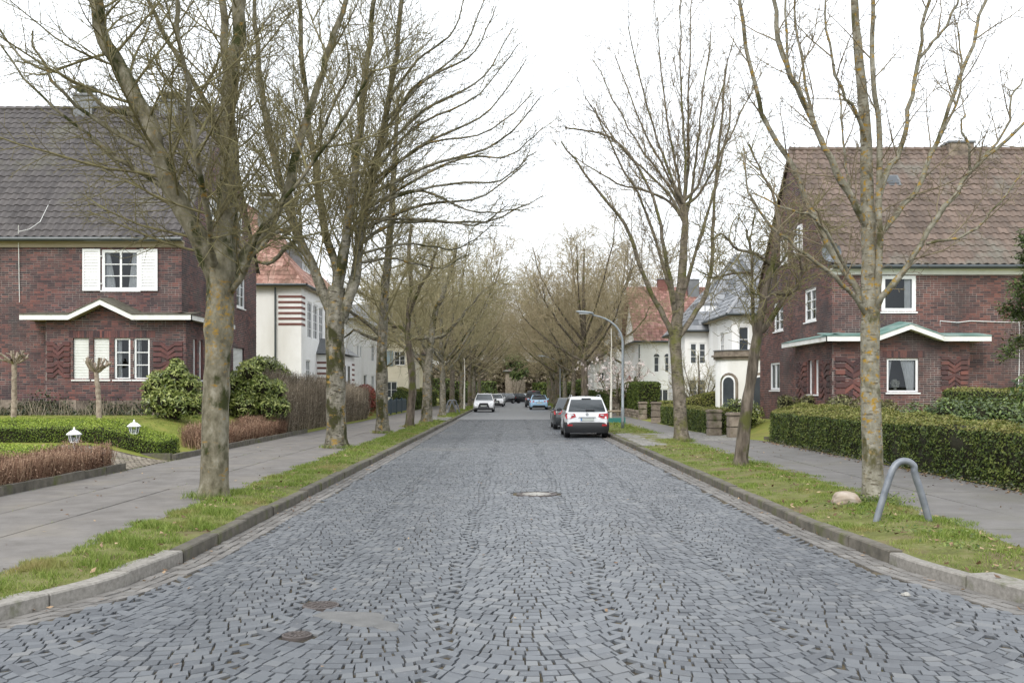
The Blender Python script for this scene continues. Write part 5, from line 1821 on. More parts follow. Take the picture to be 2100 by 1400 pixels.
def roller(house, P, u0, u1, z0, z1, sill=True):
    """window closed by a roller shutter"""
    mb = MB()
    n = int((z1 - z0 - .06) / .052)
    for k in range(n):
        z = z0 + k * (z1 - z0 - .05) / n
        h = (z1 - z0 - .05) / n
        pts = [(z + .002, -.07), (z + h * .5, -.058), (z + h - .002, -.07)]
        for (a, da), (b_, db) in zip(pts[:-1], pts[1:]):
            mb.quad(P(u0, a, da), P(u1, a, da), P(u1, b_, db), P(u0, b_, db))
    mb.quad(P(u0, z0, -.075), P(u1, z0, -.075), P(u1, z1, -.075), P(u0, z1, -.075))
    if sill:
        f = MB()
    w = mb.build('roller_shutter', M['shutter_box'], house)
    q = MB()
    pts = [P(u0 - .05, z0 - .05, -.1), P(u1 + .05, z0 - .05, -.1), P(u1 + .05, z0 - .004, -.1), P(u0 - .05, z0 - .004, -.1), P(u0 - .05, z0 - .05, .05), P(u1 + .05, z0 - .05, .05), P(u1 + .05, z0 - .004, .05), P(u0 - .05, z0 - .004, .05)]
    q.add(pts, np.array([(0, 3, 2, 1), (4, 5, 6, 7), (0, 1, 5, 4), (1, 2, 6, 5), (2, 3, 7, 6), (3, 0, 4, 7)]))
    q.build('sill', M['paint_worn'], w)
    return w


# pantiles: one S-shaped tile, laid in rows up the slope
def tile_verts(w, l, flat=False):
    s = np.linspace(0, 1, 7)
    if flat:
        zc = np.zeros(7)
    else:
        zc = np.array([.016, .044, .052, .032, .006, .000, .014])
    V = []
    for (v, lift) in ((0.0, .026), (1.06, .003)):
        for i, t in enumerate(s):
            V.append((t * w * 1.02, v * l, zc[i] + lift))
    for i, t in enumerate(s):
        V.append((t * w * 1.02, 0.006, zc[i] + .008))
    F = [(i, i + 1, 7 + i + 1, 7 + i) for i in range(6)] + [(14 + i, 14 + i + 1, i + 1, i) for i in range(6)]
    return np.array(V), np.array(F)


def roof_slope(parent, o, ud, vd, poly, m, w=.30, l=.34, flat=False, single=0, score=None, under=None):
    """tiles over the polygon (u, v) on a slope; the first `single` tiles by score are parts of their own"""
    ud, vd, o = np.array(ud, float), np.array(vd, float), np.array(o, float)
    nd = np.cross(ud, vd)
    poly = np.array(poly, float)
    def span_(v):
        xs = []
        n = len(poly)
        for i in range(n):
            a, b_ = poly[i], poly[(i + 1) % n]
            if (a[1] - v) * (b_[1] - v) < 0 or a[1] == v:
                if abs(b_[1] - a[1]) > 1e-9:
                    xs.append(a[0] + (v - a[1]) / (b_[1] - a[1]) * (b_[0] - a[0]))
        return (min(xs), max(xs)) if len(xs) >= 2 else None
    TV, TF = tile_verts(w, l, flat)
    pos = []
    v0, v1 = poly[:, 1].min(), poly[:, 1].max()
    rows = int((v1 - v0) / l)
    l2 = (v1 - v0) / rows
    for r in range(rows):
        sp = span_(v0 + (r + .5) * l2)
        if not sp:
            continue
        k0 = math.floor(sp[0] / w)
        off = (r % 2) * w / 2 if flat else 0
        u = k0 * w - off
        while u < sp[1]:
            if u + w * .5 > sp[0] and u + w * .6 < sp[1]:
                pos.append((u, v0 + r * l2))
            u += w
    pos = np.array(pos)
    n = len(pos)
    mask = np.zeros(n, bool)
    if single:
        mask[np.argsort([score(*p) for p in pos])[:single]] = True
    sh = MB()                                    # boarding under the tiles
    sh.poly([tuple(o + a * ud + b_ * vd - .012 * nd) for a, b_ in poly])
    rf = sh.build('roof', under or m, parent)
    jit = RNGB.normal(0, .003, (n, 3))
    Vw = o + (TV[None, :, 0:1] + pos[:, None, 0:1] + jit[:, None, 0:1]) * ud + (TV[None, :, 1:2] + pos[:, None, 1:2] + jit[:, None, 1:2]) * vd + (TV[None, :, 2:3] + jit[:, None, 2:3]) * nd
    q = MB()
    R_ = Vw[~mask]
    q.add(R_.reshape(-1, 3), (TF[None] + (np.arange(len(R_)) * 21)[:, None, None]).reshape(-1, 4))
    q.build('roof_tiles', m, rf, kind='stuff', smooth_=False)
    if single:
        tm = MB()
        tm.add(TV, TF)
        me = tm.mesh('roof_tile', m)
        mt = Matrix(((ud[0], vd[0], nd[0]), (ud[1], vd[1], nd[1]), (ud[2], vd[2], nd[2])))
        e = mt.to_euler()
        for i in np.where(mask)[0]:
            p = o + (pos[i, 0] + jit[i, 0]) * ud + (pos[i, 1] + jit[i, 1]) * vd + jit[i, 2] * nd
            inst('roof_tile', me, rf, tuple(p), rot=e)
    return rf


def ridge(parent, a, b_, m, r=.13):
    a, b_ = np.array(a, float), np.array(b_, float)
    n = max(1, int(np.linalg.norm(b_ - a) / .38))
    mb = MB()
    for k in range(n):
        p, q = a + (b_ - a) * k / n, a + (b_ - a) * (k + 1.08) / n
        mb.tube([p + np.array([0, 0, .01]), q - np.array([0, 0, .01])], [r, r * .86], 8)
    return mb.build('ridge_tiles', m, parent, kind='stuff')


def gutter(parent, a, b_, board_h=.22, down=None, off=(0, -1, 0)):
    a, b_, off = np.array(a, float), np.array(b_, float), np.array(off, float)
    mb = MB()
    mb.tube([a, b_], .075, 8)
    g = mb.build('gutter', M['gutter_metal'], parent)
    return g


def chimney(parent, c, s, z0, z1, m, cap=True):
    mb = MB()
    mb.b2((c[0] - s[0] / 2, c[1] - s[1] / 2, z0), (c[0] + s[0] / 2, c[1] + s[1] / 2, z1), 0)
    ch = mb.build('chimney', m, parent)
    q = MB()
    q.b2((c[0] - s[0] / 2 - .05, c[1] - s[1] / 2 - .05, z1), (c[0] + s[0] / 2 + .05, c[1] + s[1] / 2 + .05, z1 + .08))
    if cap:
        for sx in (-1, 1):
            for sy in (-1, 1):
                q.box((c[0] + sx * s[0] * .38, c[1] + sy * s[1] * .38, z1 + .2), (.05, .05, .25))
        q.b2((c[0] - s[0] / 2 - .08, c[1] - s[1] / 2 - .08, z1 + .33), (c[0] + s[0] / 2 + .08, c[1] + s[1] / 2 + .08, z1 + .38))
    q.build('chimney_cap', M['zinc'], ch)
    return ch


# zigzag brick bands of the bays: upper bands dip, lower bands rise, the middle one is broken by their crossing
def relief(house, P, u0, u1, z0, z1, m, n=7):
    uc, hw = (u0 + u1) / 2, (u1 - u0) / 2
    sp = (z1 - z0) / n
    hh = sp * .36
    for k in range(n):
        z = z0 + (k + .5) * sp
        t = k - (n - 1) / 2
        amp = -np.sign(t) * sp * (.62 if abs(t) == 1 else .95)
        dep = .045 + .003 * (k % 3)
        c = .46
        for s in (-1, 1):
            pts = [(uc + s * hw, z), (uc + s * hw * c, z)]
            if t:
                pts.append((uc, z + amp))
            for (a, b_) in zip(pts[:-1], pts[1:]):
                lo, hi = (a, b_) if a[0] < b_[0] else (b_, a)
                V = []
                for d, sh in ((0.0, 1.0), (dep, .93)):
                    V += [P(lo[0], lo[1] - hh * sh, d), P(hi[0], hi[1] - hh * sh, d), P(hi[0], hi[1] + hh * sh, d), P(lo[0], lo[1] + hh * sh, d)]
                q = MB()
                c0 = np.mean(V, 0)
                q.add(np.array(V) - c0, [(4, 5, 6, 7), (0, 1, 5, 4), (1, 2, 6, 5), (2, 3, 7, 6), (3, 0, 4, 7)])
                o = q.build('relief_band', m, house)
                o.location = c0

# ---------------------------------------------------------------- the two brick corner houses (mirror twins with their own windows)
def brick_house(sg, cfg):
    """sg = -1 left, +1 right of the street; x is measured outwards from the street wall"""
    brick, base = cfg['brick'], M['mortar']
    t = thing('brick_house', cfg['label'], 'house', (0, 0, 0), 0, 'brick corner houses facing each other')
    YF, YB, YM = 33.6, 43.4, 38.5
    xs, xe = cfg['xs'], cfg['xe']              # street wall, far end (absolute, positive)
    ze, zr, zg = cfg['ze'], cfg['zr'], cfg['zg']
    # front wall runs in +x on screen: u = x (world)
    u0, u1 = (-xe, -xs) if sg < 0 else (xs, xe)
    ux, uw = cfg['win_up'][0:2]
    class S:                                     # bricks nearest the middle of the facade are single parts
        n = 300
        def __call__(self, a, b_):
            return math.hypot(a - cfg['single'][0], (b_ - cfg['single'][1]) * 1.6)
    holes = [cfg['win_up']]
    w, P = wall(t, (0, YF, 0), (1, 0, 0), u0, u1, zg - .1, ze, holes, brick, base, singles=S())
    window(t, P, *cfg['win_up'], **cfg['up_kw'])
    # street wall: u runs along +y for the right house seen from the left ... keep outward normal to the street
    if sg < 0:
        o2, ud2, fu = (-xs, 0, 0), (0, 1, 0), lambda y: y
    else:
        o2, ud2, fu = (xs, 0, 0), (0, -1, 0), lambda y: -y
    hs = []
    for (ya, yb, za, zb, kind) in cfg['side']:
        a, b_ = sorted((fu(ya), fu(yb)))
        hs.append((a, b_, za, zb, kind))
    a, b_ = sorted((fu(YF + .001), fu(YB)))
    low = [h for h in hs if h[3] < ze]
    w2, P2 = wall(t, o2, ud2, a, b_, zg - .1, ze, [h[:4] for h in low], brick, base, gable=(a, b_, ze, fu(YM), zr - .08))
    for h in low:
        if h[4] == 'roller':
            roller(t, P2, *h[:4])
        else:
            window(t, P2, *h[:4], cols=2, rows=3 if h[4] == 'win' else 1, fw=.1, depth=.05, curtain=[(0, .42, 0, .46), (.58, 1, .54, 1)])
    for h in hs:
        if h[3] >= ze:                           # gable lights sit on the face of the brick
            Pg = lambda u, z, d=0.0: P2(u, z, d + .14)
            window(t, Pg, *h[:4], cols=2, rows=2, fw=.1, glass='far_glass', sill=False)
    # back and far walls, plain
    mb = MB()
    mb.quad((sg * xs, YB, zg), (sg * xe, YB, zg), (sg * xe, YB, ze), (sg * xs, YB, ze))
    mb.poly([(sg * xe, YF, zg), (sg * xe, YB, zg), (sg * xe, YB, ze), (sg * xe, YM, zr - .1), (sg * xe, YF, ze)])
    mb.build('wall', brick, t)
    # stone plinth
    if cfg['plinth']:
        x = u0
        pw = MB()
        while x < -11.25:
            l = RR.uniform(.5, .95)
            q = MB()
            q.b2((x, 32.93, zg - .3), (min(x + l - .012, -11.2), 33.0 + .02, zg + .52 + RR.uniform(-.02, .02)))
            q.build('plinth_stone', M['plinth'], t)
            x += l
    # roof: front and back slope, verge tiles, ridge, gutter
    ov = .38
    slope = math.hypot(YM - YF, zr - ze)
    cs, sn = (YM - YF) / slope, (zr - ze) / slope
    e0 = (0, YF - ov * cs, ze - ov * sn + .10)
    xa, xb = (-xe, -xs + .10) if sg < 0 else (xs - .10, xe)
    tm = cfg['tile']
    if cfg.get('kick'):
        pass
    rf = roof_slope(t, e0, (1, 0, 0), (0, cs, sn), [(xa, 0), (xb, 0), (xb, slope + ov), (xa, slope + ov)], tm, single=300, score=lambda u, v: math.hypot(u - cfg['tile_c'], (v - 3.5) * 1.2))
    mb = MB()
    zb_ = ze - ov * sn + .09
    mb.quad((xb, YB + ov * cs, zb_), (xa, YB + ov * cs, zb_), (xa, YM, zr + .09), (xb, YM, zr + .09))
    mb.build('roof', tm, t)
    ridge(rf, (xa, YM, zr + .10), (xb, YM, zr + .10), tm)
    # verge edge along the gable
    vx = xb if sg < 0 else xa
    mb = MB()
    for (ya, za, yb, zb2) in ((YF - ov * cs, ze - ov * sn + .02, YM, zr + .03), (YB + ov * cs, ze - ov * sn + .02, YM, zr + .03)):
        mb.prism([(vx - .015, ya, za), (vx - .015, yb, zb2), (vx - .015, yb, zb2 + .10), (vx - .015, ya, za + .10)], (.03, 0, 0))
    mb.build('verge_board', tm, t)
    mb = MB()
    yg, zgut = YF - ov * cs - .07, ze - ov * sn + .03
    mb.tube([(xa, yg, zgut), (xb, yg, zgut)], .075, 8)
    mb.build('gutter', M['gutter_metal'], t)
    mb = MB()
    mb.b2((xa, YF - ov * cs + .02, ze - ov * sn - .06), (xb, YF + .01, ze - ov * sn + .0), 0)
    mb.b2((xa, YF - .06, ze - ov * sn - .22), (xb, YF - .004, ze - ov * sn - .06), 0)
    mb.build('soffit_board', M[cfg['soffit']], t)
    for c in cfg['chimneys']:
        chimney(t, (c[0], YM, 0), (c[1], .7), zr - .3, c[2], M['plinth'] if c[3] else M['zinc'], cap=not c[3])
    # --- ground-floor bay round the corner
    yb0, xb_in, xb_out = 33.0, cfg['bay'][0], cfg['bay'][1]      # front plane, street side x, far side x
    ztop = cfg['bay'][2]
    pk_x, pk_z = cfg['peak']
    ub0, ub1 = (-xb_out, -xb_in) if sg < 0 else (xb_in, xb_out)
    bh = cfg['bay_holes']
    pitch = cfg['pitch']
    wb, Pb = wall(t, (0, yb0, 0), (1, 0, 0), ub0, ub1, zg - .1, ztop, [h[:4] for h in bh], brick, base)
    # gable head over the bay
    g0, g1 = pk_x - pitch, pk_x + pitch
    mb = MB()
    mb.poly([(g0, yb0, ztop), (g1, yb0, ztop), (pk_x, yb0, pk_z - .18)])
    gw = mb.build('wall', [base], t)
    rect = brick_rects(g0, g1, ztop, pk_z - .18, [], lambda z: (g0 + (pk_x - g0) * (z - ztop) / (pk_z - .18 - ztop), g1 - (g1 - pk_x) * (z - ztop) / (pk_z - .18 - ztop)))
    if rect:
        V = wall_bricks(rect, np.array([0, yb0, 0.]), np.array([1., 0, 0]), np.array([0, -1., 0]))
        q = MB()
        q.add(V.reshape(-1, 3), (SETT_F[None] + (np.arange(len(V)) * 8)[:, None, None]).reshape(-1, 4))
        q.build('bricks', brick, gw, kind='stuff')
    for h in bh:
        if h[4] == 'roller':
            roller(t, Pb, *h[:4])
        else:
            window(t, Pb, *h[:4], **cfg['bay_kw'])
    # soldier course over the openings
    la, lb = min(h[0] for h in bh) - .15, max(h[1] for h in bh) + .15
    zl = bh[0][3]
    u = la
    sol = MB()
    while u < lb:
        sol.b2((u + .004, yb0 - .013, zl + .004), (u + .071, yb0 + .01, zl + .235))
        u += .077
    sol.build('lintel_bricks', brick, t, kind='stuff')
    for (ra, rb, za, zb2) in cfg['reliefs']:
        relief(t, Pb, ra, rb, za, zb2, M['relief'] if sg < 0 else brick)
    # bay street side
    ybe = 37.3
    if sg < 0:
        o3, ud3, f3 = (-xb_in, 0, 0), (0, 1, 0), lambda y: y
    else:
        o3, ud3, f3 = (xb_in, 0, 0), (0, -1, 0), lambda y: -y
    h3 = [(*sorted((f3(y0_), f3(y1_))), za, zb2) for (y0_, y1_, za, zb2) in cfg['bay_side']]
    a, b_ = sorted((f3(yb0 + .001), f3(ybe)))
    w3, P3 = wall(t, o3, ud3, a, b_, zg - .1, ztop, h3, brick, base)
    for h in h3:
        window(t, P3, *h, cols=1, rows=3 if sg < 0 else 1, fw=.06)
    for (y0_, y1_, za, zb2) in cfg['side_reliefs']:
        a, b_ = sorted((f3(y0_), f3(y1_)))
        relief(t, P3, a, b_, za, zb2, M['relief'] if sg < 0 else brick)
    mb = MB()
    mb.quad((sg * xb_in, ybe, zg - .1), (sg * xs, ybe, zg - .1), (sg * xs, ybe, ztop), (sg * xb_in, ybe, ztop))
    mb.quad((sg * xb_out, yb0, zg - .1), (sg * xb_out, YF, zg - .1), (sg * xb_out, YF, ztop), (sg * xb_out, yb0, ztop))
    mb.build('wall', brick, t)
    # canopy: fascia, soffit, covering
    xt0, xt1 = cfg['can']                         # outer tip, corner x (positive distances)
    yc, fh = yb0 - .42, .17
    zc = ztop - .02
    X = lambda x: sg * x
    line = [(X(xt0), zc), (pk_x - sg * -pitch * 1.15, zc), (pk_x, pk_z - fh - .02), (pk_x - sg * pitch * 1.15, zc), (X(xt1), zc)]
    fb, so, cv = MB(), MB(), MB()
    prev = None
    for (x, z) in line:
        if prev is not None:
            (xa2, za2) = prev
            lo, hi = ((xa2, za2), (x, z)) if xa2 < x else ((x, z), (xa2, za2))
            fb.prism([(lo[0], yc, lo[1]), (hi[0], yc, hi[1]), (hi[0], yc, hi[1] + fh), (lo[0], yc, lo[1] + fh)], (0, .03, 0))
            so.quad((lo[0], yc + .03, lo[1] + .02), (lo[0], YF, lo[1] + .02), (hi[0], YF, hi[1] + .02), (hi[0], yc + .03, hi[1] + .02))
            rise = .13
            cv.add([(lo[0], yc - .02, lo[1] + fh + .003), (hi[0], yc - .02, hi[1] + fh + .003), (hi[0], YF - .012, hi[1] + fh + rise), (lo[0], YF - .012, lo[1] + fh + rise),
                    (lo[0], yc - .02, lo[1] + fh + .045), (hi[0], yc - .02, hi[1] + fh + .045), (hi[0], YF - .012, hi[1] + fh + rise + .04), (lo[0], YF - .012, lo[1] + fh + rise + .04)],
                   [(4, 5, 6, 7), (0, 1, 5, 4), (0, 4, 7, 3), (1, 2, 6, 5)])
        prev = (x, z)
    # leg along the street
    xc, ye = X(xt1), cfg['can_end']
    ins = -sg * -.03
    fb.prism([(xc, yc, zc), (xc, ye, zc), (xc, ye, zc + fh), (xc, yc, zc + fh)], (sg * .03, 0, 0))
    so.quad((xc, yc, zc + .02), (X(xs), yc, zc + .02), (X(xs), ye, zc + .02), (xc, ye, zc + .02))
    cv.quad((xc - sg * .02, yc - .02, zc + fh + .01), (xc - sg * .02, ye, zc + fh + .01), (X(xs) - sg * .01, ye, zc + fh + .16), (X(xs) - sg * .01, yc - .02, zc + fh + .16))
    cv.quad((xc - sg * .02, yc - .02, zc + fh - .01), (xc - sg * .02, ye, zc + fh - .01), (xc - sg * .02, ye, zc + fh + .012), (xc - sg * .02, yc - .02, zc + fh + .012))
    c = so.build('canopy', M['soffit' if sg < 0 else 'paint_worn'], t)
    fb.build('fascia', M['paint_worn'], c)
    cv.build('covering', cfg['cover'], c)
    return t, P


lt, LP = brick_house(-1, dict(
    label='dark brick house with grey tiled roof and white shuttered window behind the box hedges', brick=M['brick'], xs=11.65, xe=25.0, ze=7.44, zr=13.15, zg=1.03,
    win_up=(-14.46, -13.13, 5.42, 6.85), up_kw=dict(cols=2, rows=3, depth=.02, fw=.10, curtain=[(0, .30, 0, .12), (.70, .98, .84, 1)]), single=(-14.0, 5.2),
    side=[(36.5, 37.6, 5.42, 6.85, 'win'), (40.3, 41.55, 5.42, 6.85, 'win'), (39.8, 41.4, 2.4, 3.7, 'roller'), (40.0, 40.9, 8.5, 9.5, 'win'), (36.6, 37.5, 8.5, 9.5, 'win')],
    plinth=True, tile=M['tile_l'], tile_c=-16.4, soffit='soffit', chimneys=[(-17.2, .75, 13.7, False), (-13.75, .75, 13.45, False)],
    bay=(11.3, 16.15, 4.33), peak=(-14.1, 5.02), pitch=.95,
    bay_holes=[(-15.2, -14.66, 2.27, 3.72, 'roller'), (-14.5, -13.95, 2.27, 3.72, 'roller'), (-13.78, -13.22, 2.27, 3.72, 'win'), (-13.1, -12.55, 2.27, 3.72, 'win')],
    bay_kw=dict(cols=1, rows=3, fw=.07, depth=.07, curtain=[(.0, .35, 0, .3)]), reliefs=[(-16.1, -15.3, 2.3, 3.6), (-12.42, -11.4, 2.3, 3.6)],
    bay_side=[(33.75, 34.15, 2.27, 3.72), (34.4, 34.8, 2.27, 3.72)], side_reliefs=[(35.1, 37.0, 2.3, 3.6)], can=(16.85, 10.95), can_end=37.7, cover=M['felt']))
rt, RP = brick_house(1, dict(
    label='red brick house with brown tiled roof and green edged canopy behind the yew hedge', brick=M['brick_r'], xs=11.3, xe=24.0, ze=6.46, zr=11.5, zg=.6,
    win_up=(13.03, 14.24, 4.66, 5.95), up_kw=dict(cols=1, rows=1, depth=.02, fw=.13, curtain=[(.76, 1, .76, 1)]), single=(14.8, 4.7),
    side=[(35.4, 36.8, 4.5, 5.75, 'win'), (39.7, 41.1, 4.4, 5.65, 'win'), (40.2, 41.7, 1.9, 3.1, 'one'), (37.0, 38.0, 7.2, 8.35, 'win'), (39.0, 39.9, 7.1, 8.25, 'win')],
    plinth=False, tile=M['tile_r'], tile_c=15.6, soffit='paint_worn', chimneys=[(18.0, 1.0, 11.80, True)],
    bay=(11.1, 15.85, 3.60), peak=(13.65, 4.18), pitch=1.0, bay_holes=[(12.98, 14.08, 1.82, 3.02, 'win')],
    bay_kw=dict(cols=1, rows=1, fw=.075, depth=.07, curtain=[(0.0, .02, 0, .17), (.72, .98, .48, 1)]), reliefs=[(14.85, 15.78, 1.9, 3.1), (11.2, 12.4, 1.5, 3.1)],
    bay_side=[(34.5, 34.95, 1.75, 3.02), (35.25, 35.7, 1.75, 3.02)], side_reliefs=[(33.2, 34.35, 1.6, 3.0), (35.85, 37.1, 1.6, 3.0)], can=(16.4, 10.75), can_end=38.0, cover=M['copper']))
# hinged shutters beside the upper left window
for (a, b_) in ((-15.12, -14.50), (-13.10, -12.48)):
    q = MB()
    z0, z1, y = 5.40, 6.87, 33.53
    q.b2((a, y, z0), (a + .07, y + .045, z1))
    q.b2((b_ - .07, y, z0), (b_, y + .045, z1))
    q.b2((a + .07, y, z0), (b_ - .07, y + .045, z0 + .08))
    q.b2((a + .07, y, z1 - .08), (b_ - .07, y + .045, z1))
    k = 13
    for i in range(k):
        z = z0 + .08 + (i + .5) * (z1 - z0 - .16) / k
        q.add([(a + .07, y + .034, z + .05), (b_ - .07, y + .034, z + .05), (b_ - .07, y + .010, z - .048), (a + .07, y + .010, z - .048)], [(0, 3, 2, 1)])
    q.b2((a + .07, y + .036, z0 + .08), (b_ - .07, y + .044, z1 - .08))
    s = q.build('shutter', M['paint'], lt)
    h = MB()
    for z in (z0 + .25, z1 - .25):
        h.b2((a - .045 if a > -14 else b_ - .005, 33.54, z - .02), (a + .005 if a > -14 else b_ + .05, 33.56, z + .02))
    h.build('hinge', M['paint_worn'], s)
# cables
q = MB()
q.tube([at(38, 462, 33.25), at(38, 500, 33.5), at(39, 560, 33.55), at(40, 612, 33.55), at(40, 620, 33.55)], .012, 5)
q.tube([at(103, 412, 34.6), at(82, 455, 33.75), at(60, 470, 33.45), at(38, 475, 33.25)], .010, 5)
q.build('cable', M['paint_worn'], lt)
q = MB()
q.tube([at(1928, 672, 33.56), at(1928, 658, 33.56), at(1950, 660, 33.56), at(1965, 661, 33.56), at(1990, 658, 33.56), at(2045, 660, 33.56), at(2090, 661, 33.56), at(2091, 700, 33.56), at(2090, 760, 33.56), at(2088, 800, 33.56)], .013, 5)
q.build('cable', M['paint'], rt)
# roof hatch on the right roof
q = MB()
s_ = math.hypot(4.9, 5.43)
cv_, sv_ = 4.9 / s_, 5.43 / s_
hx, hy, hz = 14.7, 36.95, 10.0
for dz, m_, sc_ in ((.06, 0, .33), (.085, 1, .24)):
    cpt = np.array([hx, hy, hz])
    n_ = np.array([0, -sv_, cv_])
    v_ = np.array([0, cv_, sv_])
    q.add([cpt + n_ * dz + np.array([a * sc_, 0, 0]) + v_ * b_ * sc_ for a, b_ in ((-1, -1), (1, -1), (1, 1), (-1, 1))] + [cpt + np.array([a * sc_, 0, 0]) + v_ * b_ * sc_ for a, b_ in ((-1, -1), (1, -1), (1, 1), (-1, 1))],
          [(0, 1, 2, 3), (4, 5, 1, 0), (5, 6, 2, 1), (6, 7, 3, 2), (7, 4, 0, 3)], m_)
q.build('roof_hatch', [M['zinc'], M['far_glass']], rt)
# vase of flowers on the sill
v_ = thing('flower_vase', 'pale flowers in a dish on the sill inside the brick bay window', 'vase', (13.38, 33.28, 1.92))
q = MB()
q.lathe([(.05, 0), (.04, .05), (.13, .10), (.14, .13), (.02, .12)], sides=14)
q.build('dish', M['bloom_pot'], v_)
q = MB()
vv, ff = leaf_quads(unit(NR.normal(0, 1, (160, 3))) * np.array([.14, .1, .11]) + np.array([0, 0, .24]), NR.normal(0, 1, (160, 3)), .07, .05, NR, .5)
q.add(vv, ff)
q.build('flowers', M['bloom_pot'], v_)
dish = thing('satellite_dish', 'grey satellite dish at the street corner of the right brick house', 'satellite dish', (11.15, 33.3, 6.72))
q = MB()
q.lathe([(.001, .10), (.15, .075), (.28, .02), (.34, -.04), (.345, -.055), (.28, -.005), (.15, .05), (.001, .075)], sides=24, axis='y')
q.build('reflector', M['galv'], dish)
q = MB()
q.tube([(0, -.02, -.2), (0, -.35, -.12), (0, -.42, 0)], .012, 6)
q.tube([(0, .08, 0), (0, .2, -.1), (0, .3, -.5)], .02, 6)
q.build('arm', M['galv'], dish)

# ---------------------------------------------------------------- other houses
def hip_house(label, x0, x1, y0, y1, zg, ze, zr, wallm, tilem, ridge_axis='y', wins_front=(), wins_street=(), sg=-1, flat=False, gable=False, rl=None, tiles=True, tw=.30, name='house', ov=.35, rin=None, single=0):
    """white house: x0..x1 (x0 on the street), hipped or gabled roof"""
    t = thing(name, label, 'house')
    lo, hi = min(x0, x1), max(x0, x1)
    w, P = wall(t, (0, y0, 0), (1, 0, 0), lo, hi, zg - .3, ze, [h[:4] for h in wins_front], None, wallm, reveal=.12)
    for h in wins_front:
        window(t, P, *h[:4], cols=h[4], rows=h[5], glass='far_glass', depth=.06, sill=False)
    ud = (0, 1, 0) if sg < 0 else (0, -1, 0)
    fu = (lambda y: y) if sg < 0 else (lambda y: -y)
    hs = [(*sorted((fu(h[0]), fu(h[1]))), *h[2:]) for h in wins_street]
    a, b_ = sorted((fu(y0 + .001), fu(y1)))
    w2, P2 = wall(t, (x0, 0, 0), ud, a, b_, zg - .3, ze, [h[:4] for h in hs], None, wallm, reveal=.12)
    for h in hs:
        window(t, P2, *h[:4], cols=h[4], rows=h[5], glass='far_glass', depth=.06, sill=False)
    mb = MB()
    xf = x1
    mb.quad((xf, y0, zg - .3), (xf, y1, zg - .3), (xf, y1, ze), (xf, y0, ze))
    mb.quad((lo, y1, zg - .3), (hi, y1, zg - .3), (hi, y1, ze), (lo, y1, ze))
    mb.build('wall', wallm, t)
    ex0, ex1, ey0, ey1 = lo - ov, hi + ov, y0 - ov, y1 + ov
    zb = ze + .05
    if ridge_axis == 'y':
        xm = (lo + hi) / 2
        d = rin if rin is not None else ((hi - lo) / 2 if not gable else 0)
        r0, r1 = (xm, ey0 + d, zr), (xm, ey1 - d, zr)
    else:
        ym = (y0 + y1) / 2
        d = rin if rin is not None else ((y1 - y0) / 2 if not gable else 0)
        r0, r1 = (ex0 + d, ym, zr), (ex1 - d, ym, zr)
    c = [(ex0, ey0, zb), (ex1, ey0, zb), (ex1, ey1, zb), (ex0, ey1, zb)]
    if ridge_axis == 'y':
        faces = [(c[0], c[1], r0), (c[1], c[2], r1, r0), (c[2], c[3], r1), (c[3], c[0], r0, r1)]
    else:
        faces = [(c[0], c[1], r1, r0), (c[1], c[2], r1), (c[2], c[3], r0, r1), (c[3], c[0], r0)]
    rest = MB()
    for i, f in enumerate(faces):
        f = [np.array(p, float) for p in f]
        seen = (i == 0) or (i == (1 if sg < 0 else 3))
        if gable and len(f) == 3:
            continue
        if seen and tiles:
            ud_ = unit(f[1] - f[0])
            n_ = unit(np.cross(f[1] - f[0], f[2] - f[0]))
            vd_ = np.cross(n_, ud_)
            poly = [((p - f[0]) @ ud_, (p - f[0]) @ vd_) for p in f]
            roof_slope(t, f[0], ud_, vd_, poly, tilem, w=tw, l=tw * 1.15, flat=flat, single=single if i == 0 else 0, score=lambda u, v: -u + .4 * v)
        else:
            rest.poly([tuple(p) for p in f])
    if rest.n:
        rest.build('roof', tilem, t)
    if gable:
        g = MB()
        if ridge_axis == 'x':
            ym = (y0 + y1) / 2
            for x in (lo, hi):
                g.poly([(x, y0, ze), (x, y1, ze), (x, ym, zr - .15)])
        else:
            for y in (y0, y1):
                g.poly([(lo, y, ze), (hi, y, ze), (xm, y, zr - .15)])
        g.build('gable', wallm, t)
    rg = MB()
    rg.tube([r0, r1], .12, 8)
    for a_, b2_ in ((c[0], r0), (c[1], r0 if ridge_axis == 'y' else r1)):
        if not gable:
            rg.tube([a_, b2_], .10, 6)
    rg.build('ridge_tiles', tilem, t)
    gm = MB()
    gm.tube([(ex0, ey0 - .03, zb - .03), (ex1, ey0 - .03, zb - .03)], .07, 6)
    xst = ex0 if sg > 0 else ex1
    gm.tube([(xst, ey0, zb - .03), (xst, ey1, zb - .03)], .07, 6)
    gm.build('gutter', M['gutter_metal'], t)
    sm = MB()
    sm.b2((ex0 + .04, ey0 + .04, zb - .13), (ex1 - .04, ey1 - .04, zb - .06))
    sm.build('soffit_board', M['soffit'], t)
    return t, P, P2


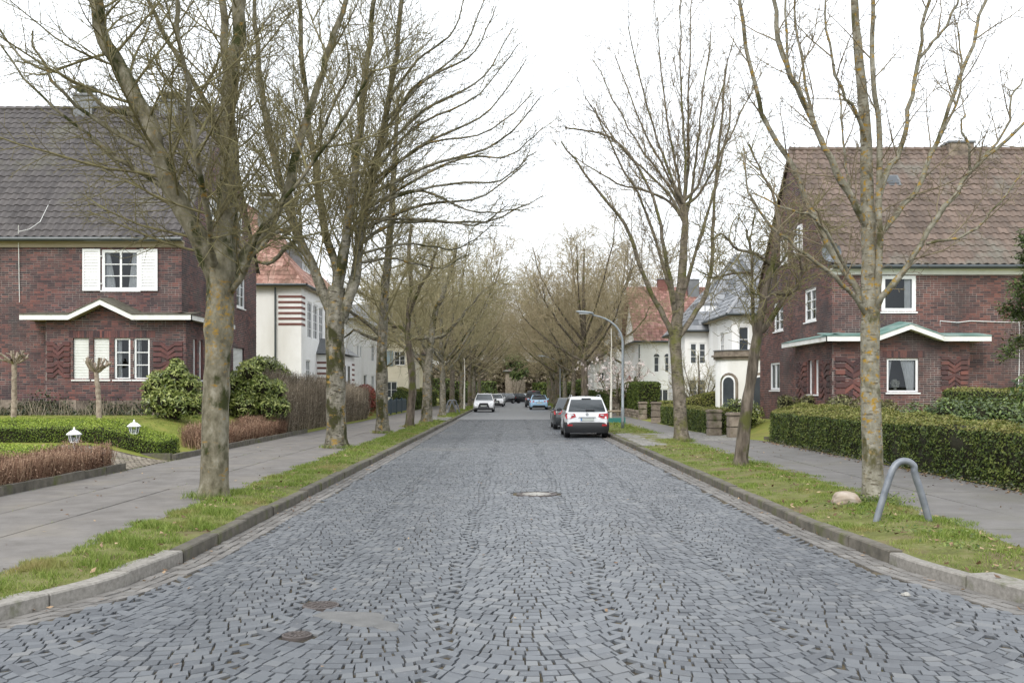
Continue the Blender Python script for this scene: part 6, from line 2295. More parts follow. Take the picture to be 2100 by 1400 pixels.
# left: white house with brick stripes and orange roof
h2, P, P2 = hip_house('white house with orange tiled roof and brick striped corner behind the bare hedge', -11.5, -21.0, 52, 66, .6, 7.6, 13.2, M['stucco'], M['tile_orange'], 'y',
                      [(-18, -16.8, 4.8, 6.2, 2, 3)], [(53.6, 54.8, 4.85, 6.9, 2, 4), (55.2, 56.4, 4.85, 6.9, 2, 4), (56.8, 58, 4.85, 6.9, 2, 4), (53.2, 54.3, 2.0, 3.6, 2, 3)], -1, single=250)
for k in range(6):
    z = 5.45 + k * .30
    q = MB()
    q.b2((-12.75, 51.975, z), (-11.47, 52.1, z + .12))
    q.b2((-11.6, 52.0, z), (-11.475, 52.9, z + .12))
    q.build('brick_stripe', M['brick_far'], h2)
q = MB()
q.tube([(-12.9, 51.9, .4), (-12.9, 51.9, 7.5)], .05, 8)
q.build('downpipe', M['gutter_metal'], h2)
# its low bay with a slate-grey roof
by0, by1, bx = 56.2, 61.6, -10.2
q = MB()
q.b2((-11.55, by0, .3), (bx, by1, 4.0))
bay = q.build('bay', M['stucco'], h2)
for k in range(7):
    z = 1.55 + k * .32
    q = MB()
    q.b2((-11.5, by0 - .02, z), (bx + .02, by0 + .5, z + .12))
    for (a, b_) in ((by0 + .4, by0 + .9), (by1 - .9, by1 + .02)):
        q.b2((bx - .3, a, z), (bx + .022, b_, z + .12))
    q.build('brick_stripe', M['brick_far'], bay)
q = MB()
q.add([(-11.5, by0 - .3, 4.05), (bx + .35, by0 - .3, 4.05), (bx + .35, by1 + .3, 4.05), (-11.5, by1 + .3, 4.05), (-11.49, by0 + .9, 5.0), (-11.2, by0 + .9, 5.0), (-11.2, by1 - .9, 5.0), (-11.49, by1 - .9, 5.0)],
      [(0, 3, 2, 1), (4, 5, 6, 7), (0, 1, 5, 4), (1, 2, 6, 5), (2, 3, 7, 6), (3, 0, 4, 7)])
q.build('bay_roof', M['zinc'], bay)
for ya in (57.4, 58.9):
    q = MB()
    q.b2((bx - .02, ya, 1.9), (bx + .03, ya + 1.0, 3.5))
    f = q.build('window', M['paint'], bay)
    q = MB()
    q.b2((bx, ya + .1, 2.0), (bx + .035, ya + .46, 3.4))
    q.b2((bx, ya + .54, 2.0), (bx + .035, ya + .9, 3.4))
    q.build('pane', M['far_glass'], f)
# dormer and chimney of the orange roof
q = MB()
q.b2((-14.0, 55.6, 8.6), (-12.3, 58.2, 10.3))
d = q.build('dormer', M['zinc'], h2)
q = MB()
q.b2((-12.32, 55.9, 8.9), (-12.26, 57.9, 10.0))
f = q.build('window', M['paint'], d)
q = MB()
for k in range(3):
    q.b2((-12.28, 56.0 + k * .64, 9.0), (-12.25, 56.52 + k * .64, 9.9))
q.build('pane', M['far_glass'], f)
chimney(h2, (-14.0, 54.6, 0), (.9, .9), 11.2, 12.75, M['zinc'])
h2b, P, P2 = hip_house('plain white house with grey roof beyond the brick striped bay', -11.2, -19, 67.2, 82, .4, 6.9, 10.6, M['stucco'], M['slate'], 'y', [(-14, -13, 4.2, 5.4, 2, 2)],
                       [(69, 69.7, 4.3, 5.2, 1, 1), (70.3, 71.0, 4.3, 5.2, 1, 1), (72, 73.6, 1.6, 3.1, 1, 1), (76, 77.5, 1.6, 3.1, 2, 2), (76, 77.5, 4.2, 5.6, 2, 2)], -1, tiles=False)
h3, P, P2 = hip_house('cream house with blue grey shutters seen between the left trunks', -9.6, -18, 88, 99, .4, 6.7, 10.2, M['cream'], M['slate'], 'x', [(-10.9, -9.75 - .1, 4.2, 5.5, 2, 3), (-13.6, -12.4, 4.2, 5.5, 2, 3), (-12.2, -10.6, 1.2, 2.7, 3, 2)],
                      [(91, 92.2, 4.2, 5.5, 2, 3), (94, 95.2, 4.2, 5.5, 2, 3)], -1, gable=True)
for x in (-11.55, -14.2):
    q = MB()
    q.b2((x, 87.93, 4.15), (x + .58, 87.98, 5.55))
    q.build('shutter', M['shutter_blue'], h3)
h4, P, P2 = hip_house('pale house far along the left side behind the garden hedges', -10.5, -19, 112, 124, .4, 6.0, 10.0, M['cream'], M['tile_r'], 'y', [(-13, -12, 3.8, 5, 2, 2)], [(115, 116.2, 3.8, 5, 2, 2)], -1, tiles=False)

# right: white house with slate roof and rounded bay
r2, P, P2 = hip_house('white house block with rounded arched bay and slate roof beside the brick house', 12.0, 17.5, 52, 58.2, .4, 6.0, 9.6, M['stucco'], M['slate'], 'y',
                      [(12.35, 12.95, 3.95, 5.4, 1, 2), (13.35, 13.95, 3.95, 5.4, 1, 2), (14.35, 14.95, 3.95, 5.4, 1, 2)], [(54, 55, 3.8, 5.2, 2, 2)], 1, flat=True, tw=.34, rin=2.4)
q = MB()
a_ = np.linspace(math.pi, 2 * math.pi, 17)
cxr, cyr, rr_ = 13.3, 52.0, 2.2
ring = [(cxr + rr_ * math.cos(t_), cyr + rr_ * .75 * math.sin(t_)) for t_ in a_]
for (p, s) in zip(ring[:-1], ring[1:]):
    q.quad((p[0], p[1], .2), (s[0], s[1], .2), (s[0], s[1], 3.55), (p[0], p[1], 3.55))
bay = q.build('bay', M['stucco'], r2)
q = MB()
for (z, s1, h) in ((3.55, 1.05, .14), (3.69, 1.10, .10), (3.79, 1.04, .22)):
    rg = [(cxr + (x - cxr) * s1, cyr + (y - cyr) * s1, z) for x, y in ring]
    q.prism(rg, (0, 0, h))
q.build('cornice', M['sandstone'], bay)
q = MB()
rg = [(cxr + (x - cxr) * 1.06, cyr + (y - cyr) * 1.06, 4.012) for x, y in ring]
q.prism(rg, (0, 0, .05))
q.build('bay_roof', M['zinc'], bay)
for k in (3, 7, 11):
    am = (a_[k] + a_[k + 1]) / 2
    n_ = np.array([math.cos(am), .75 * math.sin(am), 0])
    c0 = np.array([cxr, cyr, 0]) + rr_ * n_
    tdir = unit(np.array([-math.sin(am), .75 * math.cos(am), 0]))
    nn_ = np.array([tdir[1], -tdir[0], 0])
    for (hw, z1, d, m_, nm) in ((.52, 2.62, .03, 'sandstone', 'arch_surround'), (.40, 2.6, .05, 'paint', 'window'), (.32, 2.58, .065, 'far_glass', 'pane')):
        pts = [c0 + tdir * (-hw) + np.array([0, 0, 1.0]), c0 + tdir * hw + np.array([0, 0, 1.0])]
        for t_ in np.linspace(0, math.pi, 9):
            pts.append(c0 + tdir * hw * math.cos(t_) + np.array([0, 0, z1 - .3 + hw * math.sin(t_)]))
        q = MB()
        q.prism([tuple(p + nn_ * d) for p in pts], tuple(-nn_ * .1))
        q.build(nm, M[m_], bay)
# lower wing of the slate house reaching towards the street
r2b, P, P2 = hip_house('long white house with steep slate roof behind the bare round garden shrub', 10.6, 24, 58.4, 64.6, .3, 5.5, 10.6, M['stucco'], M['slate'], 'x', [(10.9, 11.35, 3.5, 4.8, 1, 3), (11.45, 11.9, 3.5, 4.8, 1, 3), (10.8, 11.9, 1.2, 2.6, 2, 2)], [(60.5, 61.5, 3.4, 4.8, 2, 2)], 1, flat=True, tw=.34, rin=4.2)
q = MB()
q.b2((11.5, 58.9, 5.9), (12.7, 61.4, 7.3))
d = q.build('dormer', M['slate'], r2b)
q = MB()
for k in range(3):
    q.b2((11.58 + k * .38, 58.87, 6.15), (11.90 + k * .38, 58.91, 7.1))
q.build('window', M['paint'], d)
# red roofed house
r3, P, P2 = hip_house('white house with long red tiled roof and twin arched windows', 9.9, 20.0, 75, 84, .3, 5.7, 10.4, M['stucco'], M['tile_red'], 'x', [(11.15, 11.6, 3.3, 4.55, 1, 2), (12.0, 12.45, 3.3, 4.55, 1, 2), (10.9, 12.8, .9, 2.0, 4, 1), (14.5, 15.5, 3.3, 4.6, 2, 2)],
                      [(77.0, 77.6, 3.2, 4.6, 1, 2), (78.8, 79.4, 3.2, 4.6, 1, 2), (79, 80, 6.3, 7.4, 2, 2)], 1, gable=True)
for x in (11.375, 12.225):
    q = MB()
    pts = [(x + .225 * math.cos(t_), 75.03, 4.55 + .225 * math.sin(t_)) for t_ in np.linspace(0, math.pi, 9)]
    q.prism([(p[0], 74.985, p[2]) for p in pts], (0, .05, 0))
    q.build('arch_light', M['far_glass'], r3)
q = MB()
q.tube([(10.0, 74.9, .3), (10.0, 74.9, 5.5)], .05, 6)
q.build('downpipe', M['gutter_metal'], r3)
chimney(r3, (12.6, 79.6, 0), (.9, .8), 9.6, 11.1, M['brick_far'], cap=False)
chimney(r3, (15.0, 79.0, 0), (.9, .8), 9.4, 11.0, M['zinc'], cap=False)
q = MB()
pts = [(11.0 + 1.5 * (k / 10 * 2 - 1) + .9, 75.6, 6.2 + .75 * math.cos((k / 10 * 2 - 1) * 1.5)) for k in range(11)]
q.prism([(p[0], p[1], p[2]) for p in pts], (0, 2.6, 0))
q.build('dormer', M['tile_orange'], r3)
# little red-capped porch
q = MB()
q.b2((9.0, 76.2, .2), (9.95, 77.6, 1.9))
po = q.build('porch', M['brick_far'], r3)
q = MB()
q.add([(8.85, 76.0, 1.9), (10.1, 76.0, 1.9), (10.1, 77.8, 1.9), (8.85, 77.8, 1.9), (9.47, 76.9, 3.15)], [(0, 1, 4), (1, 2, 4), (2, 3, 4), (3, 0, 4)])
q.build('porch_roof', M['tile_red'], po)
q = MB()
q.b2((9.2, 76.17, .9), (9.7, 76.21, 1.7))
q.build('window', M['paint'], po)
r4, P, P2 = hip_house('white gabled house with grey roof beyond the red roofed house', 10.0, 19.0, 91, 104, .3, 6.4, 11.0, M['stucco'], M['slate'], 'x', [(10.4, 11.0, 3.8, 5.0, 1, 2), (11.6, 12.2, 3.8, 5.0, 1, 2)], [(94, 95, 3.8, 5, 2, 2), (98, 99, 3.8, 5, 2, 2)], 1, gable=True)
chimney(r4, (11.3, 93.5, 0), (1.6, 1.2), 8, 10.6, M['plinth'], cap=False)
r5, P, P2 = hip_house('white house low behind the far right trunks', 9.6, 18, 112, 124, .3, 5.4, 9.0, M['stucco'], M['tile_r'], 'x', [(10, 11, 2.8, 4, 2, 2)], [(115, 116, 2.8, 4, 2, 2)], 1, gable=True, tiles=False)
# stone coloured house closing the street
en, P, P2 = hip_house('stone coloured house closing the end of the street behind the dark conifer', -1.1, 2.2, 158, 166, .2, 5.0, 6.6, M['sandstone'], M['tile_r'], 'x', [], [], 1, tiles=False)

# ---------------------------------------------------------------- cars
def arc(cy, cz, r, a0, a1, n):
    return [(cy + r * math.cos(a), cz + r * math.sin(a)) for a in np.linspace(a0, a1, n)]


def bm_obj(bm, name, mats, parent, smooth_=True):
    me = bpy.data.meshes.new(name)
    bm.normal_update()
    bm.to_mesh(me)
    bm.free()
    for m in (mats if isinstance(mats, (list, tuple)) else [mats]):
        me.materials.append(m)
    for p in me.polygons:
        p.use_smooth = bool(smooth_)
    o = bpy.data.objects.new(name, me)
    COL.objects.link(o)
    o.parent = parent
    return o


def car(name, label, loc, rz, paint, L=4.1, W=1.76, H=1.65, belt=1.02, hood=.95, ground=.22, wr=.34, kind='suv', front=None, group='cars parked along both kerbs', rails=True, cladding=True, red_up=True, detail=True):
    t = thing(name, label, 'car', loc, rz, group)
    hl = L / 2
    ay, by = hl - .82, -hl + .72                # wheel centres front, rear
    ws = hl - 1.15                               # foot of the windscreen
    ar = wr + .055
    cz = wr
    def ang0(r): return math.asin(min(1, (ground - cz) / r))
    a0 = ang0(ar)
    rear_glass_y = -hl + (.16 if kind != 'hatch' else .22)
    prof = [(-hl + .10, ground + .03), (-hl + .01, ground + .20), (-hl, .62), (-hl + .03, .80), (-hl + .09, belt - .03), (-hl + .16, belt + .02)]
    prof += [(0, belt), (ws, belt - .02), (ws + .35, hood), (hl - .30, hood - .13), (hl - .10, hood - .24), (hl - .01, .60), (hl, .45), (hl - .06, ground + .02)]
    prof += arc(ay, cz, ar, a0, math.pi - a0, 12)
    prof += arc(by, cz, ar, a0, math.pi - a0, 12)
    bm = bmesh.new()
    hw = W / 2
    n = len(prof)
    secs = []
    for s in (-1, 1):
        ring = []
        for (y, z) in prof:
            k = abs(y) / hl
            plan = 1 - .10 * max(0, k - .72) / .28 * max(0, k - .72) / .28 * 1.0
            tum = 1 - .05 * smooth(z, .75, belt + .03) - .03 * smooth(.45 - z, 0, .25)
            ring.append(bm.verts.new((s * hw * plan * float(tum), y, z)))
        secs.append(ring)
    bm.faces.new(secs[0])
    bm.faces.new(secs[1][::-1])
    for i in range(n):
        j = (i + 1) % n
        bm.faces.new((secs[0][j], secs[0][i], secs[1][i], secs[1][j]))
    bmesh.ops.recalc_face_normals(bm, faces=bm.faces)
    edges = [e for e in bm.edges if (len(e.link_faces) == 2 and any(len(f.verts) > 6 for f in e.link_faces))]
    bmesh.ops.bevel(bm, geom=edges, offset=.055, segments=3, profile=.6, affect='EDGES', clamp_overlap=True)
    body = bm_obj(bm, 'body', paint, t, smooth_=False)
    for p in body.data.polygons:
        p.use_smooth = len(p.vertices) < 6
    # greenhouse
    yb0, yb1 = rear_glass_y - .02, ws + .02
    yt0, yt1 = (-hl + .60, ws - .74) if kind == 'suv' else ((-hl + .62, ws - .78) if kind == 'hatch' else (-hl + .25, ws - .55))
    wb, wt = hw * .945, hw * .70
    bm = bmesh.new()
    zb, zt = belt - .02, H - .03
    rows = []
    for f in (0, .5, 1.0):
        w_ = wb + (wt - wb) * (f ** 1.15)
        z_ = zb + (zt - zb) * f
        y0_, y1_ = yb0 + (yt0 - yb0) * f ** 1.25, yb1 + (yt1 - yb1) * f
        rows.append([bm.verts.new(p) for p in ((-w_, y0_, z_), (w_, y0_, z_), (w_ * 1.0, (y0_ + y1_) / 2, z_), (w_, y1_, z_), (-w_, y1_, z_), (-w_, (y0_ + y1_) / 2, z_))])
    for a_, b_ in zip(rows[:-1], rows[1:]):
        for i in range(6):
            j = (i + 1) % 6
            bm.faces.new((a_[i], a_[j], b_[j], b_[i]))
    cen = bm.verts.new((0, (yt0 + yt1) / 2, H + .015))
    for i in range(6):
        bm.faces.new((rows[2][i], rows[2][(i + 1) % 6], cen))
    bmesh.ops.recalc_face_normals(bm, faces=bm.faces)
    ed = [e for e in bm.edges if len(e.link_faces) == 2 and e.calc_face_angle(0) > .45]
    bmesh.ops.bevel(bm, geom=ed, offset=.06, segments=3, profile=.6, affect='EDGES', clamp_overlap=True)
    bm_obj(bm, 'roof', paint, t)

    def yz(f, rear):
        z_ = zb + (zt - zb) * f
        y_ = (yb0 + (yt0 - yb0) * f ** 1.25) if rear else (yb1 + (yt1 - yb1) * f)
        return y_, z_, wb + (wt - wb) * f ** 1.15
    def panel(nm, rear, f0, f1, k0, k1, m=M['car_glass']):
        q = MB()
        V = []
        for f in np.linspace(f0, f1, 5):
            y_, z_, w_ = yz(f, rear)
            o = -.012 if rear else .012
            for s in np.linspace(-1, 1, 7):
                V.append((s * w_ * (k0 + (k1 - k0) * (f - f0) / (f1 - f0)), y_ + o * (1 + .0 * s) - (o * 1.0) * (abs(s) ** 6) * .3, z_))
        F = [(i * 7 + j, i * 7 + j + 1, (i + 1) * 7 + j + 1, (i + 1) * 7 + j) for i in range(4) for j in range(6)]
        if not rear:
            F = [f[::-1] for f in F]
        q.add(V, F)
        return q.build(nm, m, t, smooth_=True)
    rg = panel('rear_window', True, .06, .84, .90, .93)
    panel('windscreen', False, .05, .93, .92, .93)
    for s in (-1, 1):
        spans = [(.05, .40), (.43, .72), (.75, .93)] if kind != 'van' else [(.04, .35), (.38, .95)]
        for (k0, k1) in spans:
            q = MB()
            V = []
            for f in (.14, .88):
                y0_, z_, w_ = yz(f, True)
                y1_ = yz(f, False)[0]
                for k in (k0, k1):
                    V.append((s * (w_ + .008 + .02 * f * (1 - f)), y1_ - .12 + (y0_ + .12 - y1_ + .12) * k, z_))
            F = [(0, 1, 3, 2)] if s < 0 else [(2, 3, 1, 0)]
            q.add(V, F)
            q.build('side_window', M['car_glass'], t)
    # wheels
    for (s, y) in ((-1, ay), (1, ay), (-1, by), (1, by)):
        q = MB()
        wd = .21
        q.lathe([(wr * .62, -wd / 2), (wr * .93, -wd / 2), (wr, -wd / 2 + .03), (wr, wd / 2 - .03), (wr * .93, wd / 2), (wr * .62, wd / 2)], sides=24, axis='x')
        wh = q.build('wheel', M['rubber'], t, smooth_=False)
        wh.location = (s * (hw - .12), y, wr)
        q = MB()
        q.lathe([(wr * .62, -.02), (wr * .58, .02), (wr * .2, .0), (.02, .01)], sides=20, axis='x')
        for k in range(5):
            a_ = k * 2 * math.pi / 5
            q.box((.012, math.cos(a_) * wr * .36, math.sin(a_) * wr * .36), (.02, .05 + .1 * abs(math.cos(a_)) * wr, .05 + .1 * abs(math.sin(a_)) * wr))
        r_ = q.build('rim', M['rim'], wh)
        r_.location = (s * .09, 0, 0)
    pl = 1 - .05
    # rear end
    cl = M['black_plastic']
    q = MB()
    yr = -hl - .012
    if cladding:
        plan_ = [(-1.0, .40), (-1.0, .20), (-.975, .09), (-.90, .02), (-.7, -.022), (-.35, -.035), (0, -.04), (.35, -.035), (.7, -.022), (.90, .02), (.975, .09), (1.0, .20), (1.0, .40)]
        V = []
        for (z, g, o) in ((ground - .02, .955, .06), (ground + .10, .99, .015), (.42, 1.0, -.005), (.60, 1.0, 0), (.635, .985, .03)):
            V += [(s * hw * g + (.012 if s > 0 else -.012), -hl + d + o, z) for s, d in plan_]
        q.add(V, [(i * 13 + j, i * 13 + j + 1, (i + 1) * 13 + j + 1, (i + 1) * 13 + j) for i in range(4) for j in range(12)])
    else:
        V = []
        for (z, o) in ((ground - .02, .08), (ground + .22, -.005)):
            for s in np.linspace(-1, 1, 9):
                V.append((s * hw * .90, yr + o + .10 * abs(s) ** 5, z))
        q.add(V, [(j, j + 1, 9 + j + 1, 9 + j) for j in range(8)])
    q.build('rear_bumper', cl, t, smooth_=True)
    if cladding:
        for s in (-1, 1):
            q = MB()
            q.b2((s * (hw - .01), by + ar, ground), (s * (hw + .008), ay - ar, ground + .14))
            q.build('side_sill', cl, t)
            for y in (ay, by):
                q = MB()
                for i in range(12):
                    a_, b_ = [math.pi * x / 12 for x in (i, i + 1)]
                    P = [(y + r * math.cos(x), cz + r * math.sin(x)) for r, x in ((ar - .005, a_), (ar + .05, a_), (ar + .05, b_), (ar - .005, b_))]
                    q.prism([(s * (hw - .02), p[0], p[1]) for p in P], (s * .03, 0, 0))
                q.build('wheel_arch', cl, t)
    zl = belt - .17 if red_up else belt - .1
    for s in (-1, 1):
        q = MB()
        P = [(s * hw * .50, yr + .03, zl + .0), (s * hw * .72, yr + .015, zl - .07), (s * hw * .945, yr + .05, zl - .08), (s * hw * .985, yr + .24, zl + .06), (s * hw * .93, yr + .10, zl + .14), (s * hw * .54, yr + .055, zl + .12)]
        q.prism(P if s > 0 else P[::-1], (0, .06, 0))
        lamp = q.build('tail_light', M['lamp_red'], t)
        q = MB()
        P = [(s * hw * .60, yr + .035, zl + .055), (s * hw * .74, yr + .04, zl + .045), (s * hw * .74, yr + .05, zl + .085), (s * hw * .60, yr + .05, zl + .09)]
        q.prism(P if s > 0 else P[::-1], (0, -.03, 0))
        q.build('lens', M['lamp_clear'], lamp)
        if cladding:
            q = MB()
            q.b2((s * hw * .66, yr - .03, .485), (s * hw * .88, yr + .06, .555))
            q.build('reflector', M['lamp_red'], t)
    q = MB()
    zp = belt - .28
    q.b2((-.26, yr - .012, zp - .055), (.26, yr + .02, zp + .055))
    pt = q.build('number_plate', M['plate'], t)
    q = MB()
    q.b2((-.26, yr - .015, zp - .055), (-.215, yr - .011, zp + .055))
    q.build('blue_strip', M['plate_blue'], pt)
    if detail:
        q = MB()
        q.b2((-.34, yr - .004, zp + .085), (.34, yr + .05, zp + .105))
        q.build('trim_strip', M['chrome'], t)
        q = MB()
        q.lathe([(.001, .012), (.05, .010), (.062, 0)], c=(0, yr + .045, belt - .07), sides=16, axis='y')
        q.build('emblem', M['chrome'], t)
        y_, z_, w_ = yz(.16, True)
        q = MB()
        q.b2((-.02, y_ - .05, z_ - .02), (.30, y_ - .025, z_ + .02))
        q.b2((-.05, y_ - .06, z_ - .035), (.03, y_ - .01, z_ + .03))
        q.build('wiper', M['rubber'], t)
        y_, z_, w_ = yz(.90, True)
        q = MB()
        q.b2((-.19, y_ - .06, z_ - .02), (.19, y_ - .01, z_ + .02))
        q.build('brake_light', M['lamp_red'] if not cladding else M['black_plastic'], t)
        q = MB()
        q.tube([(.45, -hl + .1, ground), (.45, -hl + .4, ground)], .035, 10)
        q.build('exhaust_pipe', M['black_plastic'], t)
        q = MB()
        q.lathe([(.03, 0), (.02, .03), (.004, .06), (.003, .18)], c=(0, yt0 + .2, H), sides=8)
        q.build('aerial', M['rubber'], t)
    for s in (-1, 1):
        if rails:
            q = MB()
            x = s * wt * .93
            q.tube([(x, yt0 + .05, H - .03), (x, yt0 + .14, H + .035), (x, (yt0 + yt1) / 2, H + .055), (x, yt1 - .1, H + .03), (x, yt1, H - .03)], .016, 6)
            q.build('roof_rail', M['chrome'], t)
        q = MB()
        q.lathe([(.02, -.05), (.075, -.045), (.085, 0), (.075, .05), (.02, .07)], sides=10, axis='y')
        mr = q.build('mirror', M['black_plastic'] if cladding else paint, t, smooth_=True)
        mr.location = (s * (hw + .09), ws - .38, belt + .06)
        mr.scale = (1.3, 1, 1)
        q = MB()
        P = [(s * hw * .55, hl - .06, hood - .30), (s * hw * .92, hl - .20, hood - .26), (s * hw * .90, hl - .26, hood - .17), (s * hw * .60, hl - .16, hood - .20)]
        q.prism(P, (0, .05, .01))
        q.build('headlight', M['lamp_clear'], t)
    yf = hl + .012
    q = MB()
    P = front or [(-.46, .36), (.46, .36), (.38, .72), (-.38, .72)]
    q.prism([(x, yf - .07, z) for x, z in P], (0, .06, 0))
    q.b2((-hw * .9, yf - .13, ground), (hw * .9, yf - .02, ground + .16))
    if cladding:
        for s in (-1, 1):
            q.b2((s * hw * .62, yf - .12, ground + .1), (s * hw * .93, yf - .06, ground + .32))
    fg = q.build('grille', M['black_plastic'], t)
    q = MB()
    q.b2((-.40, yf - .01, .40), (.40, yf + .004, .425))
    q.build('trim_strip', M['chrome'], fg)
    q = MB()
    q.b2((-.26, yf - .005, .50), (.26, yf + .012, .61))
    q.build('number_plate', M['plate'], t)
    q = MB()
    q.b2((-hw * .8, -hl + .25, ground - .03), (hw * .8, hl - .25, ground + .2))
    q.build('underbody', M['rubber'], t)
    return t


def place(u0, u1, v, D=None):
    D = D or FPX * HC / (v - 800)
    return ((u0 + u1) / 2 - 1050) * D / FPX, D


x, D = place(1161, 1247, 898)
car('parked_car', 'white compact SUV with grey roof rails parked at the right kerb, its rear towards us', (x, D + 2.0, 0), 0, M['car_white'], L=4.1, W=1.77, H=1.66)
car('parked_car', 'dark grey car almost hidden in front of the white SUV at the right kerb', (2.92, 48.0, 0), 0, M['car_grey'], L=4.2, W=1.84, H=1.55, belt=.98, cladding=False, rails=False)
x, D = place(1087, 1124, 840)
car('parked_car', 'light blue hatchback with black roof spoiler on the right, seen from behind', (x, D + 2.1, 0), 0, M['car_blue'], L=4.3, W=1.80, H=1.46, belt=.95, kind='hatch', cladding=False, rails=False)
q = MB()
q.b2((x - .55, D + .42, 1.38), (x + .55, D + .80, 1.43))
sp = q.build('roof_spoiler', M['black_plastic'], [o for o in bpy.data.objects if o.get('label', '').startswith('light blue hatch')][0])
sp.location = (-x, -(D + 2.1), 0)
car('parked_car', 'tall black van parked ahead of the light blue hatchback', (2.42, 108.0, 0), 0, M['car_black'], L=4.6, W=1.9, H=1.88, belt=1.12, kind='van', cladding=False, rails=False)
x, D = place(971, 1013, 845)
car('parked_car', 'white SUV with large black grille facing us at the left kerb', (x, D + 2.1, 0), math.pi, M['car_white'], L=4.25, W=1.80, H=1.63, front=[(-.52, .36), (.52, .36), (.36, .80), (-.36, .80)])
x, D = place(1007, 1027, 834)
car('parked_car', 'white estate parked directly behind the front white SUV on the left', (x, D + 1.9, 0), math.pi, M['car_white'], L=4.4, W=1.8, H=1.5, belt=.97, cladding=False, rails=True)
car('parked_car', 'silver car third in the row at the left kerb', (-1.75, 119.5, 0), math.pi, M['car_silver'], L=4.4, W=1.8, H=1.5, belt=.97, cladding=False, rails=False)
car('parked_car', 'dark car standing turned at the far left end of the street', (-1.35, 137, 0), math.pi * .80, M['car_black'], L=4.4, W=1.8, H=1.5, belt=.97, cladding=False, rails=False)
car('parked_car', 'dark car standing turned at the far right end of the street', (1.75, 139, 0), math.pi * 1.32, M['car_black'], L=4.3, W=1.8, H=1.48, belt=.97, cladding=False, rails=False)
car('parked_car', 'dark blue grey car standing in a driveway behind the clipped hedges', (10.9, 55.6, .16), math.pi / 2, M['car_grey'], L=4.5, W=1.8, H=1.56, belt=.97, cladding=False, rails=False)

# ---------------------------------------------------------------- street furniture and small things
def street_lamp(loc, H, arm, label, r=.056, sg=-1):
    t = thing('street_lamp', label, 'street lamp', loc, 0, 'curved street lamps on the right verge')
    q = MB()
    q.lathe([(r * 1.35, 0), (r * 1.35, .9), (r, .98), (r, 1.0)], sides=14)
    pts = [(0, 0, .9), (0, 0, H * .45), (0, 0, H * .70)]
    R_ = H * .23
    for a in np.linspace(0, math.pi * .44, 9):
        pts.append((sg * (R_ * 1.25 - R_ * 1.25 * math.cos(a)), 0, H * .72 + R_ * math.sin(a)))
    lx, lz = pts[-1][0], pts[-1][2]
    pts.append((sg * arm * .85, 0, lz + .10))
    q.tube(pts, [r] * 3 + list(np.linspace(r * .95, r * .55, 9)) + [r * .5], 12)
    q.build('pole', M['lamp_post'], t, smooth_=True)
    q = MB()
    ex = sg * arm * .85
    V = []
    secs = [(0, .05, .04), (.12, .11, .06), (.40, .15, .075), (.68, .12, .06), (.80, .03, .02)]
    for (d, w_, h_) in secs:
        for a in np.linspace(0, 2 * math.pi, 10, endpoint=False):
            V.append((ex + sg * d - sg * .12, w_ * .8 * math.cos(a), lz + .10 + d * .10 + h_ * math.sin(a) * (1 if math.sin(a) > 0 else .7)))
    F = [(i * 10 + j, i * 10 + (j + 1) % 10, (i + 1) * 10 + (j + 1) % 10, (i + 1) * 10 + j) for i in range(4) for j in range(10)]
    q.add(V, F + [tuple(range(9, -1, -1)), tuple(range(40, 50))])
    hd = q.build('lamp_head', M['lamp_post'], t, smooth_=True)
    q = MB()
    q.box((ex + sg * .32, 0, lz + .085), (.42, .16, .03))
    q.build('diffuser', M['lamp_clear'], hd)
    q = MB()
    q.b2((-r * .7, -r * 1.38, .35), (r * .7, -r * 1.25, .75))
    q.build('access_door', M['lamp_post'], t)
    return t


x, D = (1277 - 1050) * 1.77 / 80, FPX * 1.77 / 80
street_lamp((x, D, .13), 5.45, 1.7, 'grey street lamp with curved arm beside the white SUV')
street_lamp((4.95, 98, .13), 5.45, 1.9, 'curved street lamp half hidden among trunks beyond the light blue car')


def hoop(loc, rz, w, h, r, lean, label, m=M['galv']):
    t = thing('bike_hoop', label, 'bike stand', loc, rz, 'galvanised tube hoops on the verges')
    q = MB()
    a = w * .20
    pts = [(-w / 2, 0, -.08), (-w / 2 + .02, 0, .05), (-w * .31, 0, h * .55), (-a * .98, 0, h * .84)]
    for t_ in np.linspace(math.pi * .86, math.pi * .14, 9):
        pts.append((a * math.cos(t_) * 1.0 + lean, 0, h - a * .95 + a * .95 * math.sin(t_)))
    pts += [(a * .98 + lean * .8, 0, h * .80), (w * .33, 0, h * .5), (w / 2 - .02, 0, .05), (w / 2, 0, -.08)]
    q.tube(catmull(pts, 44), r, 14)
    q.build('tube', m, t, smooth_=True)
    return t


hoop((5.20, 12.68, .13), 0.0, .73, .83, .046, .02, 'galvanised bent tube hoop in front of the near right trunk')
hoop((-4.72, 73.0, .13), .25, .95, 1.0, .05, 0, 'first galvanised hoop on the far left verge')
hoop((-4.55, 74.6, .13), .25, .95, 1.0, .05, 0, 'second galvanised hoop on the far left verge, just behind the first')

# boulder beside the near right trunk
def boulder(loc, s, label):
    t = thing('boulder', label, 'boulder', loc)
    bm = bmesh.new()
    bmesh.ops.create_icosphere(bm, subdivisions=4, radius=1)
    for v in bm.verts:
        c = v.co.copy()
        k = 1 + .10 * math.sin(c.x * 2.3 + 1) * math.cos(c.y * 2.1) + .07 * math.sin(c.z * 4 + c.x * 3) + .025 * math.sin(c.x * 9 + c.y * 7) + .02 * math.sin(c.z * 13 + c.y * 9)
        e = (abs(c.x) ** 3 + abs(c.y) ** 3 + abs(c.z) ** 3) ** (1 / 3)
        c = c * (k * (.55 + .45 / e))
        v.co = Vector((c.x * s[0], c.y * s[1], c.z * s[2]))
    bm_obj(bm, 'stone', M['boulder'], t)
    return t


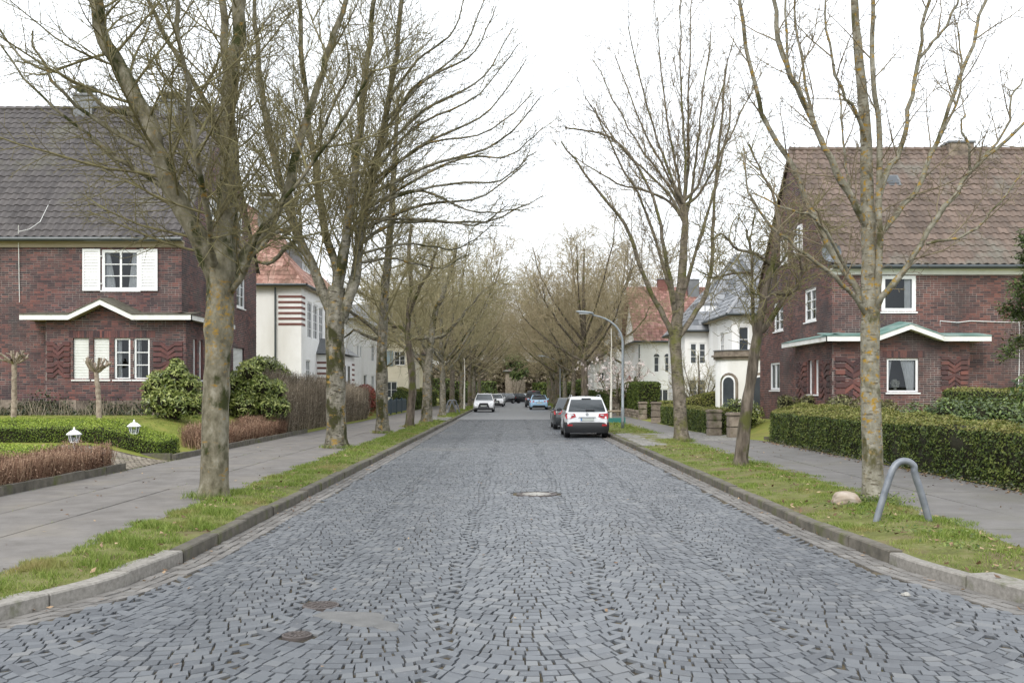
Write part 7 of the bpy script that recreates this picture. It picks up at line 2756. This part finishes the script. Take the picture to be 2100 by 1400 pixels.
boulder((5.12, 14.62, .22), (.215, .19, .125), 'rounded pinkish boulder on the grass left of the near right trunk')

# garden lanterns in the box hedges
def lantern(loc, label):
    t = thing('garden_lantern', label, 'lantern', loc, .3, 'white garden lanterns in the box hedges')
    k = 6
    q = MB()
    q.lathe([(.03, -.62), (.03, 0), (.10, .0), (.11, .02)], sides=12)
    q.build('post', M['paint'], t)
    q = MB()
    for i in range(k):
        a = i * 2 * math.pi / k
        c, s = math.cos(a), math.sin(a)
        q.tube([(c * .10, s * .10, .02), (c * .155, s * .155, .235)], .010, 5)
    q.lathe([(.115, .015), (.115, .035), (.09, .035)], sides=k)
    q.build('frame', M['paint'], t)
    for i in range(k):
        a, b_ = i * 2 * math.pi / k, (i + 1) * 2 * math.pi / k
        q = MB()
        q.quad((math.cos(a) * .097, math.sin(a) * .097, .03), (math.cos(b_) * .097, math.sin(b_) * .097, .03), (math.cos(b_) * .15, math.sin(b_) * .15, .235), (math.cos(a) * .15, math.sin(a) * .15, .235))
        q.build('pane', M['lantern_glass'], t)
    q = MB()
    q.lathe([(.20, .225), (.205, .24), (.15, .29), (.09, .335), (.035, .355), (.022, .375), (.03, .395), (.018, .42), (.002, .44)], sides=18)
    q.build('lamp_cap', M['paint'], t, smooth_=True)
    q = MB()
    q.lathe([(.022, .03), (.025, .12), (.015, .15), (.002, .155)], sides=8)
    q.build('bulb', M['paint'], t)
    t.scale = (.88, .88, .88)
    return t


M['lantern_glass'] = window_glass('lantern_glass', .85)
x0 = (152 - 1050) * 22.9 / FPX
lantern((x0, 22.9, 1.9 - (908 - 800) * 22.9 / FPX), 'white lantern in the hedge above the nearest barberry, left of two')
x0 = (275 - 1050) * 24.9 / FPX
lantern((x0, 24.9, 1.9 - (890 - 800) * 24.9 / FPX), 'white lantern standing in the box hedge, right of two')

# pollarded little trees on the lawn
def pollard(loc, H, lean, seed, label):
    T = Tree(seed, .008)
    T.limb([(0, 0, -.1), (lean * .3, 0, H * .3), (lean * .55, .02, H * .6), (lean, 0, H)], .095, .075, 14, .008)
    T.levels['branch'] = []
    r = T.r
    br = []
    for i in range(17):
        a = i * 2.4 + r.uniform(-.3, .3)
        el = r.uniform(.15, 1.1)
        d = norm3(math.cos(a) * math.cos(el), math.sin(a) * math.cos(el), math.sin(el))
        p = T.grow((lean, 0, H - .02), d, r.uniform(.32, .52), .045, 5, .9, .14)
        br.append((p, np.array([.05, .042, .036, .034, .042])))
    T.levels['branch'] = br
    kn = T.sprout(br, 4.5, lambda t, L: .14, .7, .8, .15, 4, .3, .5, 'knob', .03)
    return T.build('pollarded_tree', label, 'tree', loc, M['knuckle'], M['knuckle'], 'pollarded trees on the left lawn', sides=12, tw_sides=(7, 6))


M['knuckle'] = mat('pollard_knuckles', [(.16, .12, .09), (.27, .22, .17), (.4, .34, .27)], scale=9, rough=.9, bump=.5, bscale=40)
pollard(((28 - 1050) * 29.2 / FPX, 29.2, .80), 1.95, .02, 61, 'upright pollarded tree with stubby crown at the left edge')
pollard(((206 - 1050) * 28.2 / FPX, 28.2, .74), 1.72, -.13, 62, 'slightly leaning pollarded tree with stubby crown in front of the bay window')

# sandstone pillars and low wall on the right
def pillar(loc, s, h, label, rz=0.0):
    t = thing('stone_pillar', label, 'pillar', loc, rz, 'sandstone garden pillars on the right')
    n = max(2, int(h / .3))
    for k in range(n):
        w_ = s * RR.uniform(.96, 1.0)
        bm = bmesh.new()
        bmesh.ops.create_cube(bm, size=1)
        bmesh.ops.scale(bm, vec=(w_, w_, h / n - .012), verts=bm.verts)
        bmesh.ops.bevel(bm, geom=bm.edges[:], offset=.03, segments=2, affect='EDGES')
        for v in bm.verts:
            v.co += Vector((RR.gauss(0, .006), RR.gauss(0, .006), RR.gauss(0, .003)))
        o = bm_obj(bm, 'stone', M['sandstone'], t, False)
        o.location = (0, 0, h * (k + .5) / n)
    bm = bmesh.new()
    bmesh.ops.create_cube(bm, size=1)
    bmesh.ops.scale(bm, vec=(s * 1.14, s * 1.14, .13), verts=bm.verts)
    bmesh.ops.bevel(bm, geom=bm.edges[:], offset=.04, segments=2, affect='EDGES')
    o = bm_obj(bm, 'cap', M['sandstone'], t, False)
    o.location = (0, 0, h + .06)
    return t


pillar((7.95, 37.5, .10), .52, .92, 'sandstone pillar at the near end of the low clipped hedge')
pillar((8.42, 36.0, .10), .55, .84, 'broad ivy flecked sandstone pillar beside the leaning tree')
pillar((7.8, 51.6, .10), .50, 1.05, 'taller sandstone pillar at the far end of the low clipped hedge')
pillar((7.95, 58.0, .10), .50, .98, 'sandstone pillar at the near end of the tall bright hedge')
pillar((8.05, 74.0, .10), .85, 1.15, 'widest sandstone pillar beyond the tall bright hedge behind the lamp')
t = thing('garden_wall', 'low rubble stone wall along the right pavement beyond the street lamp', 'wall', (8.05, 66.0, .1))
for row in range(3):
    y = -7.6
    while y < 7.5:
        l = RR.uniform(.3, .6)
        bm = bmesh.new()
        bmesh.ops.create_cube(bm, size=1)
        bmesh.ops.scale(bm, vec=(.34, l - .015, .175), verts=bm.verts)
        bmesh.ops.bevel(bm, geom=bm.edges[:], offset=.03, segments=1, affect='EDGES')
        o = bm_obj(bm, 'stone', M['sandstone'], t, False)
        o.location = (RR.gauss(0, .012), y + l / 2, .09 + row * .185)
        o.rotation_euler = (RR.gauss(0, .02), RR.gauss(0, .02), RR.gauss(0, .02))
        y += l

# young whitewashed tree with its rail and planter
D = 53.0
loc = ((1253 - 1050) * D / FPX, D, .13)
T = Tree(909, .006)
T.limb([(0, 0, -.05), (0, 0, 1.2), (.02, 0, 2.4), (0, .02, 3.4), (.03, 0, 4.3), (0, 0, 5.2)], .075, .02, 16, .01)
br = T.sprout([T.limbs[0]], 3.2, lambda t, L: 1.3 * (1.2 - t), .6, .2, .08, 6, .012, .45, 'branch', .02)
s1 = T.sprout(br, 4, lambda t, L: .4, .6, .2, .1, 4, .015, .1, 'twig', .01)
T.build('young_tree', 'young street tree with whitewashed trunk behind a wooden rail', 'tree', loc, M['whitewash'], M['twig2'], 'young whitewashed trees on the verges', sides=10)
t = thing('tree_guard', 'wooden rail with round posts guarding the whitewashed young tree', 'rail', (5.35, 52.4, .13))
q = MB()
q.tube([(-.75, 0, .62), (.75, 0, .62)], .05, 8)
q.build('rail', M['timber'], t)
for x in (-.7, .7):
    q = MB()
    q.tube([(x, .02, -.05), (x, .02, .6)], .045, 8)
    q.build('post', M['timber'], t)
t = thing('planter_edge', 'teal green low board at the foot of the whitewashed tree', 'planter', (5.3, 50.9, .13))
q = MB()
q.b2((-.75, -.03, 0), (.75, .03, .30))
q.build('board', M['teal'], t)
for x in (-.7, .7):
    q = MB()
    q.b2((x - .04, .03, 0), (x + .04, .10, .33))
    q.build('post', M['teal'], t)
D = 92
T = Tree(910, .01)
T.limb([(0, 0, -.05), (0, 0, 1.6), (.03, 0, 3.0), (0, .02, 4.6)], .09, .03, 12, .01)
br = T.sprout([T.limbs[0]], 4, lambda t, L: 1.5 * (1.2 - t), .6, .2, .08, 6, .012, .5, 'branch', .02)
T.build('young_tree', 'young whitewashed tree beside the front white SUV on the left', 'tree', (-4.3, 86, .13), M['whitewash'], M['twig2'], 'young whitewashed trees on the verges', sides=8)

# magnolia in blossom, round bare shrub, cone
T = Tree(911, .012)
T.limb([(0, 0, -.05), (.05, 0, .9), (-.1, 0, 1.8), (.1, .1, 3.0)], .11, .04, 10, .02)
L1 = [T.limb([(0, 0, .9), (math.cos(a) * .9, math.sin(a) * .9, 1.7), (math.cos(a) * 1.7, math.sin(a) * 1.5, 2.9)], .07, .02, 8, .03) for a in (0.2, 1.3, 2.4, 3.5, 4.6, 5.6)]
br = T.sprout(L1 + [T.limbs[0]], 3.2, lambda t, L: 1.3, .8, .3, .1, 6, .015, .3, 'branch', .02)
s1 = T.sprout(br, 4, lambda t, L: .5, .7, .3, .1, 4, .015, .2, 'twig', .012)
T.build('magnolia', 'magnolia full of pale pink blossom on the right beside the white house', 'tree', (7.4, 66.5, .13), M['bark5'], M['twig2'], sides=8, stuff_leaves=(M['blossom'], 1300, .135, .10))
T = Tree(912, .008)
T.limb([(0, 0, -.1), (0, 0, .5), (.05, 0, 2.0), (0, 0, 3.6)], .10, .03, 10, .02)
L1 = [T.limb([(0, 0, .3), (math.cos(a) * .9, math.sin(a) * .9, 1.2 + .2 * (i % 3)), (math.cos(a) * 1.6, math.sin(a) * 1.6, 2.0 + .5 * (i % 3))], .05, .015, 8, .03) for i, a in enumerate(np.arange(0, 6.28, .5))]
br = T.sprout(L1 + [T.limbs[0]], 7, lambda t, L: .8, .8, .4, .1, 6, .012, .3, 'branch', .016)
T.sprout(br, 8, lambda t, L: .28, .8, .3, .14, 3, .02, .2, 'twig', .011)
T.build('garden_shrub', 'round bare many stemmed shrub in front of the slate roofed house', 'shrub', (10.55, 53.9, .3), M['bark4'], M['twig4'], sides=7)
t = thing('topiary_cone', 'small dark green clipped cone in front of the white house', 'topiary', ((1303 - 1050) * 72 / FPX, 72, .1))
cr_ = np.random.default_rng(5)
n = 1400
hgt = cr_.uniform(0, 1, n) ** .8
aa = cr_.uniform(0, 6.28, n)
rad = .62 * (1 - hgt) ** .75
Pq = np.stack([rad * np.cos(aa), rad * np.sin(aa), .2 + 2.6 * hgt], 1)
vv, ff = leaf_quads(Pq, np.stack([np.cos(aa), np.sin(aa), .4 + 0 * aa], 1), .15, .08, cr_, .5)
q = MB()
q.add(vv, ff)
q.build('foliage', M['yew_leaf'], t, kind='stuff')
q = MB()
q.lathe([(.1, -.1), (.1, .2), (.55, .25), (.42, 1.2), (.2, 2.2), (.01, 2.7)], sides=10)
q.build('stems_shade_core', M['core'], t)  # dark inner cone, its colour stands in for shade behind the foliage

# blue-grey scalloped fence on the left, board by board
t = thing('garden_fence', 'blue grey scalloped metal fence along the left pavement beyond the red bush', 'fence', (-8.85, 71.2, .12))
for k in range(5):
    y0 = -8.6 + k * 3.4
    pts = [(0, y0 + .05, .12)] + [(0, y0 + .05 + 3.3 * s, .95 + .17 * abs(math.sin(math.pi * 2 * s))) for s in np.linspace(0, 1, 25)] + [(0, y0 + 3.35, .12)]
    q = MB()
    q.prism(pts, (.04, 0, 0))
    q.build('fence_panel', M['fence_blue'], t)
    q = MB()
    q.b2((-.03, y0 - .04, 0), (.07, y0 + .04, 1.2))
    q.build('post', M['fence_blue'], t)
hedge('dark green hedge on the left behind the galvanised hoops', -10.2, -8.7, 84, 110, 1.75, 'yew_leaf', 130, .15, .09, top='yew_top', seed=51, group='hedges along the far left gardens')
hedge('far hedge on the left beyond the parked cars', -9.0, -6.5, 118, 146, 1.7, 'yew_leaf', 80, .2, .12, seed=52, group='hedges along the far left gardens')
hedge('far hedge on the right beyond the magnolia', 8.9, 10.0, 86, 118, 1.7, 'yew_leaf', 100, .18, .1, seed=53)
shrub('garden_shrub', 'green shrub behind the blue fence', 'bush', (-10.2, 67.5, .3), [(0, 0, .8, .8), (.2, 2, .7, .7), (-.3, 4, .9, .8)], 'laurel', 1500, .18, .08, seed=54)
shrub('garden_shrub', 'bright green rounded shrub beyond the blue fence', 'bush', (-9.6, 81.8, .2), [(0, 0, .8, .9), (.4, 1.2, .6, .7)], 'cypress', 1200, .18, .09, seed=55)
shrub('garden_shrub', 'dark shrub at the foot of the far right trunks', 'bush', (7.6, 120, .1), [(0, 0, 1.2, 1.4), (1.5, 1, 1.6, 1.6), (-.4, 4, 1.2, 1.5)], 'yew_leaf', 1300, .3, .16, seed=56)
shrub('garden_shrub', 'dark shrub behind the far left parked cars', 'bush', (-4.6, 150, .1), [(0, 0, 1.2, 1.6), (-2.2, 0, 1.4, 1.7), (1.4, .5, .9, 1.2)], 'yew_leaf', 1600, .32, .18, seed=57)
shrub('dark_conifer', 'dark evergreen with drooping crown at the far end of the street', 'tree', (.4, 152.5, .1), [(-.4, 0, 6.6, 1.7), (.7, .2, 5.8, 1.5), (1.1, .2, 4.6, 1.2), (-.6, 0, 8.0, 1.3), (.2, 0, 4.2, 1.0)], 'conifer', 2600, .42, .2, seed=58, inner=.55)
hedge('tall dark hedge across the left end of the street', -40, -2.6, 156, 158, 3.2, 'yew_leaf', 22, .4, .22, seed=61, group='hedges closing the street')
hedge('tall dark hedge across the right end of the street', 3.4, 40, 156, 158, 3.0, 'yew_leaf', 22, .4, .22, seed=62, group='hedges closing the street')
hedge('tall hedge far behind the left garden trees', -60, -10, 186, 190, 6.0, 'beech', 14, .6, .35, seed=63, rough=.6, group='hedges closing the street', core='core_br')
hedge('tall hedge far behind the right garden trees', 10, 60, 186, 190, 6.0, 'beech', 14, .6, .35, seed=64, rough=.6, group='hedges closing the street', core='core_br')
hedge('tall brownish thicket behind the stone coloured end house', -12, 14, 176, 182, 6.5, 'beech', 16, .6, .35, seed=65, rough=.6, core='core_br')
# conifer at the right edge
T = Tree(913, .008)
T.limb([(0, 0, -.1), (0, 0, 1.6), (0, 0, 3.2), (0, 0, 4.6)], .12, .02, 14, .01)
br = T.sprout([T.limbs[0]], 16, lambda t, L: .95 * (1.3 - .9 * t), 1.45, -.12, .06, 7, .012, .3, 'branch', .02, zmin=2.6)
cn = T.build('conifer', 'dark conifer with drooping sprays at the right edge', 'tree', (10.75, 19.4, .4), M['bark4'], M['twig1'], sides=9)
cr_ = np.random.default_rng(59)
pp = np.array([p for b_ in br for p in b_[0][2:]])
i = cr_.integers(0, len(pp), 9000)
sp_ = pp[i] + cr_.normal(0, .09, (9000, 3)) + np.array([0, 0, -.06])
vv, ff = leaf_quads(sp_, np.tile([0, 0, 1.0], (9000, 1)), .14, .03, cr_, .45, .3)
q = MB()
q.add(vv, ff)
q.build('foliage', M['conifer'], cn, kind='stuff')
# pale stone chip on the setts
t = thing('stone_chip', 'small pale broken stone lying on the setts at the right', 'stone', ((1858 - 1050) * HC / 422, FPX * HC / 422, .0))
bm = bmesh.new()
bmesh.ops.create_icosphere(bm, subdivisions=2, radius=1)
for v in bm.verts:
    v.co = Vector((v.co.x * .038 * (1 + .3 * math.sin(v.co.y * 5)), v.co.y * .05, v.co.z * .02 * (1 + .4 * math.sin(v.co.x * 4)) + .016))
bm_obj(bm, 'stone', M['concrete'], t, False)
print('tris', sum(len(me.loops) - 2 * len(me.polygons) for me in bpy.data.meshes), 'objects', len(bpy.data.objects))
